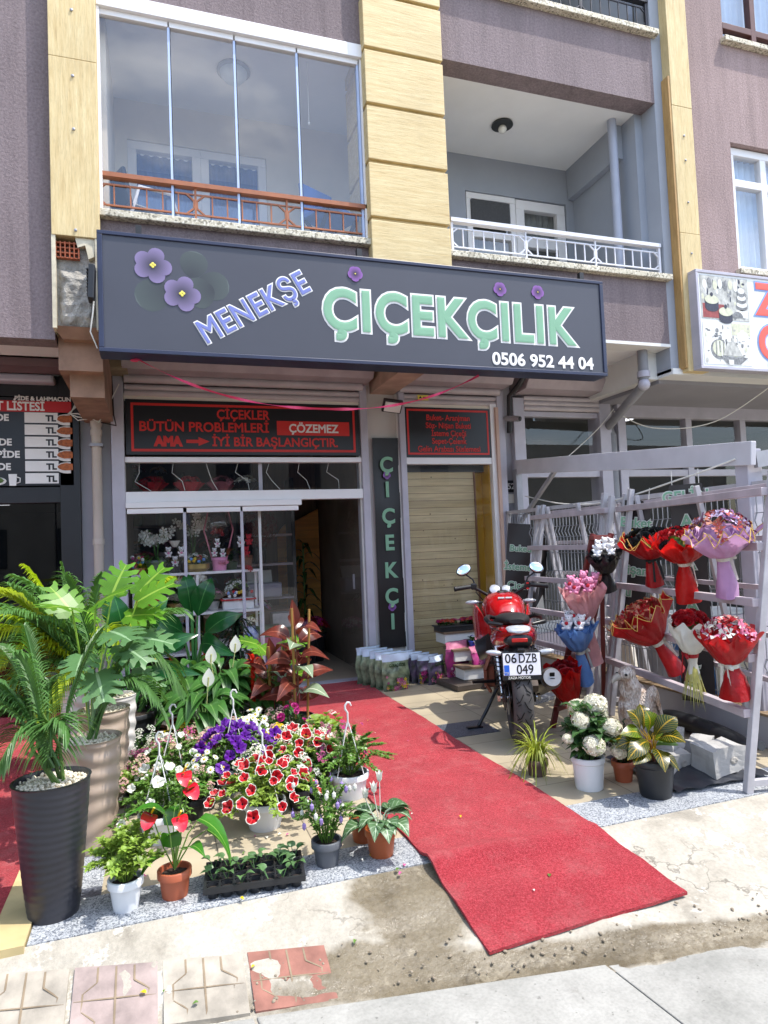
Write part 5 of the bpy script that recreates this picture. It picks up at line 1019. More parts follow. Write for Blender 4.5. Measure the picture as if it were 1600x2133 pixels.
# ---- bouquets
M_paper = {k: mat(k+"_wrap", c, r, .22, 9, bump=.6, bs=34, tr=tr, bd=.008) for k, c, r, tr in (("red", "bd1c22", .35, .45), ("scarlet", "d01d1a", .3, .5), ("lilac", "c79ac4", .5, .3), ("pink", "dba0a2", .6, .25), ("sky", "6f9ad6", .35, .35), ("black", "15151a", .35, .1))}
M_rib = {"white": M_wht, "black": M_tblk, "red": M_red}; M_gedge = mat("gold_trim", "cba650", .4, .15, 12)
M_fly = [mat("lilac_butterfly", "cdb9d6", .5, .3, 30), mat("plum_butterfly", "7b4a7e", .5, .3, 30), mat("red_butterfly", "b44a3c", .5, .3, 30), mat("copper_butterfly", "b06a4e", .45, .3, 30)]
def butterfly(g, p, d, r, m):
    d = V(d).normalized(); x = d.orthogonal().normalized(); y = d.cross(x); a = U(0, 6.28); x, y = x*math.cos(a)+y*math.sin(a), y*math.cos(a)-x*math.sin(a)
    for s_ in (-1, 1):
        g.add([p, p+x*s_*r*.9+y*r*.8+d*r*.5, p+x*s_*r*1.1+y*r*.1+d*r*.55, p+x*s_*r*.35+d*r*.15], [(0, 1, 2, 3)], m); g.add([p, p+x*s_*r*.8-y*r*.25+d*r*.4, p+x*s_*r*.5-y*r*.8+d*r*.3, p-y*r*.15], [(0, 1, 2, 3)], m)
def bouquet(loc, axis, R1, Lw, Lh, paper, fill, lab, cat="bouquet", grp=None, ribbon="white", edge=False, layers=2, dome=.55, spread=0, sd=1, hb=.05):
    """origin at the tie; flowers up the axis, stems below"""
    t = T("bouquet", lab, cat, loc, 0, grp); t.rotation_euler = aim(axis, sd)
    t.scale = (.93, .93, .93)
    ph = sd*1.7
    for l in range(layers):
        g = G(); k = 9+l*2
        def w_(u, v, l=l, k=k):
            a = 6.2832*u+l*.4+ph; r = .028+(R1*(1-.14*l)-.028)*(v**(.62+.12*math.sin(a+sd)))*(1+.16*v*math.sin(a*k/2+l)+.05*math.sin(a*k*1.5+v*6))+.035*v*noise.noise((math.cos(a)*3, math.sin(a)*3, l+sd+v*2))
            tri = abs(((u*k) % 1)-.5)*2; z = Lw*v*(1-.12*l)+.17*R1*2*v**4*(tri-.5)*(1+.4*l)+.02*l
            return V((r*math.cos(a)*(1+spread), r*math.sin(a), z))
        g.sheet(w_, 80, 10)
        o = g.build("wrapper", paper, t, smooth=True, ang=38)
        if edge:
            g = G(); pts = [w_(i/108, 1.0) for i in range(109)]; g.tube(pts, .0026, 5, cap=False); q = g.build("wrapper_edge", M_gedge, None); q.parent = o
    g = G(); g.lathe([(hb*1.25, -Lh), (hb*1.15, -Lh*.7), (hb*.85, -Lh*.35), (.032, -.02), (.03, .01), (.045, .05)], n=14, fn=lambda a, z: 1+.12*math.sin(3*a+z*20)+.06*math.sin(7*a)); g.build("stem_wrap", paper, t, smooth=True)
    if ribbon:
        rm = M_rib[ribbon]; g = G(); g.lathe([(.036, -.018), (.04, 0), (.036, .018)], n=12)
        for s_ in (-1, 1): g.sph((.035*s_, -.04, 0), (.03, .012, .016), 8, 0, (0, .5*s_, 0)); g.add([(.01*s_, -.045, 0), (.03*s_, -.05, 0), (.05*s_, -.06, -.15), (.03*s_, -.06, -.16)], [(0, 1, 2, 3)])
        g.build("ribbon", rm, t)
    cz = Lw*.8; sx = 1+spread
    def dpt():
        q = math.sqrt(U(0, 1)); a = U(0, 6.283); return V((q*math.cos(a)*sx, q*math.sin(a), dome*math.sqrt(max(0, 1-q*q)))), V((q*math.cos(a), q*math.sin(a), 1.0-.5*q))
    g = G(); kind, n, sz, mats = fill
    if kind == 'teddy':
        for i in range(n):
            a = 6.283*i/max(1, n-1); q = 0 if i == n-1 else .55; p = V((q*R1*math.cos(a), q*R1*math.sin(a), cz+.06*(1-q))); g2 = G(); g2_, mm = g2, mats
            teddy(g2, (0, 0, 0), sz, 0, -1.57, m2=2 if len(mats) > 2 else None); o = g2.build("teddy", mats, t, smooth=True); o.location = p; o.rotation_euler = (-.5 if 0 else R(-35), 0, U(-.3, .3)-sd)
        g.lathe([(0, cz*.9), (R1*.7, cz), (R1*.72, cz+.02), (0, cz+.03)], n=16); g.build("filler", M_tblk if paper == M_paper["black"] else paper, t)
    else:
        for i in range(n):
            p, d = dpt(); p = V((p.x*R1*.82, p.y*R1*.82, cz+p.z*R1*.75))
            if kind == 'rose': rosette(g, p, d, sz*U(.85, 1.1), i % len(mats) if len(mats) < 3 else min(len(mats)-1, int(abs(RN.gauss(0, .7)))))
            else: butterfly(g, p, d, sz*U(.8, 1.15), i % len(mats))
        g.build("flower", mats, t); g = G(); g.lathe([(0, cz+dome*R1*.45), (R1*.4*sx, cz+dome*R1*.36), (R1*.7, cz-.03), (R1*.5, cz-.07)], n=18)
        g.build("filler", M_dgrn if kind == 'rose' else paper, t)
    return t
BR = "bouquets on the near rack"; BE = "bouquets on the red easel"
M_rose0, M_rose1 = M_red, mat("crimson_rose", "960f1c", .5, .35, 30, tr=.15)
bouquet((3.1, 3.66, 1.18), (-.2, -.12, 1), .2, .15, .2, M_paper["red"], ('rose', 34, .042, [M_tblk, M_tblk, M_pnk]), "red gold edged bouquet of black and pink roses, left on the rack's top rail", grp=BR, ribbon="black", edge=True, sd=1)
bouquet((3.02, 3.28, 1.16), (-.18, -.12, 1), .205, .17, .26, M_paper["scarlet"], ('rose', 44, .038, [M_red, M_tblk, M_pnk]), "scarlet see through wrapped bouquet, middle of the rack's top rail", grp=BR, sd=2, hb=.06)
bouquet((2.92, 2.88, 1.2), (-.2, -.12, 1), .2, .15, .24, M_paper["lilac"], ('fly', 60, .036, M_fly), "lilac wrapped bouquet of paper butterflies, right end of the top rail", grp=BR, edge=True, dome=.95, sd=3)
bouquet((3.02, 3.55, .645), (-.5, .22, .95), .21, .24, .24, M_paper["red"], ('fly', 46, .036, [M_fly[3], M_fly[3], M_paper["red"]]), "red bouquet of copper butterflies tilted left on the lower rail", grp=BR, edge=True, dome=.6, sd=4)
t = bouquet((2.89, 3.12, .645), (-.06, -.06, 1), .135, .2, .16, M_wht, ('rose', 52, .036, [M_rose0, M_rose1, M_ylw]), "bunch of open red roses with raffia tied stems on the lower rail", grp=BR, ribbon="red", dome=1.0, layers=1, sd=5, hb=.03)
g = G()
for i in range(60): a = U(0, 6.28); g.leaf((.02*math.cos(a), .02*math.sin(a), -.05), (.25*math.cos(a), .25*math.sin(a), -1), U(.15, .3), .008, -.0, 0, 3, 2)
g.build("raffia", mat("raffia", "b5b060", .7, .3, 30), t)
bouquet((2.83, 2.78, .645), (-.12, -.02, 1), .155, .18, .19, M_paper["red"], ('fly', 60, .034, [M_wht, M_red, M_pnk]), "red wrapped dome bouquet of pale hearts at the near end of the lower rail", grp=BR, dome=.95, sd=6, hb=.065)
# ---- red easel with bouquets
M_ease = mat("oxblood_paint", "6a1f1c", .45, .25, 9); t = T("display_easel", "oxblood red leaning easel holding four bouquets", "easel", (2.62, 4.2, 0))
pA, pB, pC, pD = V((0, 0, 0)), V((.36, -.1, 1.36)), V((.23, .1, 0)), V((.59, .0, 1.36))
for a, c_ in ((pA, pB), (pC, pD)): g = G(); g.bar(a, c_, .036); g.build("leg", M_ease, t, bev=.003)
for k in (.1, .36, .54, .76, .98): g = G(); a = pA.lerp(pB, k)+V((-.03, -.03, 0)); c_ = pC.lerp(pD, k)+V((-.03, -.03, 0)); g.bar(a, c_, .034); g.build("rung", M_ease, t, bev=.003)
g = G(); g.bar((.62, .25, 0), (.5, .0, 1.3), .03); g.build("leg", M_ease, t, bev=.003)
M_rose = [M_red, mat("deep_red_rose", "8e0f1a", .5, .3, 30, tr=.15)]
bouquet((2.98, 3.98, 1.08), (-.25, -.25, 1), .13, .16, .14, M_paper["black"], ('teddy', 5, .1, [M_twht, M_tblk]), "black wrapped bouquet of black and white teddies, top of the easel", "bouquet", BE, None, sd=1)
bouquet((2.8, 3.98, .76), (-.25, -.15, 1), .15, .26, .34, M_paper["pink"], ('teddy', 6, .125, [M_tpink, M_tblk, M_tred]), "pink wrapped bouquet of pink teddies in the upper half of the easel", "bouquet", BE, "white", sd=2)
bouquet((2.73, 3.98, .56), (-.25, -.15, 1), .14, .2, .26, M_paper["sky"], ('teddy', 6, .12, [M_twht, M_tblk, M_tred]), "sky blue wrapped bouquet of white teddies in the lower half of the easel", "bouquet", BE, "white", sd=3)
bouquet((2.66, 4.0, .2), (-.35, -.1, 1), .135, .3, .2, M_paper["scarlet"], ('rose', 46, .036, M_rose), "scarlet wrapped bouquet of red roses, lowest on the easel", "bouquet", BE, "white", sd=4, dome=.8)
# ---- eagle statue
mt, n, b, o = nodes("weathered_bronze"); ln = n.links.new; t_ = n.nodes.new("ShaderNodeTexCoord"); mp = n.nodes.new("ShaderNodeMapping"); mp.inputs['Scale'].default_value = (1, 1, .4); ln(t_.outputs['Object'], mp.inputs[0])
v = n.nodes.new("ShaderNodeTexVoronoi"); v.inputs['Scale'].default_value = 120; ln(mp.outputs[0], v.inputs['Vector'])
c = mixc(n, ramp(n, nz(n, 14, 5, .6), [(.4, 0.), (.62, 1.)]), C("a78a72"), C("ddd3c8")); c = mixc(n, ramp(n, v.outputs['Distance'], [(.45, 0.), (1., .8)]), c, C("5d4434")); ln(c, b.inputs['Base Color']); b.inputs['Roughness'].default_value = .6; bumpn(n, b, v.outputs['Distance'], .9, .01); M_eag = mt
t = T("eagle_statue", "weathered bronze and white eagle statue looking left behind the croton", "statue", (2.87, 3.62, 0), .15); t.scale = (1.12, 1.12, 1.12)
g = G(); g.sph((0, 0, .2), (.088, .098, .16), 20, 0, (0, .12, 0)); g.sph((-.028, 0, .32), (.058, .06, .1), 18, 0, (0, -.1, 0)); g.sph((-.045, 0, .41), (.052, .046, .047), 18); g.sph((-.08, 0, .402), (.036, .027, .025), 12); g.sph((.075, 0, .06), (.03, .055, .09), 14, 0, (0, .3, 0))
for s_ in (-1, 1): g.sph((.03, .085*s_, .2), (.062, .034, .15), 16, 0, (.0, .22, .1*s_)); g.sph((-.03, .045*s_, .06), (.04, .035, .06), 12); g.sph((-.06, .045*s_, .01), (.05, .03, .016), 10)
g.bx(-.1, .12, -.09, .09, -.0, .02)
o = g.build("body", M_eag, t, smooth=True); r_ = o.modifiers.new("remesh", 'REMESH'); r_.mode = 'VOXEL'; r_.voxel_size = .007; r_.use_smooth_shade = True; s_ = o.modifiers.new("smooth", 'SMOOTH'); s_.factor = .5; s_.iterations = 6
g = G(); g.tube([(-.115, 0, .4), (-.14, 0, .395), (-.158, 0, .38), (-.162, 0, .365)], [.022, .018, .011, .003], 10); g.build("beak", mat("pale_beak", "a9a092", .5, .2, 15), t, smooth=True)
for s_ in (-1, 1):
    g = G(); g.sph((-.088, .034*s_, .412), .008, 8); g.build("eye", M_tblk, t); g = G()
    for k in range(12): g.leaf((.03+.006*k, s_*(.128-.002*k), .3-.016*k), (.35, 0, -1), .13, .03, 0, .15, 4, 0, nrm=(0, s_, .1))
    g.build("wing_feathers", M_eag, t, smooth=True)
# ---- stones, tarpaulin, pipe roll
M_stone = mat("kerb_stone", "a9a7a3", .9, .18, 10, bump=.4, bs=50)
for k, (c_, sz, ro, lab) in enumerate((((2.74, 3.2, .17), (.17, .15, .12), (.1, .1, .4), "broken kerb stone on top of the left one by the croton"), ((2.68, 3.1, .075), (.18, .14, .1), (0, .1, .2), "broken kerb stone at the bottom of the left pair"), ((2.9, 2.98, .1), (.27, .16, .14), (0, 0, .15), "largest kerb stone behind the rack's near leg"), ((3.0, 3.22, .08), (.2, .12, .1), (0, 0, .6), "pale kerb stone behind the largest one"))):
    t = T("kerb_stone", lab, "stone", (c_[0], c_[1], c_[2]-sz[2]/2), ro[2], "kerb stones on the tarpaulin"); g = G(); k_ = V(sz)/2
    def sk(p): return V(p)+V((noise.noise(V(p)*9+V((k, 0, 0))), noise.noise(V(p)*9+V((0, k, 5))), noise.noise(V(p)*9+V((3, 0, k)))))*.02
    for ax in range(3):
        for sg in (-1, 1):
            def fc(u, v, ax=ax, sg=sg):
                q = [0, 0, 0]; q[ax] = sg*k_[ax]; q[(ax+1) % 3] = (u*2-1)*k_[(ax+1) % 3]*sg; q[(ax+2) % 3] = (v*2-1)*k_[(ax+2) % 3]; return sk(q)+V((0, 0, k_.z))
            g.sheet(fc, 5, 5)
    g.build("block", M_stone, t); g = G(); g.sph((.02, -k_.y, k_.z), (.03, .004, .02), 6); g.build("chip", M_mort, t)
g = G(); g.sheet(lambda u, v: (2.5+.62*u, 2.85+.6*v, .012+.05*max(0, math.sin(math.pi*u)*math.sin(math.pi*v))+.014*noise.noise((u*7, v*7, 3))+.012*abs(math.sin(u*13+v*4))), 30, 30); tag(g.build("tarpaulin", mat("black_tarpaulin", "34363c", .35, .3, 5, bump=.3, bs=20), smooth=True, ang=80), "crumpled black tarpaulin under the kerb stones", "tarpaulin")
t = T("sandbag", "long black sandbag against the low wall", "sandbag", (3.35, 3.55, .06), 1.5); g = G(); g.sph((0, 0, 0), (.42, .07, .06), 20); g.sph((.1, .02, .02), (.3, .06, .05), 16); o = g.build("sack", M_bpot, t, smooth=True); g = G(); g.tube([(-.42, 0, 0), (-.47, 0, .02)], [.02, .03], 8); g.build("tied_end", M_bpot, t)
t = T("bottle", "small dark bottle between the kerb stones", "bottle", (2.78, 3.2, .06)); g = G(); g.lathe([(.03, 0), (.034, .02), (.034, .13), (.015, .17), (.015, .19)], n=14); g.build("body", M_bpot, t, smooth=True); g = G(); g.lathe([(.017, .185), (.017, .2), (0, .2)], n=12); g.build("cap", M_black, t)
t = T("granite_offcut", "flat grey granite offcut on the floor behind the easel", "slab", (2.95, 5.0, 0), .3); g = G(); g.ext([(-.2, -.15, 0), (.2, -.12, 0), (.16, .16, 0), (-.18, .14, 0)], (0, 0, .03)); g.build("slab", M_gran, t)
# ================================================================ MOTORCYCLE
def loft(g, secs, n=20, m=0, pw=2.4):
    """rings (y, half width, z low, z high[, x centre]) joined along y"""
    vs = []; k = len(secs)
    for s_ in secs:
        y, w_, z0, z1 = s_[:4]; xc = s_[4] if len(s_) > 4 else 0
        for j in range(n):
            a = 6.28318*j/n; ca, sa = math.cos(a), math.sin(a)
            vs.append((xc+w_*math.copysign(abs(ca)**(2/pw), ca), y, (z0+z1)/2+(z1-z0)/2*math.copysign(abs(sa)**(2/pw), sa)))
    fs = [(i*n+j, (i+1)*n+j, (i+1)*n+(j+1) % n, i*n+(j+1) % n) for i in range(k-1) for j in range(n)]
    fs += [tuple(range(n)), tuple((k-1)*n+j for j in range(n-1, -1, -1))]
    return g.add(vs, fs, m)
M_mred = mat("gloss_red_paint", "a50c12", .18, .1, 3, coat=.8); M_mblk = mat("satin_black_trim", "121214", .35, .3, 8); M_tyre = mat("dusty_tyre", "4c4a49", .85, .3, 7, bump=.1, bs=60); M_groove = mat("tyre_groove", "0d0d0d", .9, .2, 10)
M_chr = mat("worn_chrome", "b9b9bb", .2, .2, 10, metal=1); M_eng = mat("engine_grey", "4a403b", .5, .4, 14, metal=.4); M_mirror = mat("mirror_glass", "e8eef5", .02, .01, 3, metal=1); M_lens = mat("clear_lens", "b9bdc2", .15, .2, 30, metal=.3); M_tail = mat("red_lens", "c01a15", .2, .2, 20); M_exh = mat("exhaust_steel", "54504d", .35, .3, 10, metal=.7); M_seatm = mat("seat_vinyl", "141416", .6, .2, 20, bump=.2, bs=70); M_copper = mat("rusty_copper", "8a553f", .5, .4, 15, metal=.4)
MB = T("motorcycle", "red motorcycle parked nose in beside the red carpet, seen from behind", "motorcycle", (2.25, 4.0, 0), -.4); MB.scale = (.95, .95, .95)
RX = MX(((0, 0, 1), (0, 1, 0), (-1, 0, 0)))
def wheel(y, r, wd, nm):
    wz = MB
    h = wd/2; prof = [(r*.72, -h*.72), (r*.8, -h*.98), (r*.88, -h), (r*.95, -h*.78), (r*.985, -h*.45), (r, 0), (r*.985, h*.45), (r*.95, h*.78), (r*.88, h), (r*.8, h*.98), (r*.72, h*.72)]
    g = G(); g.lathe(prof+[prof[0]], (0, y, r), 48, rot=RX); o = g.build(nm, M_tyre, MB, smooth=True)
    g = G(); nn = 17
    def sp(a, q):
        rr = r*(1-.05*abs(q)**2.2)+.0012; return V((q*h*.8, y+rr*math.sin(a), r-rr*math.cos(a)))
    for i in range(nn):
        a0 = 6.2832*i/nn
        for s_ in (-1, 1):
            g.tube([sp(a0+.05*(s_ > 0)*3, .0+.04*s_), sp(a0+.14+.15*(s_ > 0), .45*s_), sp(a0+.19+.15*(s_ > 0), .9*s_)], [.004, .0042, .003], 4)
            g.tube([sp(a0+.2+.15*(s_ > 0), .35*s_), sp(a0+.24+.15*(s_ > 0), .75*s_)], [.003, .0035], 4)
            g.tube([sp(a0+.06, .95*s_), sp(a0+.16, .6*s_)], .0032, 4)
    q = g.build("tread_groove", M_groove, None); q.parent = o
    g = G(); g.lathe([(r*.7, -h*.7), (r*.72, -h*.7), (r*.72, h*.7), (r*.7, h*.7), (r*.64, h*.3), (r*.64, -h*.3), (r*.7, -h*.7)], (0, y, r), 40, rot=RX); g.lathe([(.0, -h*.8), (.045, -h*.8), (.045, h*.8), (0, h*.8)], (0, y, r), 20, rot=RX)
    for i in range(6):
        a = 6.2832*i/6; g.bar((0, y+.04*math.sin(a), r+.04*math.cos(a)), (0, y+r*.66*math.sin(a), r+r*.66*math.cos(a)), .03, .022, 0, (1, 0, 0))
    q = g.build("rim", M_mblk, None, smooth=True); q.parent = o
    g = G(); g.lathe([(.07, 0), (.12, 0), (.12, .004), (.07, .004)], (-h-.01, y, r), 30, rot=RX); q = g.build("brake_disc", M_chr, None); q.parent = o
wheel(0, .31, .135, "rear_wheel"); wheel(1.3, .3, .11, "front_wheel")
def mp_(name, mt, fn, smooth=True, bev=0, par=None):
    g = G(); fn(g); o = g.build(name, mt, None if par else MB, smooth=smooth, bev=bev)
    if par: o.parent = par
    return o
# bodywork
tank = mp_("fuel_tank", M_mred, lambda g: loft(g, [(.5, .085, .74, .86), (.56, .125, .7, .92), (.68, .16, .68, .97), (.8, .178, .68, .99), (.92, .165, .7, .985), (1.0, .11, .74, .95), (1.03, .05, .78, .9)], 28))
mp_("filler_cap", M_chr, lambda g: g.lathe([(.045, .985), (.045, .995), (.03, 1.002), (0, 1.002)], (0, .8, 0), 20), par=tank); mp_("tank_badge", M_lens, lambda g: (g.obx((-.03, .62, .952), (.05, .02, .008), (.45, 0, 0)), g.obx((.03, .62, .952), (.05, .02, .008), (.45, 0, 0))), False, par=tank)
for s_ in (-1, 1):
    sh = mp_("side_shroud", M_mred, lambda g: loft(g, [(.6, .012, .62, .74, .14*s_), (.75, .022, .52, .84, .19*s_), (.95, .026, .56, .88, .22*s_), (1.1, .02, .66, .86, .22*s_), (1.16, .008, .74, .82, .2*s_)], 14))
    mp_("shroud_grille", M_mblk, lambda g: (loft(g, [(.58, .02, .5, .68, .15*s_), (.75, .03, .44, .62, .2*s_), (.95, .03, .48, .6, .21*s_)], 12)), par=sh); mp_("shroud_edge", M_wht, lambda g: g.bar((.215*s_, .72, .5), (.245*s_, .98, .57), .004, .014), False, par=sh)
mp_("seat", M_seatm, lambda g: loft(g, [(-.1, .05, .835, .865), (.0, .1, .8, .885), (.18, .13, .77, .885), (.3, .13, .75, .85), (.45, .12, .73, .835), (.56, .1, .74, .85)], 20))
tailc = mp_("tail_cowl", M_mred, lambda g: loft(g, [(-.2, .055, .75, .8), (-.14, .1, .7, .82), (-.02, .145, .65, .83), (.15, .165, .6, .81), (.32, .155, .6, .78), (.48, .12, .64, .76)], 24, 0, 2.2))
mp_("tail_inset", M_mblk, lambda g: loft(g, [(-.215, .045, .71, .755), (-.2, .085, .685, .775), (-.12, .1, .68, .78)], 18), par=tailc); mp_("tail_light", M_lens, lambda g: loft(g, [(-.222, .03, .785, .8), (-.205, .075, .785, .815), (-.16, .085, .79, .832)], 16), par=tailc); mp_("brake_light", M_tail, lambda g: g.obx((0, -.217, .738), (.105, .012, .026), (0, 0, 0)), True, .004, tailc)
for s_ in (-1, 1): mp_("grab_rail", M_mblk, lambda g: g.tube([(.1*s_, .2, .84), (.17*s_, .16, .86), (.2*s_, .02, .86), (.185*s_, -.1, .845), (.1*s_, -.14, .835)], [.012, .017, .019, .017, .01], 10))
mp_("rear_mudguard", M_mblk, lambda g: (loft(g, [(-.25, .055, .56, .66), (-.2, .085, .55, .69), (-.1, .095, .58, .7), (.1, .08, .6, .68)], 16), loft(g, [(-.12, .06, .5, .6), (.05, .075, .62, .66), (.2, .06, .58, .64)], 12)))
for s_ in (-1, 1):
    o = mp_("rear_indicator", M_lens, lambda g: g.sph((.17*s_, -.2, .655), (.06, .022, .02), 12, 0, (0, -.12*s_, 0))); mp_("stalk", M_mblk, lambda g: g.tube([(.07*s_, -.18, .655), (.13*s_, -.19, .655)], .011, 8), par=o)
    o = mp_("front_indicator", M_lens, lambda g: g.sph((.24*s_, 1.0, .89), (.06, .025, .02), 12)); mp_("stalk", M_mblk, lambda g: g.tube([(.1*s_, 1.05, .88), (.2*s_, 1.0, .89)], .01, 8), par=o)
# number plate
pl = mp_("number_plate", M_mblk, lambda g: g.obx((0, -.262, .575), (.262, .012, .185), (-.12, 0, .0)), False, .004); pl.name = "number_plate"
def plp(x, z, y=-.0085): q = Euler((-.12, 0, 0)).to_matrix(); return V((0, -.262, .575))+q@V((x, y, z))
mp_("plate_face", mat("plate_white", "e6e7ea", .4, .03, 4), lambda g: g.obx(plp(0, .012, -.007), (.245, .004, .145), (-.12, 0, 0)), False, .003, pl); mp_("country_band", mat("plate_blue", "1f5fc4", .4, .05, 4), lambda g: g.obx(plp(-.1, -.025, -.0095), (.034, .002, .066), (-.12, 0, 0)), False, par=pl)
rt_ = (math.pi/2-.12, 0, 0)
text("06", .085, M_tblk, pl, plp(-.07, .022, -.0098), rt_, off=.0012, ext=.0006, width=.076); text("DZB", .085, M_tblk, pl, plp(.04, .022, -.0098), rt_, off=.0012, ext=.0006, width=.118); text("049", .085, M_tblk, pl, plp(.02, -.05, -.0098), rt_, off=.0012, ext=.0006, width=.11); text("TR", .025, M_wht, pl, plp(-.1, -.054, -.0112), rt_, ext=.0004); text("ZAZA MOTOR", .024, M_wht, pl, plp(-.02, -.083, -.0075), rt_, off=.0006, ext=.0004, width=.15);
# running gear
for s_ in (-1, 1):
    o = mp_("shock_absorber", M_chr if s_ < 0 else M_mblk, lambda g: (g.tube([(.125*s_, .16, .66), (.12*s_, .06, .47)], .027 if s_ < 0 else .02, 12), g.tube([(.12*s_, .06, .47), (.115*s_, -.0, .34)], .012, 10)))
    def coil(g):
        g.tube([V((.125*s_, .16, .66)).lerp(V((.115*s_, .0, .35)), .12+.8*i/90)+V((.03*math.cos(i*.6), .03*math.sin(i*.6), 0)) for i in range(91)], .0055, 6)
    mp_("spring", M_mblk, coil, par=o); mp_("swing_arm", M_mblk if s_ > 0 else M_eng, lambda g: g.bar((.1*s_, .52, .37), (.1*s_, -.05, .31), .03, .05), False, .005); mp_("foot_peg", M_mblk, lambda g: g.bar((.13*s_, .42, .34), (.3*s_, .38, .345), .028, .022), False, .004); mp_("frame_tube", M_mred if 0 else M_mblk, lambda g: g.tube([(.08*s_, .1, .66), (.1*s_, .45, .6), (.1*s_, .52, .38), (.1*s_, .62, .22), (.1*s_, .9, .22), (.06*s_, 1.02, .82)], .017, 8)); mp_("fork_leg", M_chr, lambda g: (g.tube([(.1*s_, 1.3, .3), (.1*s_, 1.14, .66)], .024, 12), g.tube([(.1*s_, 1.14, .66), (.1*s_, 1.0, .97)], .018, 10)))
mp_("axle", M_chr, lambda g: (g.tube([(-.15, 0, .31), (.15, 0, .31)], .014, 10), g.bx(-.15, -.13, -.03, .03, .29, .33), g.bx(.13, .15, -.03, .03, .29, .33)))
def chain(g):
    for i in range(46):
        u = i/46*2
        if u < 1: p = V((-.1, .5-.5*u, .41-.04*u)); d = V((0, -1, -.08))
        else: p = V((-.1, .5*(u-1), .25+.06*(u-1))); d = V((0, 1, .1))
        g.bar(p, p+d.normalized()*.014, .012, .014)
mp_("chain", M_mblk, chain, False); mp_("sprocket", M_mblk, lambda g: g.lathe([(.03, 0), (.085, 0), (.085, .006), (.03, .006)], (-.103, 0, .31), 28, rot=RX, fn=lambda a, z: 1+.03*math.cos(a*28)), False)
def engine(g):
    loft(g, [(.5, .1, .26, .46), (.58, .14, .22, .5), (.75, .14, .22, .48), (.88, .1, .24, .42)], 16, 0, 4)
    for k in range(7): g.obx((0, .83+.012*k, .45+.025*k), (.17, .15, .012), (.35, 0, 0))
    for s_ in (-1, 1): g.lathe([(.09, 0), (.09, .03), (.05, .045), (0, .045)], (.13*s_, .66, .36), 20, rot=RX if s_ > 0 else MX(((0, 0, -1), (0, 1, 0), (1, 0, 0))))
mp_("engine", M_eng, engine); mp_("crankcase_cover", M_copper, lambda g: (g.bx(-.2, -.12, .5, .58, .28, .44), g.tube([(-.17, .5, .5), (-.19, .5, .3), (-.16, .42, .26)], .014, 8), g.bar((-.2, .42, .42), (-.15, .5, .52), .03, .02)), False, .006)
mp_("gear_lever", M_chr, lambda g: g.tube([(-.17, .6, .3), (-.2, .45, .28), (-.24, .44, .28)], .008, 6)); mp_("side_stand", M_mblk, lambda g: (g.tube([(-.11, .5, .26), (-.2, .42, .12), (-.27, .36, .02)], .013, 8), g.obx((-.3, .36, .01), (.12, .04, .014), (0, 0, .3))))
ex = mp_("exhaust_silencer", M_exh, lambda g: (g.tube([(.12, .85, .22), (.15, .7, .2), (.17, .5, .22), (.19, .38, .29)], .024, 10), g.tube([(.19, .4, .28), (.2, .33, .31), (.215, .0, .43), (.22, -.06, .45)], [.03, .062, .072, .074], 20)))
mp_("exhaust_tip", mat("brushed_tip", "a79c92", .3, .15, 20, metal=.8), lambda g: g.tube([(.22, -.05, .446), (.222, -.1, .463)], [.075, .06], 20), par=ex); mp_("outlet", M_groove, lambda g: (g.obx((.222, -.104, .483), (.034, .006, .03), (.35, 0, 0)), g.obx((.222, -.098, .443), (.034, .006, .03), (.35, 0, 0))), False, .006, ex); mp_("hanger", M_chr, lambda g: (g.bar((.13, .15, .42), (.17, .08, .47), .012, .03), g.tube([(.14, .2, .44), (.17, .18, .46)], .012, 8)), False, par=ex)
# cockpit
mp_("handlebar", M_mblk, lambda g: g.tube([(-.37, .9, 1.02), (-.26, .93, 1.03), (-.19, .95, 1.0), (-.1, 1.0, .945), (0, 1.01, .94), (.1, 1.0, .945), (.19, .95, 1.0), (.26, .93, 1.03), (.37, .9, 1.02)], .013, 10))
for s_ in (-1, 1):
    mp_("grip", M_seatm, lambda g: (g.tube([(.25*s_, .932, 1.03), (.375*s_, .898, 1.018)], .019, 12), g.tube([(.375*s_, .898, 1.018), (.39*s_, .894, 1.017)], .022, 12))); mp_("switch_pod", M_mblk, lambda g: g.obx((.225*s_, .935, 1.03), (.05, .05, .055), (0, 0, 0)), False, .012); mp_("brake_lever" if s_ > 0 else "clutch_lever", M_mblk, lambda g: g.tube([(.22*s_, .97, 1.02), (.28*s_, 1.0, 1.01), (.38*s_, .96, 1.0)], .006, 6))
    o = mp_("mirror", M_mblk, lambda g: (g.tube([(.215*s_, .94, 1.05), (.23*s_, .95, 1.09), (.29*s_, .93, 1.135)], .007, 8), g.sph((.305*s_, .93, 1.17), (.066, .02, .047), 16, 0, (-.3, .45*s_, 0)))); mp_("mirror_glass", M_mirror, lambda g: g.sph((.305*s_, .914, 1.175), (.06, .006, .041), 20, 0, (-.33, .45*s_, -.12*s_)), par=o)
mp_("red_switch", M_tail, lambda g: (g.obx((.222, .907, 1.045), (.022, .008, .012)), g.obx((.222, .907, 1.0), (.022, .008, .012))), False)
dsh = mp_("instrument_cluster", M_mblk, lambda g: (g.obx((0, 1.03, .975), (.19, .06, .07), (-.5, 0, 0)),), False, .02)
for x, r_ in ((-.045, .044), (.05, .036)): mp_("dial", M_lens, lambda g: g.lathe([(r_, 0), (r_, .008), (r_*.85, .012), (0, .012)], (x, 1.0, .995), 24, rot=Euler((.9, 0, 0)).to_matrix()), par=dsh)
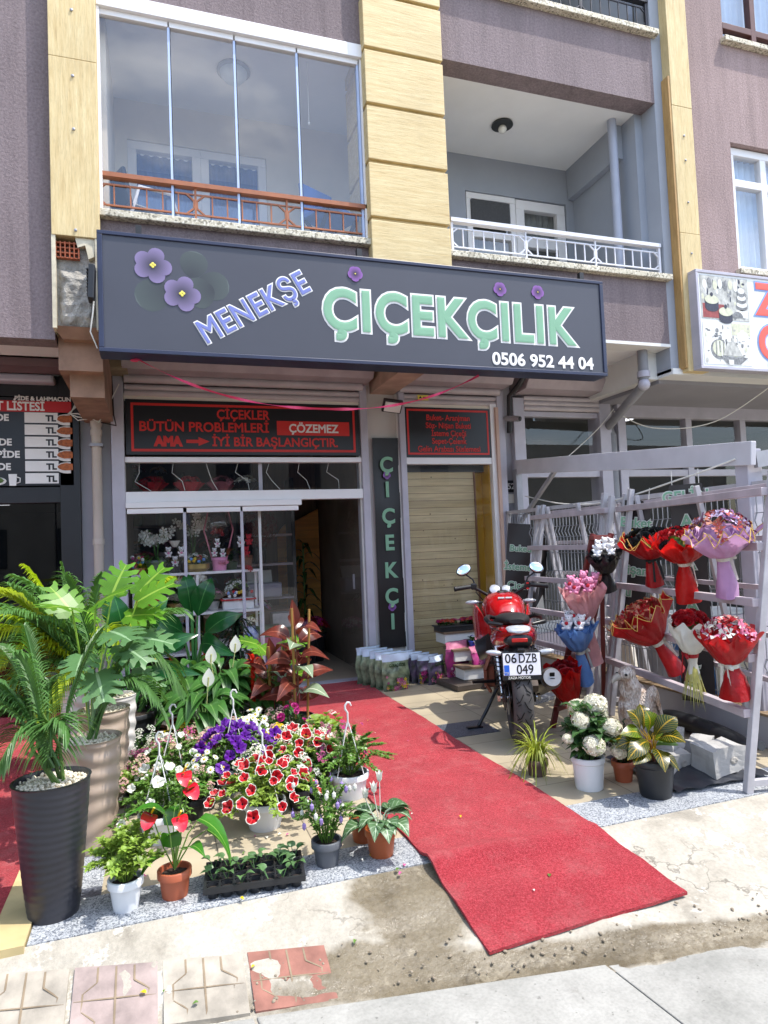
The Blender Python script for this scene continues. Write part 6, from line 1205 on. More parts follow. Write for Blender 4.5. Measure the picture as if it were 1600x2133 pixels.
mp_("headlight", M_mblk, lambda g: g.sph((0, 1.15, .84), (.1, .08, .1), 16)); mp_("front_mudguard", M_mred, lambda g: g.sheet(lambda u, v: ((v-.5)*.13, 1.3+.33*math.sin(-.7+1.9*u), .3+.33*math.cos(-.7+1.9*u)-.05*(2*v-1)**2), 14, 6)); mp_("cable", M_mblk, lambda g: (g.tube([(.2, .97, 1.02), (.24, 1.06, .95), (.2, 1.1, .86), (.08, 1.08, .8)], .005, 6), g.tube([(-.2, .97, 1.02), (-.2, 1.07, .97), (-.1, 1.1, .85)], .005, 6)))

for s_ in (-1, 1):
    for k, (y, z) in enumerate(((-.08, .76), (.1, .73), (.28, .7), (.4, .69))): mp_("bolt", M_chr, lambda g: g.lathe([(.008, 0), (.008, .005), (.003, .007)], (.15*s_*(1, 1.06, 1.0, .93)[k], y, z), 8, rot=RX if s_ > 0 else MX(((0, 0, -1), (0, 1, 0), (1, 0, 0)))), par=tailc)
    mp_("panel_seam", M_groove, lambda g: g.tube([(.115*s_, -.16, .79), (.148*s_, -.02, .795), (.163*s_, .15, .775), (.152*s_, .32, .755)], .004, 6), par=tailc)
    mp_("hose", M_mblk, lambda g: g.tube([(.08*s_, .9, .62), (.13*s_, .7, .58), (.1*s_, .5, .56), (.13*s_, .3, .5), (.11*s_, .12, .4)], .006, 6))
mp_("chain_guard", M_mblk, lambda g: g.bar((-.112, .45, .47), (-.112, -.02, .4), .012, .05), False, .004)
mp_("brake_caliper", M_eng, lambda g: (g.obx((.1, -.07, .41), (.05, .08, .06), (.6, 0, 0)), g.tube([(.1, -.05, .44), (.12, .1, .5), (.12, .3, .45)], .005, 6)), False, .006)
mp_("plate_lamp", M_mblk, lambda g: g.obx((0, -.25, .68), (.05, .05, .022)), False, .006, pl)
mp_("tank_stripe", M_mblk, lambda g: [g.obx((.0, .56+.05*k, .9), (.004, .03, .004)) for k in range(1)], False, par=tank)
mp_("wiring", M_dkwire, lambda g: (g.tube([(-.05, .95, .9), (-.12, .9, .82), (-.08, .8, .66)], .006, 6), g.tube([(.05, .97, .9), (.13, .92, .8), (.1, .78, .66)], .006, 6), g.tube([(-.06, -.12, .6), (-.1, .0, .55), (-.09, .2, .56)], .005, 6)))
# ================================================================ PLANTS
M_frond = leafm("palm_leaflet", "557f42", rough=.4, tr=.38, vs=5, var=.4); M_frondy = leafm("yellow_palm_leaflet", "a3b828", rough=.4, tr=.45, vs=5, var=.25); M_mon = leafm("monstera_leaf", "629a2a", rib="9cc04f", vein=.25, rough=.36, tr=.5, vs=4, vk=6, var=.4, ribw=.025); M_mong = leafm("dull_monstera_leaf", "537c4c", rib="8fb088", vein=.3, rough=.34, tr=.35, vs=4, vk=6, ribw=.025)
M_stre = leafm("paddle_leaf", "1f5a2a", rib="4d8a4a", vein=.12, rough=.22, tr=.35, vs=4, vk=22, ribw=.02); M_spath = leafm("peace_lily_leaf", "3f6b30", rib="6d9650", rough=.3, tr=.3, vs=6, ribw=.03); M_fic = leafm("ficus_leaf", "2b4d22", rib="6a8a48", rough=.2, tr=.2, vs=8, ribw=.05); M_rub = leafm("burgundy_rubber_leaf", "6b332a", rib="a05a48", rough=.22, tr=.35, vs=6, ribw=.035, var=.5); M_rubg = leafm("pale_rubber_leaf", "7d8f74", rib="c4cdb4", rough=.2, tr=.2, vs=6, ribw=.035)
M_crot = leafm("croton_leaf", "2c4014", rib="b8962a", vein=.5, rough=.25, tr=.35, vs=6, vk=11, ribw=.035); M_crotg = leafm("croton_leaf_bright", "52701a", rib="bfa52c", vein=.45, rough=.25, tr=.4, vs=6, vk=11, ribw=.035); M_hydl = leafm("hydrangea_leaf", "34562c", rib="67854c", vein=.3, rough=.4, tr=.25, vs=8, vk=8, ribw=.03); M_ant = leafm("anthurium_leaf", "3f7a26", rib="86ad52", rough=.22, tr=.4, vs=5, ribw=.025); M_cyc = leafm("cyclamen_leaf", "4c6a44", rib="a9bda0", vein=.4, rough=.4, tr=.2, vs=9, vk=5, edge="3c5a36", ribw=.04); M_sed = leafm("seedling_leaf", "5d8150", rough=.4, tr=.3, vs=14); M_lime = leafm("lime_leaf", "87a345", rough=.4, tr=.35, vs=14); M_mid = leafm("mid_leaf", "5f8338", rough=.4, tr=.3, vs=14); M_cara = leafm("yellow_green_blade", "9aa83a", rough=.4, tr=.35, vs=6, var=.45); M_hang = mat("hanger_plastic", "d3d3d1", .4, .05, 9)
M_petr = mat("petunia_red", "c0101f", .5, .25, 20, tr=.25); M_petp = mat("petunia_purple", "641698", .5, .35, 20, tr=.25); M_petd = mat("flower_throat", "2a0d22", .6, .3, 30); M_anth = mat("anthurium_red", "c21a2c", .12, .25, 20, coat=.5); M_guz = mat("guzmania_red", "d0260f", .3, .35, 12, tr=.25); M_cream2 = mat("cream_white_petal", "e4e0cc", .5, .1, 30, tr=.2); M_pkc = mat("pale_pink_petal", "d9b0a6", .5, .15, 30, tr=.2); M_hpk = mat("hot_pink_petal", "cf5a94", .5, .2, 30, tr=.2); M_vio = mat("violet_aster", "6b4fc0", .5, .2, 30, tr=.2); M_lilf = mat("fuchsia_lilac", "9d86c4", .5, .2, 20, tr=.2); M_bam = mat("bamboo_stake", "a8803f", .5, .3, 20, st=(1, 1, .2)); M_gravel = mat("white_gravel", "d6cdb8", .8, .2, 30); M_plk = mat("charcoal_planter", "2b2c33", .35, .25, 6); M_plb = mat("beige_planter", "a89686", .4, .12, 6); M_plw = mat("white_planter", "cfcac6", .4, .08, 6)
def planter(loc, rt, rb, h, mt, lab, grp, wav=.004, fq=60, gravel=True):
    t = T("tall_planter", lab, "planter", loc, 0, grp); pr = []
    k = int(h/.005)
    for i in range(k+1):
        z = h*i/k; r = rb+(rt-rb)*(i/k)**.8; pr.append((r, z))
    pr += [(rt+.004, h+.004), (rt-.006, h+.004), (rt-.012, h-.03)]
    g = G(); g.lathe(pr, n=64, fn=lambda a, z: 1+(wav/rt*math.sin(z*fq*2+2.2*math.sin(a*2+z*6)+1.3*math.sin(a*3)) if .02 < z < h-.01 else 0)); g.build("shell", mt, t, smooth=True, ang=60)
    g = G(); g.lathe([(0, h-.02), (rt-.011, h-.02), (rt-.011, h-.03)], n=24); g.build("soil", M_soil if not gravel else M_gravel, t)
    if gravel:
        g = G()
        for i in range(330):
            a = U(0, 6.28); q = math.sqrt(U(0, 1))*(rt-.018); g.sph((q*math.cos(a), q*math.sin(a), h-.017+U(0, .012)), (U(.005, .01), U(.005, .009), U(.004, .007)), 5, 0, (U(0, 1), 0, U(0, 3)))
        o = g.build("gravel", M_gravel, t); o['kind'] = 'stuff'
    return t
def frond(par, base, tip, sag, m, nl=24, ll=.16, lw=.014, stem=.35, name="frond"):
    """arching rachis from base to tip, leaflets on both sides"""
    b, e = V(base), V(tip); g = G(); pts = []
    for i in range(15):
        u = i/14; pts.append(b.lerp(e, u)+V((0, 0, sag*4*u*(1-u))))
    g.tube(pts, [.006*(1-.8*i/14)+.0012 for i in range(15)], 6)
    for i in range(nl):
        u = stem+(1-stem)*(i+.5)/nl; f = u*14; j = min(13, int(f)); p = pts[j].lerp(pts[j+1], f-j); d = (pts[j+1]-pts[j]).normalized()
        sd = d.cross(V((0, 0, 1))); sd = sd.normalized() if sd.length > .1 else V((1, 0, 0)); q = (u-stem)/(1-stem); l_ = ll*(math.sin(math.pi*(.18+.75*q))**.7)*U(.88, 1.1)
        for s_ in (-1, 1): g.leaf(p, d*(.55+.6*q)+sd*s_+V((0, 0, .28+U(-.08, .08))), l_, lw, .42+U(-.1, .15), .5, 4, 1)
    return g.build(name, m, par)
def palm(t, z0, ends, m, ll=.16, nl=24, sp=.02, stem=.35, lw=.014):
    for (x, y, z, sg) in ends: frond(t, (U(-sp, sp), U(-sp, sp), z0), (x, y, z), sg, m if not isinstance(m, list) else RN.choice(m), nl, ll, lw, stem)
def monsleaf(par, base, p, d, Lf, m, name="leaf", nrm=None):
    """petiole to p, then a broad split leaf along d"""
    p = V(p); d = V(d).normalized(); g = G(); b = V(base); g.tube([b, b.lerp(p, .5)+V((0, 0, .05)), p], [.006, .005, .004], 6)
    z = V(nrm) if nrm else V((0, 0, 1)); sd = d.cross(z); sd = sd.normalized() if sd.length > .1 else V((1, 0, 0)); nn = sd.cross(d)
    def at(t_, s_, off=0): return p+d*(Lf*t_)+sd*(Lf*s_)+nn*(-.22*Lf*s_*s_-.16*Lf*max(0, t_)**2+.04*Lf*abs(s_)**.5+off)
    wd = lambda t_: .56*max(.0, math.sin(math.pi*min(1, max(0, .2+.8*t_))**.85))**.75
    for s_ in (-1, 1):
        nlb = 5; edges = [-.14+1.1*i/nlb for i in range(nlb+1)]
        for i in range(nlb):
            t0, t1 = edges[i], edges[i+1]; tm = (t0+t1)/2; w_ = max(.08, wd(tm)); mi = .5*w_
            for (a0, a1, q0, q1) in ((t0, t1, 0, mi), ):
                g.add([at(max(0, a0), 0), at(max(0, a1), 0), at(a1+.05, s_*q1), at(a0+.05, s_*q1)], [(0, 1, 2, 3) if s_ > 0 else (3, 2, 1, 0)], 0, [(.5, 0), (.5, 1), (.7, 1), (.7, 0)])
            sh = .1+.06*i/nlb; gap = .026
            v_ = [at(t0+.05, s_*mi), at(t1+.05, s_*mi), at(t1+sh-gap, s_*w_*.75), at(t0+sh+gap*.6, s_*w_*.75), at(t1+sh+.02-gap*1.5, s_*w_), at(t0+sh+.05, s_*w_*.96)]
            g.add(v_, [(0, 1, 2, 3), (3, 2, 4, 5)] if s_ > 0 else [(3, 2, 1, 0), (5, 4, 2, 3)], 0, [(.7, 0), (.7, 1), (.9, 1), (.9, 0), (1, .9), (1, .1)])
    return g.build(name, m, par, smooth=True, ang=60)
def paddle(par, base, p, d, Lf, Wf, m, bend=.35, sh=0, name="leaf", seg=9, fold=.3, nrm=None, pr=.006):
    g = G(); b, p = V(base), V(p); g.tube([b, b.lerp(p, .55)+V((0, 0, .03)), p], [pr, pr*.9, pr*.6], 6); g.leaf(p, d, Lf, Wf, bend, fold, seg, sh, 0, nrm); return g.build(name, m, par, smooth=True, ang=70)
def bush(par, z0, rx, rz, n, ll, lw, m, sh=0, name="foliage", stems=26, cz=None, bend=.3, up_=.5, jit=.2, hang=0):
    """leafy mound: leaves along thin stems that fan out from the pot"""
    g = G(); n = int(n*1.7)
    for i in range(stems):
        a = i*2.4+U(-.3, .3); q = math.sqrt((i+.5)/stems); e = V((rx*q*math.cos(a), rx*q*math.sin(a), z0+rz*(1-.55*q*q)*U(.75, 1.08)-hang*q*q)); b = V((.02*math.cos(a), .02*math.sin(a), z0-.01)); mid = b.lerp(e, .5)+V((0, 0, .18*rz+hang*.3)); pts = [b, mid, e]
        g.tube(pts, [.0028, .002, .0012], 4)
        per = max(2, n//stems)
        for k in range(per):
            u = .15+.85*(k+U(0, 1))/per; p = (b.lerp(mid, u*2) if u < .5 else mid.lerp(e, u*2-1)); aa = a+k*2.4
            d = V((math.cos(aa), math.sin(aa), up_+U(-jit, jit)))+(e-b).normalized()*.6; g.leaf(p, d, ll*U(.65, 1.15), lw*U(.75, 1.15), bend, .25, 3, sh)
    return g.build(name, m, par)
def flmesh(kind, mats):
    """one blossom mesh, opening along +Z"""
    g = G(); k = 5
    if kind == 'petunia':
        n_ = 40; vs = [(0, 0, -.02)]; sd_ = U(0, 50)
        for rr, zz in ((.006, -.008), (.02, .006), (.0285, .0095), (.032, .01)):
            for i in range(n_):
                a = 6.2832*i/n_; nn = noise.noise((math.cos(a)*1.6, math.sin(a)*1.6, sd_)); q = rr*1.1*(1+(.05*math.cos(5*a)+.16*nn)*(rr > .01)); vs.append((q*math.cos(a), q*math.sin(a), zz+(.004*math.sin(5*a+1)+.012*noise.noise((math.cos(a)*2.5, math.sin(a)*2.5, sd_+9)))*(rr > .015)))
        g.add(vs, [(0, 1+i, 1+(i+1) % n_) for i in range(n_)], 1)
        for k_, m_ in ((0, 0), (1, 0), (2, 2)): g.f += [(1+k_*n_+i, 1+(k_+1)*n_+i, 1+(k_+1)*n_+(i+1) % n_, 1+k_*n_+(i+1) % n_) for i in range(n_)]; g.m += [m_]*n_
    elif kind == 'umbel':
        for i in range(46):
            q = math.sqrt(U(0, 1)); a = U(0, 6.28); bloom(g, V((.036*q*math.cos(a), .036*q*math.sin(a), .016*(1-q*q)+U(-.003, .003))), (q*math.cos(a)*.6, q*math.sin(a)*.6, 1), U(.005, .0085), i % (len(mats)), 4)
    elif kind == 'daisy':
        for i in range(13): a = 6.28*i/13; g.leaf((.004*math.cos(a), .004*math.sin(a), 0), (math.cos(a), math.sin(a), .12), .018, .0075, .1, .1, 3, 2)
        g.sph((0, 0, .003), (.006, .006, .004), 8, 1)
    elif kind == 'rose': rosette(g, V((0, 0, 0)), (0, 0, 1), .018, 0); g.sph((0, 0, .004), .007, 6, 0)
    elif kind == 'hydrangea':
        for i in range(170):
            d = V((RN.gauss(0, 1), RN.gauss(0, 1), RN.gauss(.5, 1))).normalized(); p = V((d.x*.052, d.y*.052, d.z*.042)); bloom(g, p, d+V((U(-.3, .3), U(-.3, .3), U(-.3, .3))), U(.0095, .0135), 1 if i % 19 == 0 else 0, 4)
        g.sph((0, 0, 0), (.044, .044, .035), 10, 0)
    me = g.build("flower", mats, None); COL.objects.unlink(me); return me
FL = {}
def flowers(par, kind, mats, pts, key, sc_=1, face=None, name="flower"):
    if key not in FL: FL[key] = [flmesh(kind, mats) for _ in range(4 if kind == 'petunia' else 2)]
    for p, d in pts:
        src = RN.choice(FL[key]); d = V(d)+V((U(-.4, .4), U(-.4, .4), U(-.25, .25)))
        c_ = bpy.data.objects.new(name, src.data); COL.objects.link(c_); c_.parent = par; c_.location = p; c_.rotation_euler = aim(d, U(0, 6)); q = sc_*U(.7, 1.15); c_.scale = (q, q, q)
def domepts(n, rx, z0, rz, out=.8, hang=0):
    r_ = []
    for i in range(n):
        a = i*2.4+U(-.3, .3); q = math.sqrt((i+.5)/n); x, y = rx*q*math.cos(a), rx*q*math.sin(a); r_.append((V((x, y, z0+rz*(1-.55*q*q)-hang*q*q+U(0, .02))), V((out*q*math.cos(a), out*q*math.sin(a)-.45, .75))))
    return r_
def hanger(t, r, z0, z1, tip=0):
    g = G(); h = z1-z0
    for k in range(4): a = .6+1.57*k; g.tube([(r*math.cos(a), r*math.sin(a), z0), (.006*math.cos(a), .006*math.sin(a), z1-.11)], .0028, 5)
    g.tube([(0, 0, z1-.13), (0, 0, z1-.055), (-.012, 0, z1-.035), (-.012, 0, z1-.015), (0, 0, z1), (.014, 0, z1-.002), (.022, 0, z1-.02)], [.004, .0055, .006, .006, .006, .005, .004], 8); g.build("hanger", M_hang, t, smooth=True)
# ---- tall planters at the left
PG = "tall planters at the left"
t = planter((-.41, 2.9, 0), .138, .088, .5, M_plk, "tall charcoal rippled planter with an areca palm, nearest at the left", PG, .0007, 115)
g = G()
for k in range(5): g.tube([(.012*math.cos(k*1.3)+.03, .012*math.sin(k*1.3), .47), (.02*math.cos(k*1.3)+.01-.02*k, .02*math.sin(k), .62), (-.03-.015*k, .02*k-.04, .78)], [.008, .007, .005], 7)
g.build("stem", M_stem, t)
palm(t, .55, [(-.1, -.12, 1.0, .1), (-.35, -.12, .72, .18), (-.25, .12, .7, .16), (-.1, .08, 1.08, .07), (.02, -.14, .62, .14), (.19, .05, 1.05, .07), (-.15, -.1, .62, .12), (-.3, .05, .6, .2), (-.02, .12, .85, .05), (-.28, -.05, .9, .12), (-.22, .18, 1.0, .1), (-.42, .1, .8, .16), (.08, -.1, .7, .08)], M_frond, .15, 34, .03, .25, .0105)
t = planter((-.32, 3.46, 0), .132, .098, .5, M_plb, "tall beige wavy planter holding a split leaf monstera behind the black planter", PG, .0042, 38)
B0 = (.0, .0, .5)
for p, d, L_, mm in (((.03, .02, 1.12), (.5, -.5, .35), .27, M_mon), ((.16, .06, 1.05), (.9, -.2, .1), .24, M_mon), ((.14, -.05, .93), (.7, -.6, -.35), .24, M_mong), ((-.02, -.08, .9), (-.1, -.9, -.3), .22, M_mong), ((.18, .0, .78), (.8, -.5, -.3), .22, M_mong), ((.1, .1, 1.16), (.3, .3, .8), .24, M_mon), ((-.08, .1, 1.08), (-.4, .2, .6), .25, M_mon), ((-.06, -.1, 1.12), (-.3, -.8, .2), .28, M_mon), ((.1, -.1, 1.0), (.4, -.8, 0), .28, M_mong), ((.04, -.12, .82), (.2, -.8, -.4), .26, M_mong), ((.2, .04, .95), (.9, -.3, -.1), .26, M_mong), ((.22, .05, 1.12), (.8, 0, .5), .26, M_mon)): monsleaf(t, B0, p, d, L_*.74, mm, nrm=(0, -.45, .9))
palm(t, .5, [(.22, -.12, .98, .06), (.33, .02, .55, .2), (.3, -.14, .68, .16)], M_frond, .15, 24, .03, .3)
t = planter((-.3, 3.98, 0), .13, .1, .52, M_plb, "second beige planter of palm fronds standing behind the monstera planter", PG, .0042, 38)
palm(t, .55, [(-.55, -.35, .95, .2), (-.62, -.2, 1.1, .15), (-.4, -.4, 1.1, .12), (-.25, -.3, 1.05, .1), (-.45, -.25, .85, .18), (-.5, -.2, .62, .22), (-.3, -.3, .55, .2), (-.15, -.25, 1.25, .06), (-.5, -.1, 1.12, .1), (-.42, .0, 1.25, .12), (-.6, .1, 1.2, .14), (-.55, -.15, .95, .15), (-.6, -.05, .75, .25), (-.3, -.2, 1.2, .08), (.35, -.1, 1.2, .1), (.42, .02, 1.0, .14), (.4, -.05, .6, .22), (-.5, .1, .6, .25), (-.66, 0, .9, .2)], [M_frond, M_frond, M_frondy], .22, 34, .04, .22, .016)
t = planter((-.5, 4.8, -.0), .12, .1, .5, M_plw, "pale planter of yellow green palm fronds beside the left red carpet", PG, .004, 38)
palm(t, .5, [(-.55, -.25, 1.0, .15), (-.7, -.1, 1.1, .15), (-.35, -.3, 1.2, .1), (-.6, -.35, .8, .2), (-.75, -.35, 1.0, .2), (-.3, -.1, 1.3, .1), (-.1, .0, 1.3, .05), (.15, -.1, 1.22, .1), (-.45, .1, .85, .2), (-.2, -.25, .95, .18), (.12, .1, 1.12, .1), (-.4, -.1, 1.15, .15), (.25, -.2, .8, .18), (-.5, .0, .6, .25), (-.1, -.3, .65, .22)], [M_frondy, M_frond, M_frondy, M_frond], .22, 34, .04, .22, .016)
t = planter((-.27, 4.42, 0), .12, .095, .5, M_plw, "white wavy planter with broad leaves behind the beige ones", PG, .004, 38)
for p, d, L_ in (((.1, .0, .9), (.5, -.4, .5), .24), ((-.1, -.05, 1.0), (-.6, -.4, .3), .26), ((.0, -.1, .8), (.1, -.8, .1), .22), ((.14, .1, 1.1), (.5, .1, .6), .24)): monsleaf(t, B0, p, d, L_, M_mon, nrm=(0, -.45, .9))
# ---- broad paddle plants by the glass
t = T("paddle_leaf_plant", "dark green paddle leaved plant in a black pot beside the drainpipe", "potted plant", (-.2, 4.85, 0)); pot(t, .16, .12, .3, M_bpot)
for p, d, L_, W_ in (((-.02, 0, .75), (-.15, 0, 1), .5, .15), ((.06, 0, .75), (.45, .0, 1), .48, .14), ((-.1, 0, .7), (-.6, -.1, .8), .42, .14), ((.12, 0, .65), (.9, -.1, .7), .42, .13), ((.02, -.06, .6), (.15, -.6, .7), .38, .13), ((.12, .0, .55), (.9, -.3, .2), .36, .12), ((-.05, .05, .8), (-.3, .3, 1), .42, .14)): paddle(t, (0, 0, .28), p, d, L_, W_, M_stre, .3, 0, pr=.01, nrm=(0, -1, .3))
t = T("paddle_leaf_plant", "tall dark paddle leaved plant before the middle sliding panel", "potted plant", (.25, 5.72, 0)); pot(t, .15, .12, .28, M_bpot)
for p, d, L_, W_ in (((-.01, 0, .85), (-.1, 0, 1), .48, .17), ((.04, 0, .82), (.25, 0, 1), .5, .18), ((-.08, 0, .7), (-.7, -.1, .55), .46, .17), ((.1, 0, .68), (.8, -.1, .75), .42, .17), ((-.06, -.05, .62), (-.6, -.4, .2), .42, .17), ((.06, -.05, .6), (.4, -.5, .1), .4, .17), ((0, 0, .9), (-.05, .1, 1), .42, .1)): paddle(t, (0, 0, .26), p, d, L_, W_, M_stre, .35, 0, pr=.012, nrm=(0, -1, .3))
t = T("dark_dracaena", "dark narrow leaved dracaena between the paddle plant and the shelves", "potted plant", (.62, 5.85, 0)); pot(t, .12, .09, .22, M_bpot); g = G(); g.tube([(0, 0, .2), (0, 0, .6)], .012, 7)
for i in range(90): a = i*2.4; z = .35+.4*(i/90); g.leaf((0, 0, z), (math.cos(a), math.sin(a), .7), U(.2, .32), .03, .8, .2, 5, 2)
g.build("foliage", leafm("dracaena_leaf", "1d3020", rough=.3, tr=.15), t)
for k, (x, y) in enumerate(((.08, 5.95), (.36, 6.05))):
    t = T("bromeliad", "orange red bromeliad %s in the shade by the glass" % ("left of the pair" if k == 0 else "right of the pair"), "potted plant", (x, y, 0), 0, "shaded bromeliads"); pot(t, .08, .06, .12, M_bpot); g = G()
    for i in range(16): a = i*2.4; g.leaf((0, 0, .11), (math.cos(a), math.sin(a), 1.1), .34, .045, .55, .3, 5, 2)
    g.build("foliage", M_dgrn, t); g = G()
    for i in range(14): a = i*2.4; g.leaf((0, 0, .3+.01*i), (math.cos(a)*.5, math.sin(a)*.5, 1), .09, .03, .1, .3, 4, 0)
    g.build("flower", M_orr, t)
# ---- middle bed of leafy pots
t = T("ficus_bush", "small glossy ficus bush with a yellow flag in a terracotta pot at the back left", "potted plant", (-.06, 5.0, 0)); pot(t, .085, .065, .14, M_terra2); bush(t, .13, .15, .42, 230, .055, .03, M_fic, stems=20, up_=.3); g = G(); heap(g, (.02, 0, .6), .03, 8, .012, [0]); g.build("flower", M_ylw, t)
def spath(loc, n, hh, fl, lab, pm):
    t = T("peace_lily", lab, "potted plant", loc, 0, "peace lilies in the middle bed"); pot(t, .085, .065, .15, pm)
    for i in range(n):
        a = i*2.4; q = .35+.65*U(0, 1); p = V((.12*q*math.cos(a), .12*q*math.sin(a), hh*U(.45, .85))); paddle(t, (0, 0, .13), p, (math.cos(a), math.sin(a)-.15, U(.15, .7)), U(.22, .32), U(.085, .115), M_spath, U(.4, .9), 0, seg=7, pr=.003, nrm=(0, -.35, .9))
    for x, y, z in fl:
        g = G(); g.tube([(0, 0, .15), (x*.5, y*.5, z*.6), (x, y, z)], .003, 6); f = G(); f.leaf((x, y+.01, z-.005), (.1, .1, 1), .125, .08, -.02, .3, 9, 0, 0, (0, -1, .1)); g.tube([(x, y-.012, z+.005), (x+.005, y-.018, z+.065)], .006, 8, 0); o = g.build("flower_stem", mat("cream_spadix", "c9c98a", .5, .2, 20) if "cream_spadix" not in bpy.data.materials else bpy.data.materials["cream_spadix"], t); q = f.build("spathe", M_wht, None, smooth=True); q.parent = o
spath((.42, 4.98, 0), 44, .62, [(.08, -.05, .62), (-.09, -.05, .56)], "tall peace lily with two white spathes in the middle bed", M_bpot); spath((.26, 4.68, 0), 36, .46, [(.03, -.02, .45)], "lower peace lily with one half open spathe in front of the tall one", M_terra2); spath((.12, 5.1, 0), 34, .6, [], "flowerless peace lily to the left of the tall one", M_red if 0 else M_terra); spath((.64, 4.98, 0), 28, .48, [], "dark peace lily without flowers behind the red guzmania", M_bpot)
t = T("guzmania", "red spiked guzmania in the middle bed beside the rubber plant", "potted plant", (.6, 4.75, 0)); pot(t, .075, .06, .13, M_bpot); g = G()
for i in range(22): a = i*2.4; g.leaf((0, 0, .11), (math.cos(a), math.sin(a), U(.6, 1.3)), U(.3, .4), .038, .75, .35, 7, 2)
g.build("foliage", M_spath, t); g = G(); g.tube([(0, 0, .12), (0, 0, .55)], .01, 7)
for i in range(34): a = i*2.4; z = .24+.35*i/34; g.leaf((0, 0, z), (math.cos(a)*(.45 if i < 24 else .9), math.sin(a)*(.45 if i < 24 else .9), 1), U(.07, .1), .03, .12, .4, 5, 0)
g.build("flower", M_guz, t)
def rubber(loc, lab, hgt, n, pm):
    t = T("rubber_plant", lab, "potted plant", loc, .3, "rubber plants beside the carpet"); pot(t, .11, .085, .2, pm); g = G(); g.tube([(0, 0, .18), (.01, 0, hgt*.5), (.0, .0, hgt)], [.009, .007, .005], 7); g.build("trunk", M_copper, t); g = G(); g.tube([(.06, -.03, .18), (.09, -.05, hgt+.1)], .009, 8); g.tube([(-.04, -.04, .18), (-.05, -.06, hgt+.12)], .009, 8); g.build("bamboo_stake", M_bam, t)
    for i in range(n):
        a = i*2.4+.4; z = .27+(hgt-.3)*i/n; paddle(t, (0, 0, z), (.035*math.cos(a), .035*math.sin(a), z+.02), (math.cos(a), math.sin(a), .3+.5*(i/n)**2), U(.21, .27), U(.115, .145), M_rubg if i % 5 == 2 else M_rub, U(.15, .55), 0, seg=8, fold=.15, pr=.003, nrm=(.2*math.cos(a), -.55, .8))
    g = G(); g.leaf((0, 0, hgt-.02), (-.1, -.05, 1), .2, .09, 0, .3, 7, 0, 0, (.1, -1, .2)); g.build("leaf", M_rub, t, smooth=True)
rubber((.88, 4.62, 0), "burgundy rubber plant tied to two bamboo stakes at the carpet edge", .82, 17, M_bpot); rubber((.74, 4.8, 0), "shorter burgundy rubber plant behind the staked one", .55, 11, M_bpot)
t = T("split_leaf_plant", "bright green split leaf plant behind the rubber plants", "potted plant", (.82, 5.2, 0)); pot(t, .1, .08, .18, M_bpot)
for i in range(11): a = i*2.4; monsleaf(t, (0, 0, .17), (.13*math.cos(a), .13*math.sin(a), .35+.03*i), (math.cos(a), math.sin(a)-.3, .4), .17, M_mon, nrm=(0, -.4, .9))
# ---- flowering bed
FB = "small flowering pots in the bed"
def fp(loc, rt, h, pm, lab, fol, fl, grp=FB, cat="potted plant", nm="flowering_plant", hang=None):
    t = T(nm, lab, cat, loc, U(0, 6), grp); pot(t, rt, rt*.76, h, pm); rx, rz, n, ll, lw, m, hg = fol; bush(t, h, rx, rz, n, ll, lw, m, hang=hg)
    if fl: kind, mats, cnt, key, s_ = fl; t.rotation_euler = (0, 0, 0); flowers(t, kind, mats, domepts(cnt, rx*.92, h+.01, rz, hang=hg), key, s_)
    if hang: hanger(t, rt, h, hang)
    return t
PR, PP, PW = ('petunia', [M_petr, M_petd, M_wht]), ('petunia', [M_petp, M_petd, M_petp]), ('petunia', [M_wht, M_cream2, M_wht])
HB = "hanging baskets standing in the bed"
t = fp((.46, 3.36, 0), .1, .13, M_wpot, "white hanging pot of red and white petunias, front centre of the bed", (.3, .18, 520, .05, .024, M_lime, .1), (*PR, 44, 'pr', .82), HB, nm="hanging_basket", hang=.5)
t = fp((.72, 3.72, 0), .1, .13, M_wpot, "second basket of red and white petunias behind the front one", (.24, .2, 340, .05, .024, M_lime, .06), (*PR, 30, 'pr', .8), HB, nm="hanging_basket")
t = fp((.38, 3.92, 0), .1, .14, M_wpot, "hanging pot of deep purple petunias in the middle of the bed", (.28, .21, 420, .05, .024, M_mid, .07), (*PP, 46, 'pp', .92), HB, nm="hanging_basket", hang=.56)
t = fp((-.02, 3.42, 0), .1, .13, M_wpot, "hanging pot of white petunias, front left of the bed", (.25, .19, 460, .045, .02, M_mid, .1), (*PW, 13, 'pw', .72), HB, nm="hanging_basket", hang=.5)
t = fp((.05, 3.9, 0), .1, .14, M_wpot, "hanging pot of small white blooms behind the front left basket", (.25, .19, 420, .042, .02, M_mid, .08), (*PW, 14, 'pw', .6), HB, nm="hanging_basket", hang=.52)
t = fp((.95, 3.56, 0), .1, .13, M_wpot, "hanging pot of miniature roses with few blooms beside the carpet", (.27, .24, 620, .036, .022, M_mid, .08), ('rose', [M_hpk], 5, 'rosem', .8), HB, nm="hanging_basket", hang=.5)
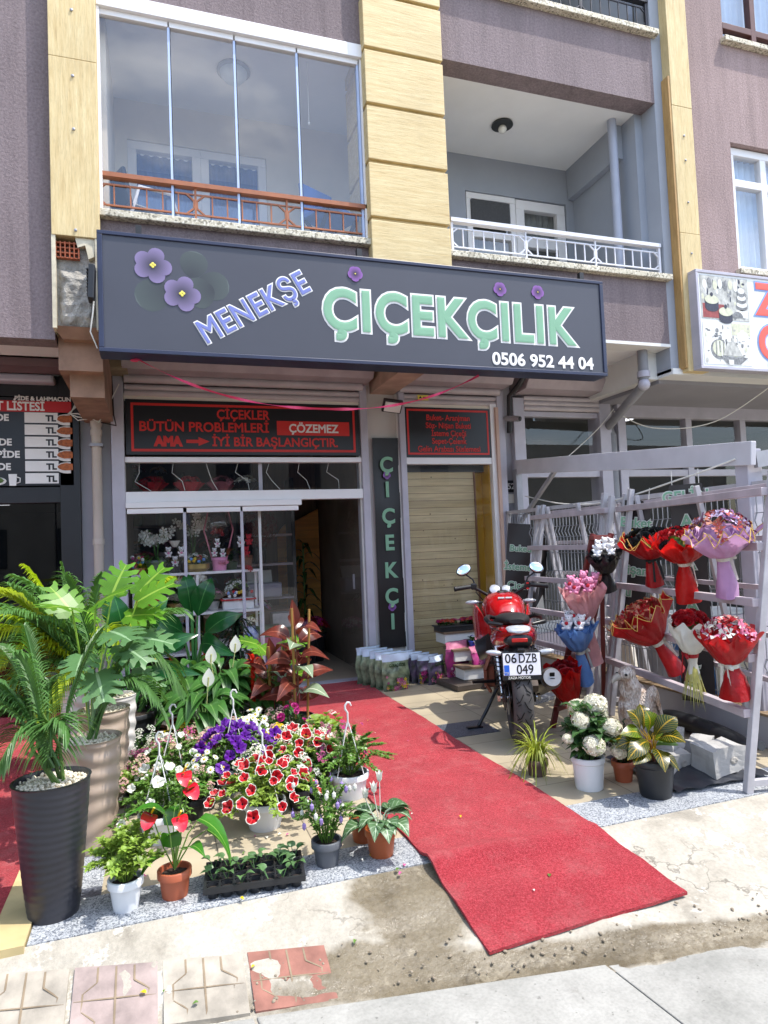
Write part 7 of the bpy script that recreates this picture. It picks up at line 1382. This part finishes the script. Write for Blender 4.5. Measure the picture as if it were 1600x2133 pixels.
for a_ in ((( -.13, 4.05, 0), .065, .1, M_gpot, "hot pink kalanchoe in a grey pot at the left edge of the bed", M_mid, M_hpk, 'kh', 7), ((.0, 4.32, 0), .065, .1, M_terra, "pale green and white kalanchoe behind the hot pink one", M_lime, M_cream2, 'kc', 8), ((.2, 4.2, 0), .065, .1, M_bpot, "pale pink kalanchoe left of the purple petunias", M_mid, M_pkc, 'kp', 8), ((.06, 4.0, 0), .06, .1, M_bpot, "salmon kalanchoe beside the white basket", M_mid, M_pkc, 'kp', 5), ((.3, 4.32, 0), .065, .1, M_bpot, "pale pink kalanchoe behind the purple petunias", M_mid, M_pkc, 'kp', 7), ((.88, 3.95, 0), .06, .1, M_bpot, "cream kalanchoe behind the miniature roses", M_lime, M_cream2, 'kc', 8), ((1.0, 3.86, 0), .06, .1, M_bpot, "rosy kalanchoe at the carpet side of the bed", M_mid, M_pkc, 'kp', 6), ((.74, 4.1, 0), .06, .1, M_bpot, "cream green kalanchoe in front of the rubber plants", M_lime, M_cream2, 'kc', 8), ((.1, 4.55, 0), .06, .1, M_terra, "yellow kalanchoe at the back of the bed", M_dgrn, M_ylw, 'ky', 4)):
    loc, r_, h_, pm, lab, fm, cm, key, cnt = a_; fp(loc, r_, h_, pm, lab, (.125, .13, 120, .05, .034, fm, 0), ('umbel', [cm, cm, cm, M_grn], cnt+3, key, 1.1))
fp((.5, 4.3, 0), .065, .11, M_bpot, "white daisies in the middle of the bed", (.15, .18, 150, .05, .016, M_mid, 0), ('daisy', [M_wht, M_ylw], 28, 'dz', 1.0)); fp((.2, 3.72, 0), .065, .11, M_bpot, "white daisies between the white and the purple baskets", (.11, .16, 90, .05, .016, M_mid, 0), ('daisy', [M_wht, M_ylw], 14, 'dz', 1.05)); fp((.58, 4.52, 0), .065, .1, M_bpot, "white chrysanthemum at the back of the bed", (.1, .18, 100, .05, .02, M_lime, 0), ('daisy', [M_wht, M_ylw], 9, 'dz', 1.3))
fp((.68, 4.32, 0), .055, .09, M_bpot, "yellow primula in the bed in front of the rubber plants", (.08, .1, 70, .06, .03, M_mid, 0), ('umbel', [M_ylw], 5, 'yl', 1.1)); fp((.27, 4.52, 0), .055, .09, M_bpot, "violet blue aster at the back of the bed", (.08, .12, 70, .05, .02, M_dgrn, 0), ('umbel', [M_vio], 3, 'va', 1.2)); fp((.8, 4.42, 0), .06, .1, M_bpot, "magenta azalea in front of the rubber plant pots", (.11, .2, 90, .045, .024, M_dgrn, 0), ('rose', [M_mag], 7, 'mg', 1.5)); fp((.98, 4.26, 0), .075, .12, M_bpot, "pale pelargonium with round lime leaves by the carpet", (.14, .15, 60, .07, .07, M_lime, 0), ('umbel', [M_pkc, M_wht], 3, 'pel', 1.0))
fp((.6, 4.05, 0), .06, .1, M_bpot, "purple petunia with two blooms behind the red basket", (.1, .14, 90, .045, .024, M_mid, 0), (*PP, 4, 'pp', 1.1))
for k in range(16):
    x, y = ((.14, 3.62), (.6, 3.85), (.78, 3.62), (.24, 3.95), (.52, 4.12), (.4, 4.48), (.84, 3.78), (.0, 4.14), (.9, 4.12), (.66, 3.52), (-.14, 3.82), (.45, 3.66), (.12, 4.4), (1.02, 4.05), (-.1, 4.45), (.72, 4.5))[k]
    fm = (M_mid, M_lime, M_dgrn)[k % 3]; cm, key, w_ = ((M_pkc, 'kp', 'pale pink'), (M_cream2, 'kc', 'cream'), (M_hpk, 'kh', 'hot pink'), (M_mag, 'km', 'magenta'), (M_wht, 'kw', 'white'))[k % 5]
    fp((x, y, 0), .06, .1, M_bpot, "one of the small %s flowering pots packed between the hanging baskets" % w_, (.13, .13+.01*(k % 4), 130, .045, .026, fm, .02), ('umbel', [cm, cm, cm, M_grn], 6+k % 4, key, .85+.05*(k % 4)), "small %s filler pots between the baskets" % w_)
# ---- front row
FR = "potted plants in the front row"
t = fp((-.15, 2.83, 0), .062, .115, M_wpot, "lime green bushy plant in a white pot, first in the front row", (.15, .2, 400, .05, .02, M_lime, .03), None, FR, nm="bushy_plant"); t.scale = (1, 1, 1)
t = T("anthurium", "red anthurium in a terracotta pot, second in the front row", "potted plant", (.03, 2.85, 0), 0, FR); pot(t, .062, .05, .105, M_terra)
for p, d, L_, W_ in (((.1, .0, .28), (.6, -.4, -.5), .17, .085), ((.13, .03, .22), (.7, -.2, -.9), .15, .08), ((-.03, -.02, .32), (-.6, -.1, .35), .17, .08), ((.03, .03, .36), (.8, .1, .5), .14, .075), ((-.01, -.04, .2), (-.1, -.5, .9), .15, .08), ((.05, -.02, .18), (.4, -.6, .2), .12, .07), ((.0, .05, .25), (.1, .6, .5), .14, .08), ((-.05, 0, .16), (-.7, -.3, -.3), .1, .05)): paddle(t, (0, 0, .1), p, d, L_, W_, M_ant, .35, 3, seg=8, pr=.003)
for x, y, z, dx in ((-.08, -.02, .33, -.4), (.02, -.04, .31, .2), (.06, .02, .4, .5), (.045, .05, .45, .1)):
    g = G(); g.tube([(0, 0, .1), (x*.5, y*.5, z*.6), (x, y, z)], .0028, 6); o = g.build("flower_stem", M_stem, t); g = G(); g.leaf((x, y+.02, z), (dx, -.9, -.45), .075, .062, .1, .3, 11, 5, 0, (0, -.8, .6)); q = g.build("spathe", M_anth, None, smooth=True); q.parent = o; g = G(); g.tube([(x, y, z+.01), (x+.01, y-.025, z+.035)], .0045, 7); q = g.build("spadix", M_ylw, None); q.parent = o
t = T("seedling_tray", "black cell tray of young cabbage seedlings in the front row", "plant tray", (.34, 2.83, 0), -.12); g = G(); nx, ny, cs = 7, 4, .054; W2, D2 = nx*cs/2, ny*cs/2
for i in range(nx):
    for j in range(ny):
        x, y = (i+.5)*cs-W2, (j+.5)*cs-D2; g.lathe([(.015, .0), (.019, .004), (.0245, .05), (.0225, .05), (.017, .01), (0, .01)], (x, y, 0), 12)
for i in range(nx+1): g.bx(i*cs-W2-.003, i*cs-W2+.003, -D2, D2, .043, .052)
for j in range(ny+1): g.bx(-W2, W2, j*cs-D2-.003, j*cs-D2+.003, .0431, .0521)
for a in ((-W2-.008, W2+.008, -D2-.008, -D2), (-W2-.008, W2+.008, D2, D2+.008), (-W2-.008, -W2, -D2, D2), (W2, W2+.008, -D2, D2)): g.bx(*a, .03, .0525)
g.build("cell_tray", M_bpot, t, smooth=True); g = G()
for i in range(nx):
    for j in range(ny): x, y = (i+.5)*cs-W2, (j+.5)*cs-D2; g.lathe([(0, .04), (.02, .036), (.02, .03)], (x, y, 0), 10)
g.build("soil", M_soil, t)
for i, j in ((0, 3), (1, 3), (0, 1), (1, 1), (2, 2), (3, 3), (3, 2), (5, 3), (4, 3), (5, 2), (6, 3), (4, 0), (5, 0), (2, 0), (6, 1), (6, 2)):
    g = G(); x, y = (i+.5)*cs-W2, (j+.5)*cs-D2
    for k in range(RN.choice((2, 3, 4))): a = U(0, 6.28); g.tube([(x, y, .035), (x+.02*math.cos(a), y+.02*math.sin(a), .075)], .0016, 5); g.leaf((x+.02*math.cos(a), y+.02*math.sin(a), .075), (math.cos(a), math.sin(a), .5), U(.035, .055), U(.028, .04), .3, .25, 5, 3)
    g.build("seedling", M_sed, t, smooth=True)
t = fp((.65, 2.86, 0), .062, .105, M_gpot, "lilac and white fuchsia in a grey pot, front row", (.15, .27, 420, .034, .015, M_mid, .03), None, FR, nm="fuchsia")
for i in range(26):
    a = i*2.4; q = U(.5, 1); p = V((.14*q*math.cos(a), .14*q*math.sin(a), U(.2, .36))); g = G(); g.tube([p+V((0, 0, .02)), p], .001, 4); g.lathe([(0, .008), (.008, .0), (.009, -.012), (.004, -.022), (0, -.026)], p, 8, 0); g.build("flower", M_lilf if i % 2 else M_wht, t)
t = T("cyclamen", "white cyclamen with silvery leaves in an orange brown pot, last in the front row", "potted plant", (.89, 2.85, 0), 0, FR); pot(t, .066, .052, .115, M_terra2)
for i in range(17): a = i*2.4; q = .4+.6*U(0, 1); p = V((.1*q*math.cos(a), .1*q*math.sin(a)-.01, .2-.07*q+U(0, .03))); paddle(t, (0, 0, .1), p, (math.cos(a), math.sin(a), .25-.5*q), U(.08, .11), U(.08, .1), M_cyc, .3, 3, seg=7, pr=.0024)
for x, y, z in ((-.03, -.02, .27), (.01, .02, .3), (-.06, .01, .24)):
    g = G(); g.tube([(0, 0, .1), (x, y, z)], .002, 5)
    for k in range(5): a = k*1.257; g.leaf((x, y, z), (math.cos(a)*.4, math.sin(a)*.4, 1), .05, .025, -.1, .3, 4, 0)
    g.build("flower", M_wht, t)
t = T("empty_pot", "small orange brown pot half hidden behind the cyclamen", "flower pot", (.86, 3.02, 0)); pot(t, .06, .048, .1, M_terra2)
# ---- right group
t = T("grassy_plant", "yellow green grassy plant in a small dark pot beside the carpet", "potted plant", (2.02, 3.42, 0)); pot(t, .06, .05, .09, mat("dull_brown_pot", "5d4a42", .6, .2, 8)); g = G()
for i in range(130): a = U(0, 6.28); g.leaf((.03*math.cos(a), .03*math.sin(a), .085), (math.cos(a)*U(.3, 1), math.sin(a)*U(.3, 1), U(.7, 1.8)), U(.18, .36), .0085, U(.3, 1.5), .3, 7, 2)
g.build("foliage", M_cara, t)
t = T("white_hydrangea", "white hydrangea in a white plastic pot beside the croton", "potted plant", (2.16, 3.13, 0)); pot(t, .085, .072, .17, M_wpot, feet=True); bush(t, .15, .15, .26, 110, .1, .06, M_hydl, stems=22, up_=.2, bend=.45)
hp = [(.06, .0, .43, 1.15), (-.06, -.04, .37, .95), (.09, -.1, .33, .95), (-.04, -.12, .26, 1.0), (.1, -.13, .21, .85), (-.15, -.05, .29, .75), (.02, .1, .4, .9), (.13, .03, .37, .8)]
for x, y, z, s_ in hp: flowers(t, 'hydrangea', [M_cream2, M_lime], [(V((x, y, z)), V((x*2, y*2-.2, 1)))], 'hyd', s_, name="flower_head")
for a in (0, 1.3, 2.6, 4, 5.2): paddle(t, (0, 0, .3), (-.05+.03*math.cos(a), .02*math.sin(a), .43), (math.cos(a), math.sin(a), .5), .075, .05, M_hydl, .3, 0, pr=.003)
t = T("small_shrub", "dark fine leaved shrub in a small terracotta pot behind the croton", "potted plant", (2.39, 3.14, 0)); pot(t, .058, .045, .11, M_terra); bush(t, .1, .1, .22, 240, .034, .014, leafm("fine_dark_leaf", "2c3f22", rough=.4, tr=.2), stems=18)
t = T("croton", "croton with yellow veined leaves in a black pot in front of the statue", "potted plant", (2.4, 2.9, 0)); pot(t, .1, .078, .19, M_bpot); g = G(); g.tube([(0, 0, .17), (-.02, .0, .28)], .009, 7); g.build("trunk", M_copper, t)
for i, (p, d, L_, W_, mm) in enumerate((((-.04, -.02, .28), (-.8, -.5, .1), .2, .1, M_crot), ((.04, -.03, .35), (.3, -.7, .3), .18, .1, M_crot), ((-.03, .02, .42), (-.4, .1, 1), .2, .1, M_crot), ((-.03, 0, .36), (-.7, -.1, .45), .22, .08, M_crotg), ((.0, 0, .4), (-.15, -.15, 1), .21, .1, M_crotg), ((.03, -.02, .38), (.5, -.3, .8), .22, .095, M_crot), ((-.02, -.03, .34), (-.9, -.3, .05), .23, .09, M_crot), ((.03, 0, .33), (.6, -.5, .3), .17, .085, M_crotg), ((.0, .03, .41), (.15, .3, 1), .22, .08, M_crot), ((.05, .02, .36), (.8, .3, .7), .2, .06, M_crot), ((.0, -.04, .29), (-.3, -.8, -.2), .17, .075, M_crot), ((.04, 0, .28), (.9, -.2, .25), .16, .05, M_mid), ((-.03, .02, .3), (-.7, .5, .3), .2, .08, M_crot), ((.02, -.03, .25), (.4, -.7, -.3), .14, .06, M_crot), ((.0, -.02, .24), (.3, -.9, .0), .12, .05, M_rubg), ((-.03, 0, .3), (-.9, .1, .3), .2, .09, M_crot), ((.03, .03, .31), (.7, .6, .2), .2, .07, M_crot))): paddle(t, (0, 0, .19), (p[0]-.03, p[1], .2+(p[2]-.2)*.6), d, L_*.85, W_*1.1, mm, .3, 4, seg=8, fold=.15, pr=.004, nrm=(0, -.6, .8))
t = T("stone_ornament", "small pale stone bird ornament between the shrub and the croton", "ornament", (2.47, 3.08, 0)); g = G(); g.sph((0, 0, .04), (.035, .045, .04), 12); g.sph((0, -.02, .1), .028, 10); g.sph((0, -.045, .1), (.008, .014, .007), 8); g.build("body", mat("mottled_stone", "b4a094", .8, .4, 30), t, smooth=True)
# ================================================================ SMALL LITTER
M_lit2 = [M_hpk, M_wht, M_ylw, M_mid]
for k in range(34):
    x, y = (U(1.05, 1.9), U(2.35, 5.2)) if k < 14 else (U(-.1, 1.0), U(2.35, 3.3))
    z = zg(x, y)+(.021 if k < 14 else .006)
    if y < 2.7: z += .006
    g = G(); r_ = U(.005, .011); g.leaf((-r_, 0, 0), (1, U(-.4, .4), .15), r_*2.4, r_*1.5, .2, .4, 4, 0)
    o = g.build("fallen_petal", M_lit2[k % 4], None, smooth=True); o.location = (x, y, z); o.rotation_euler = (0, 0, U(0, 6))
    tag(o, "tiny fallen petal or leaf scrap on the %s" % ("red carpet" if k < 14 else "ground by the front row pots"), "petal", "petals on the carpet" if k < 14 else "petals by the front row")
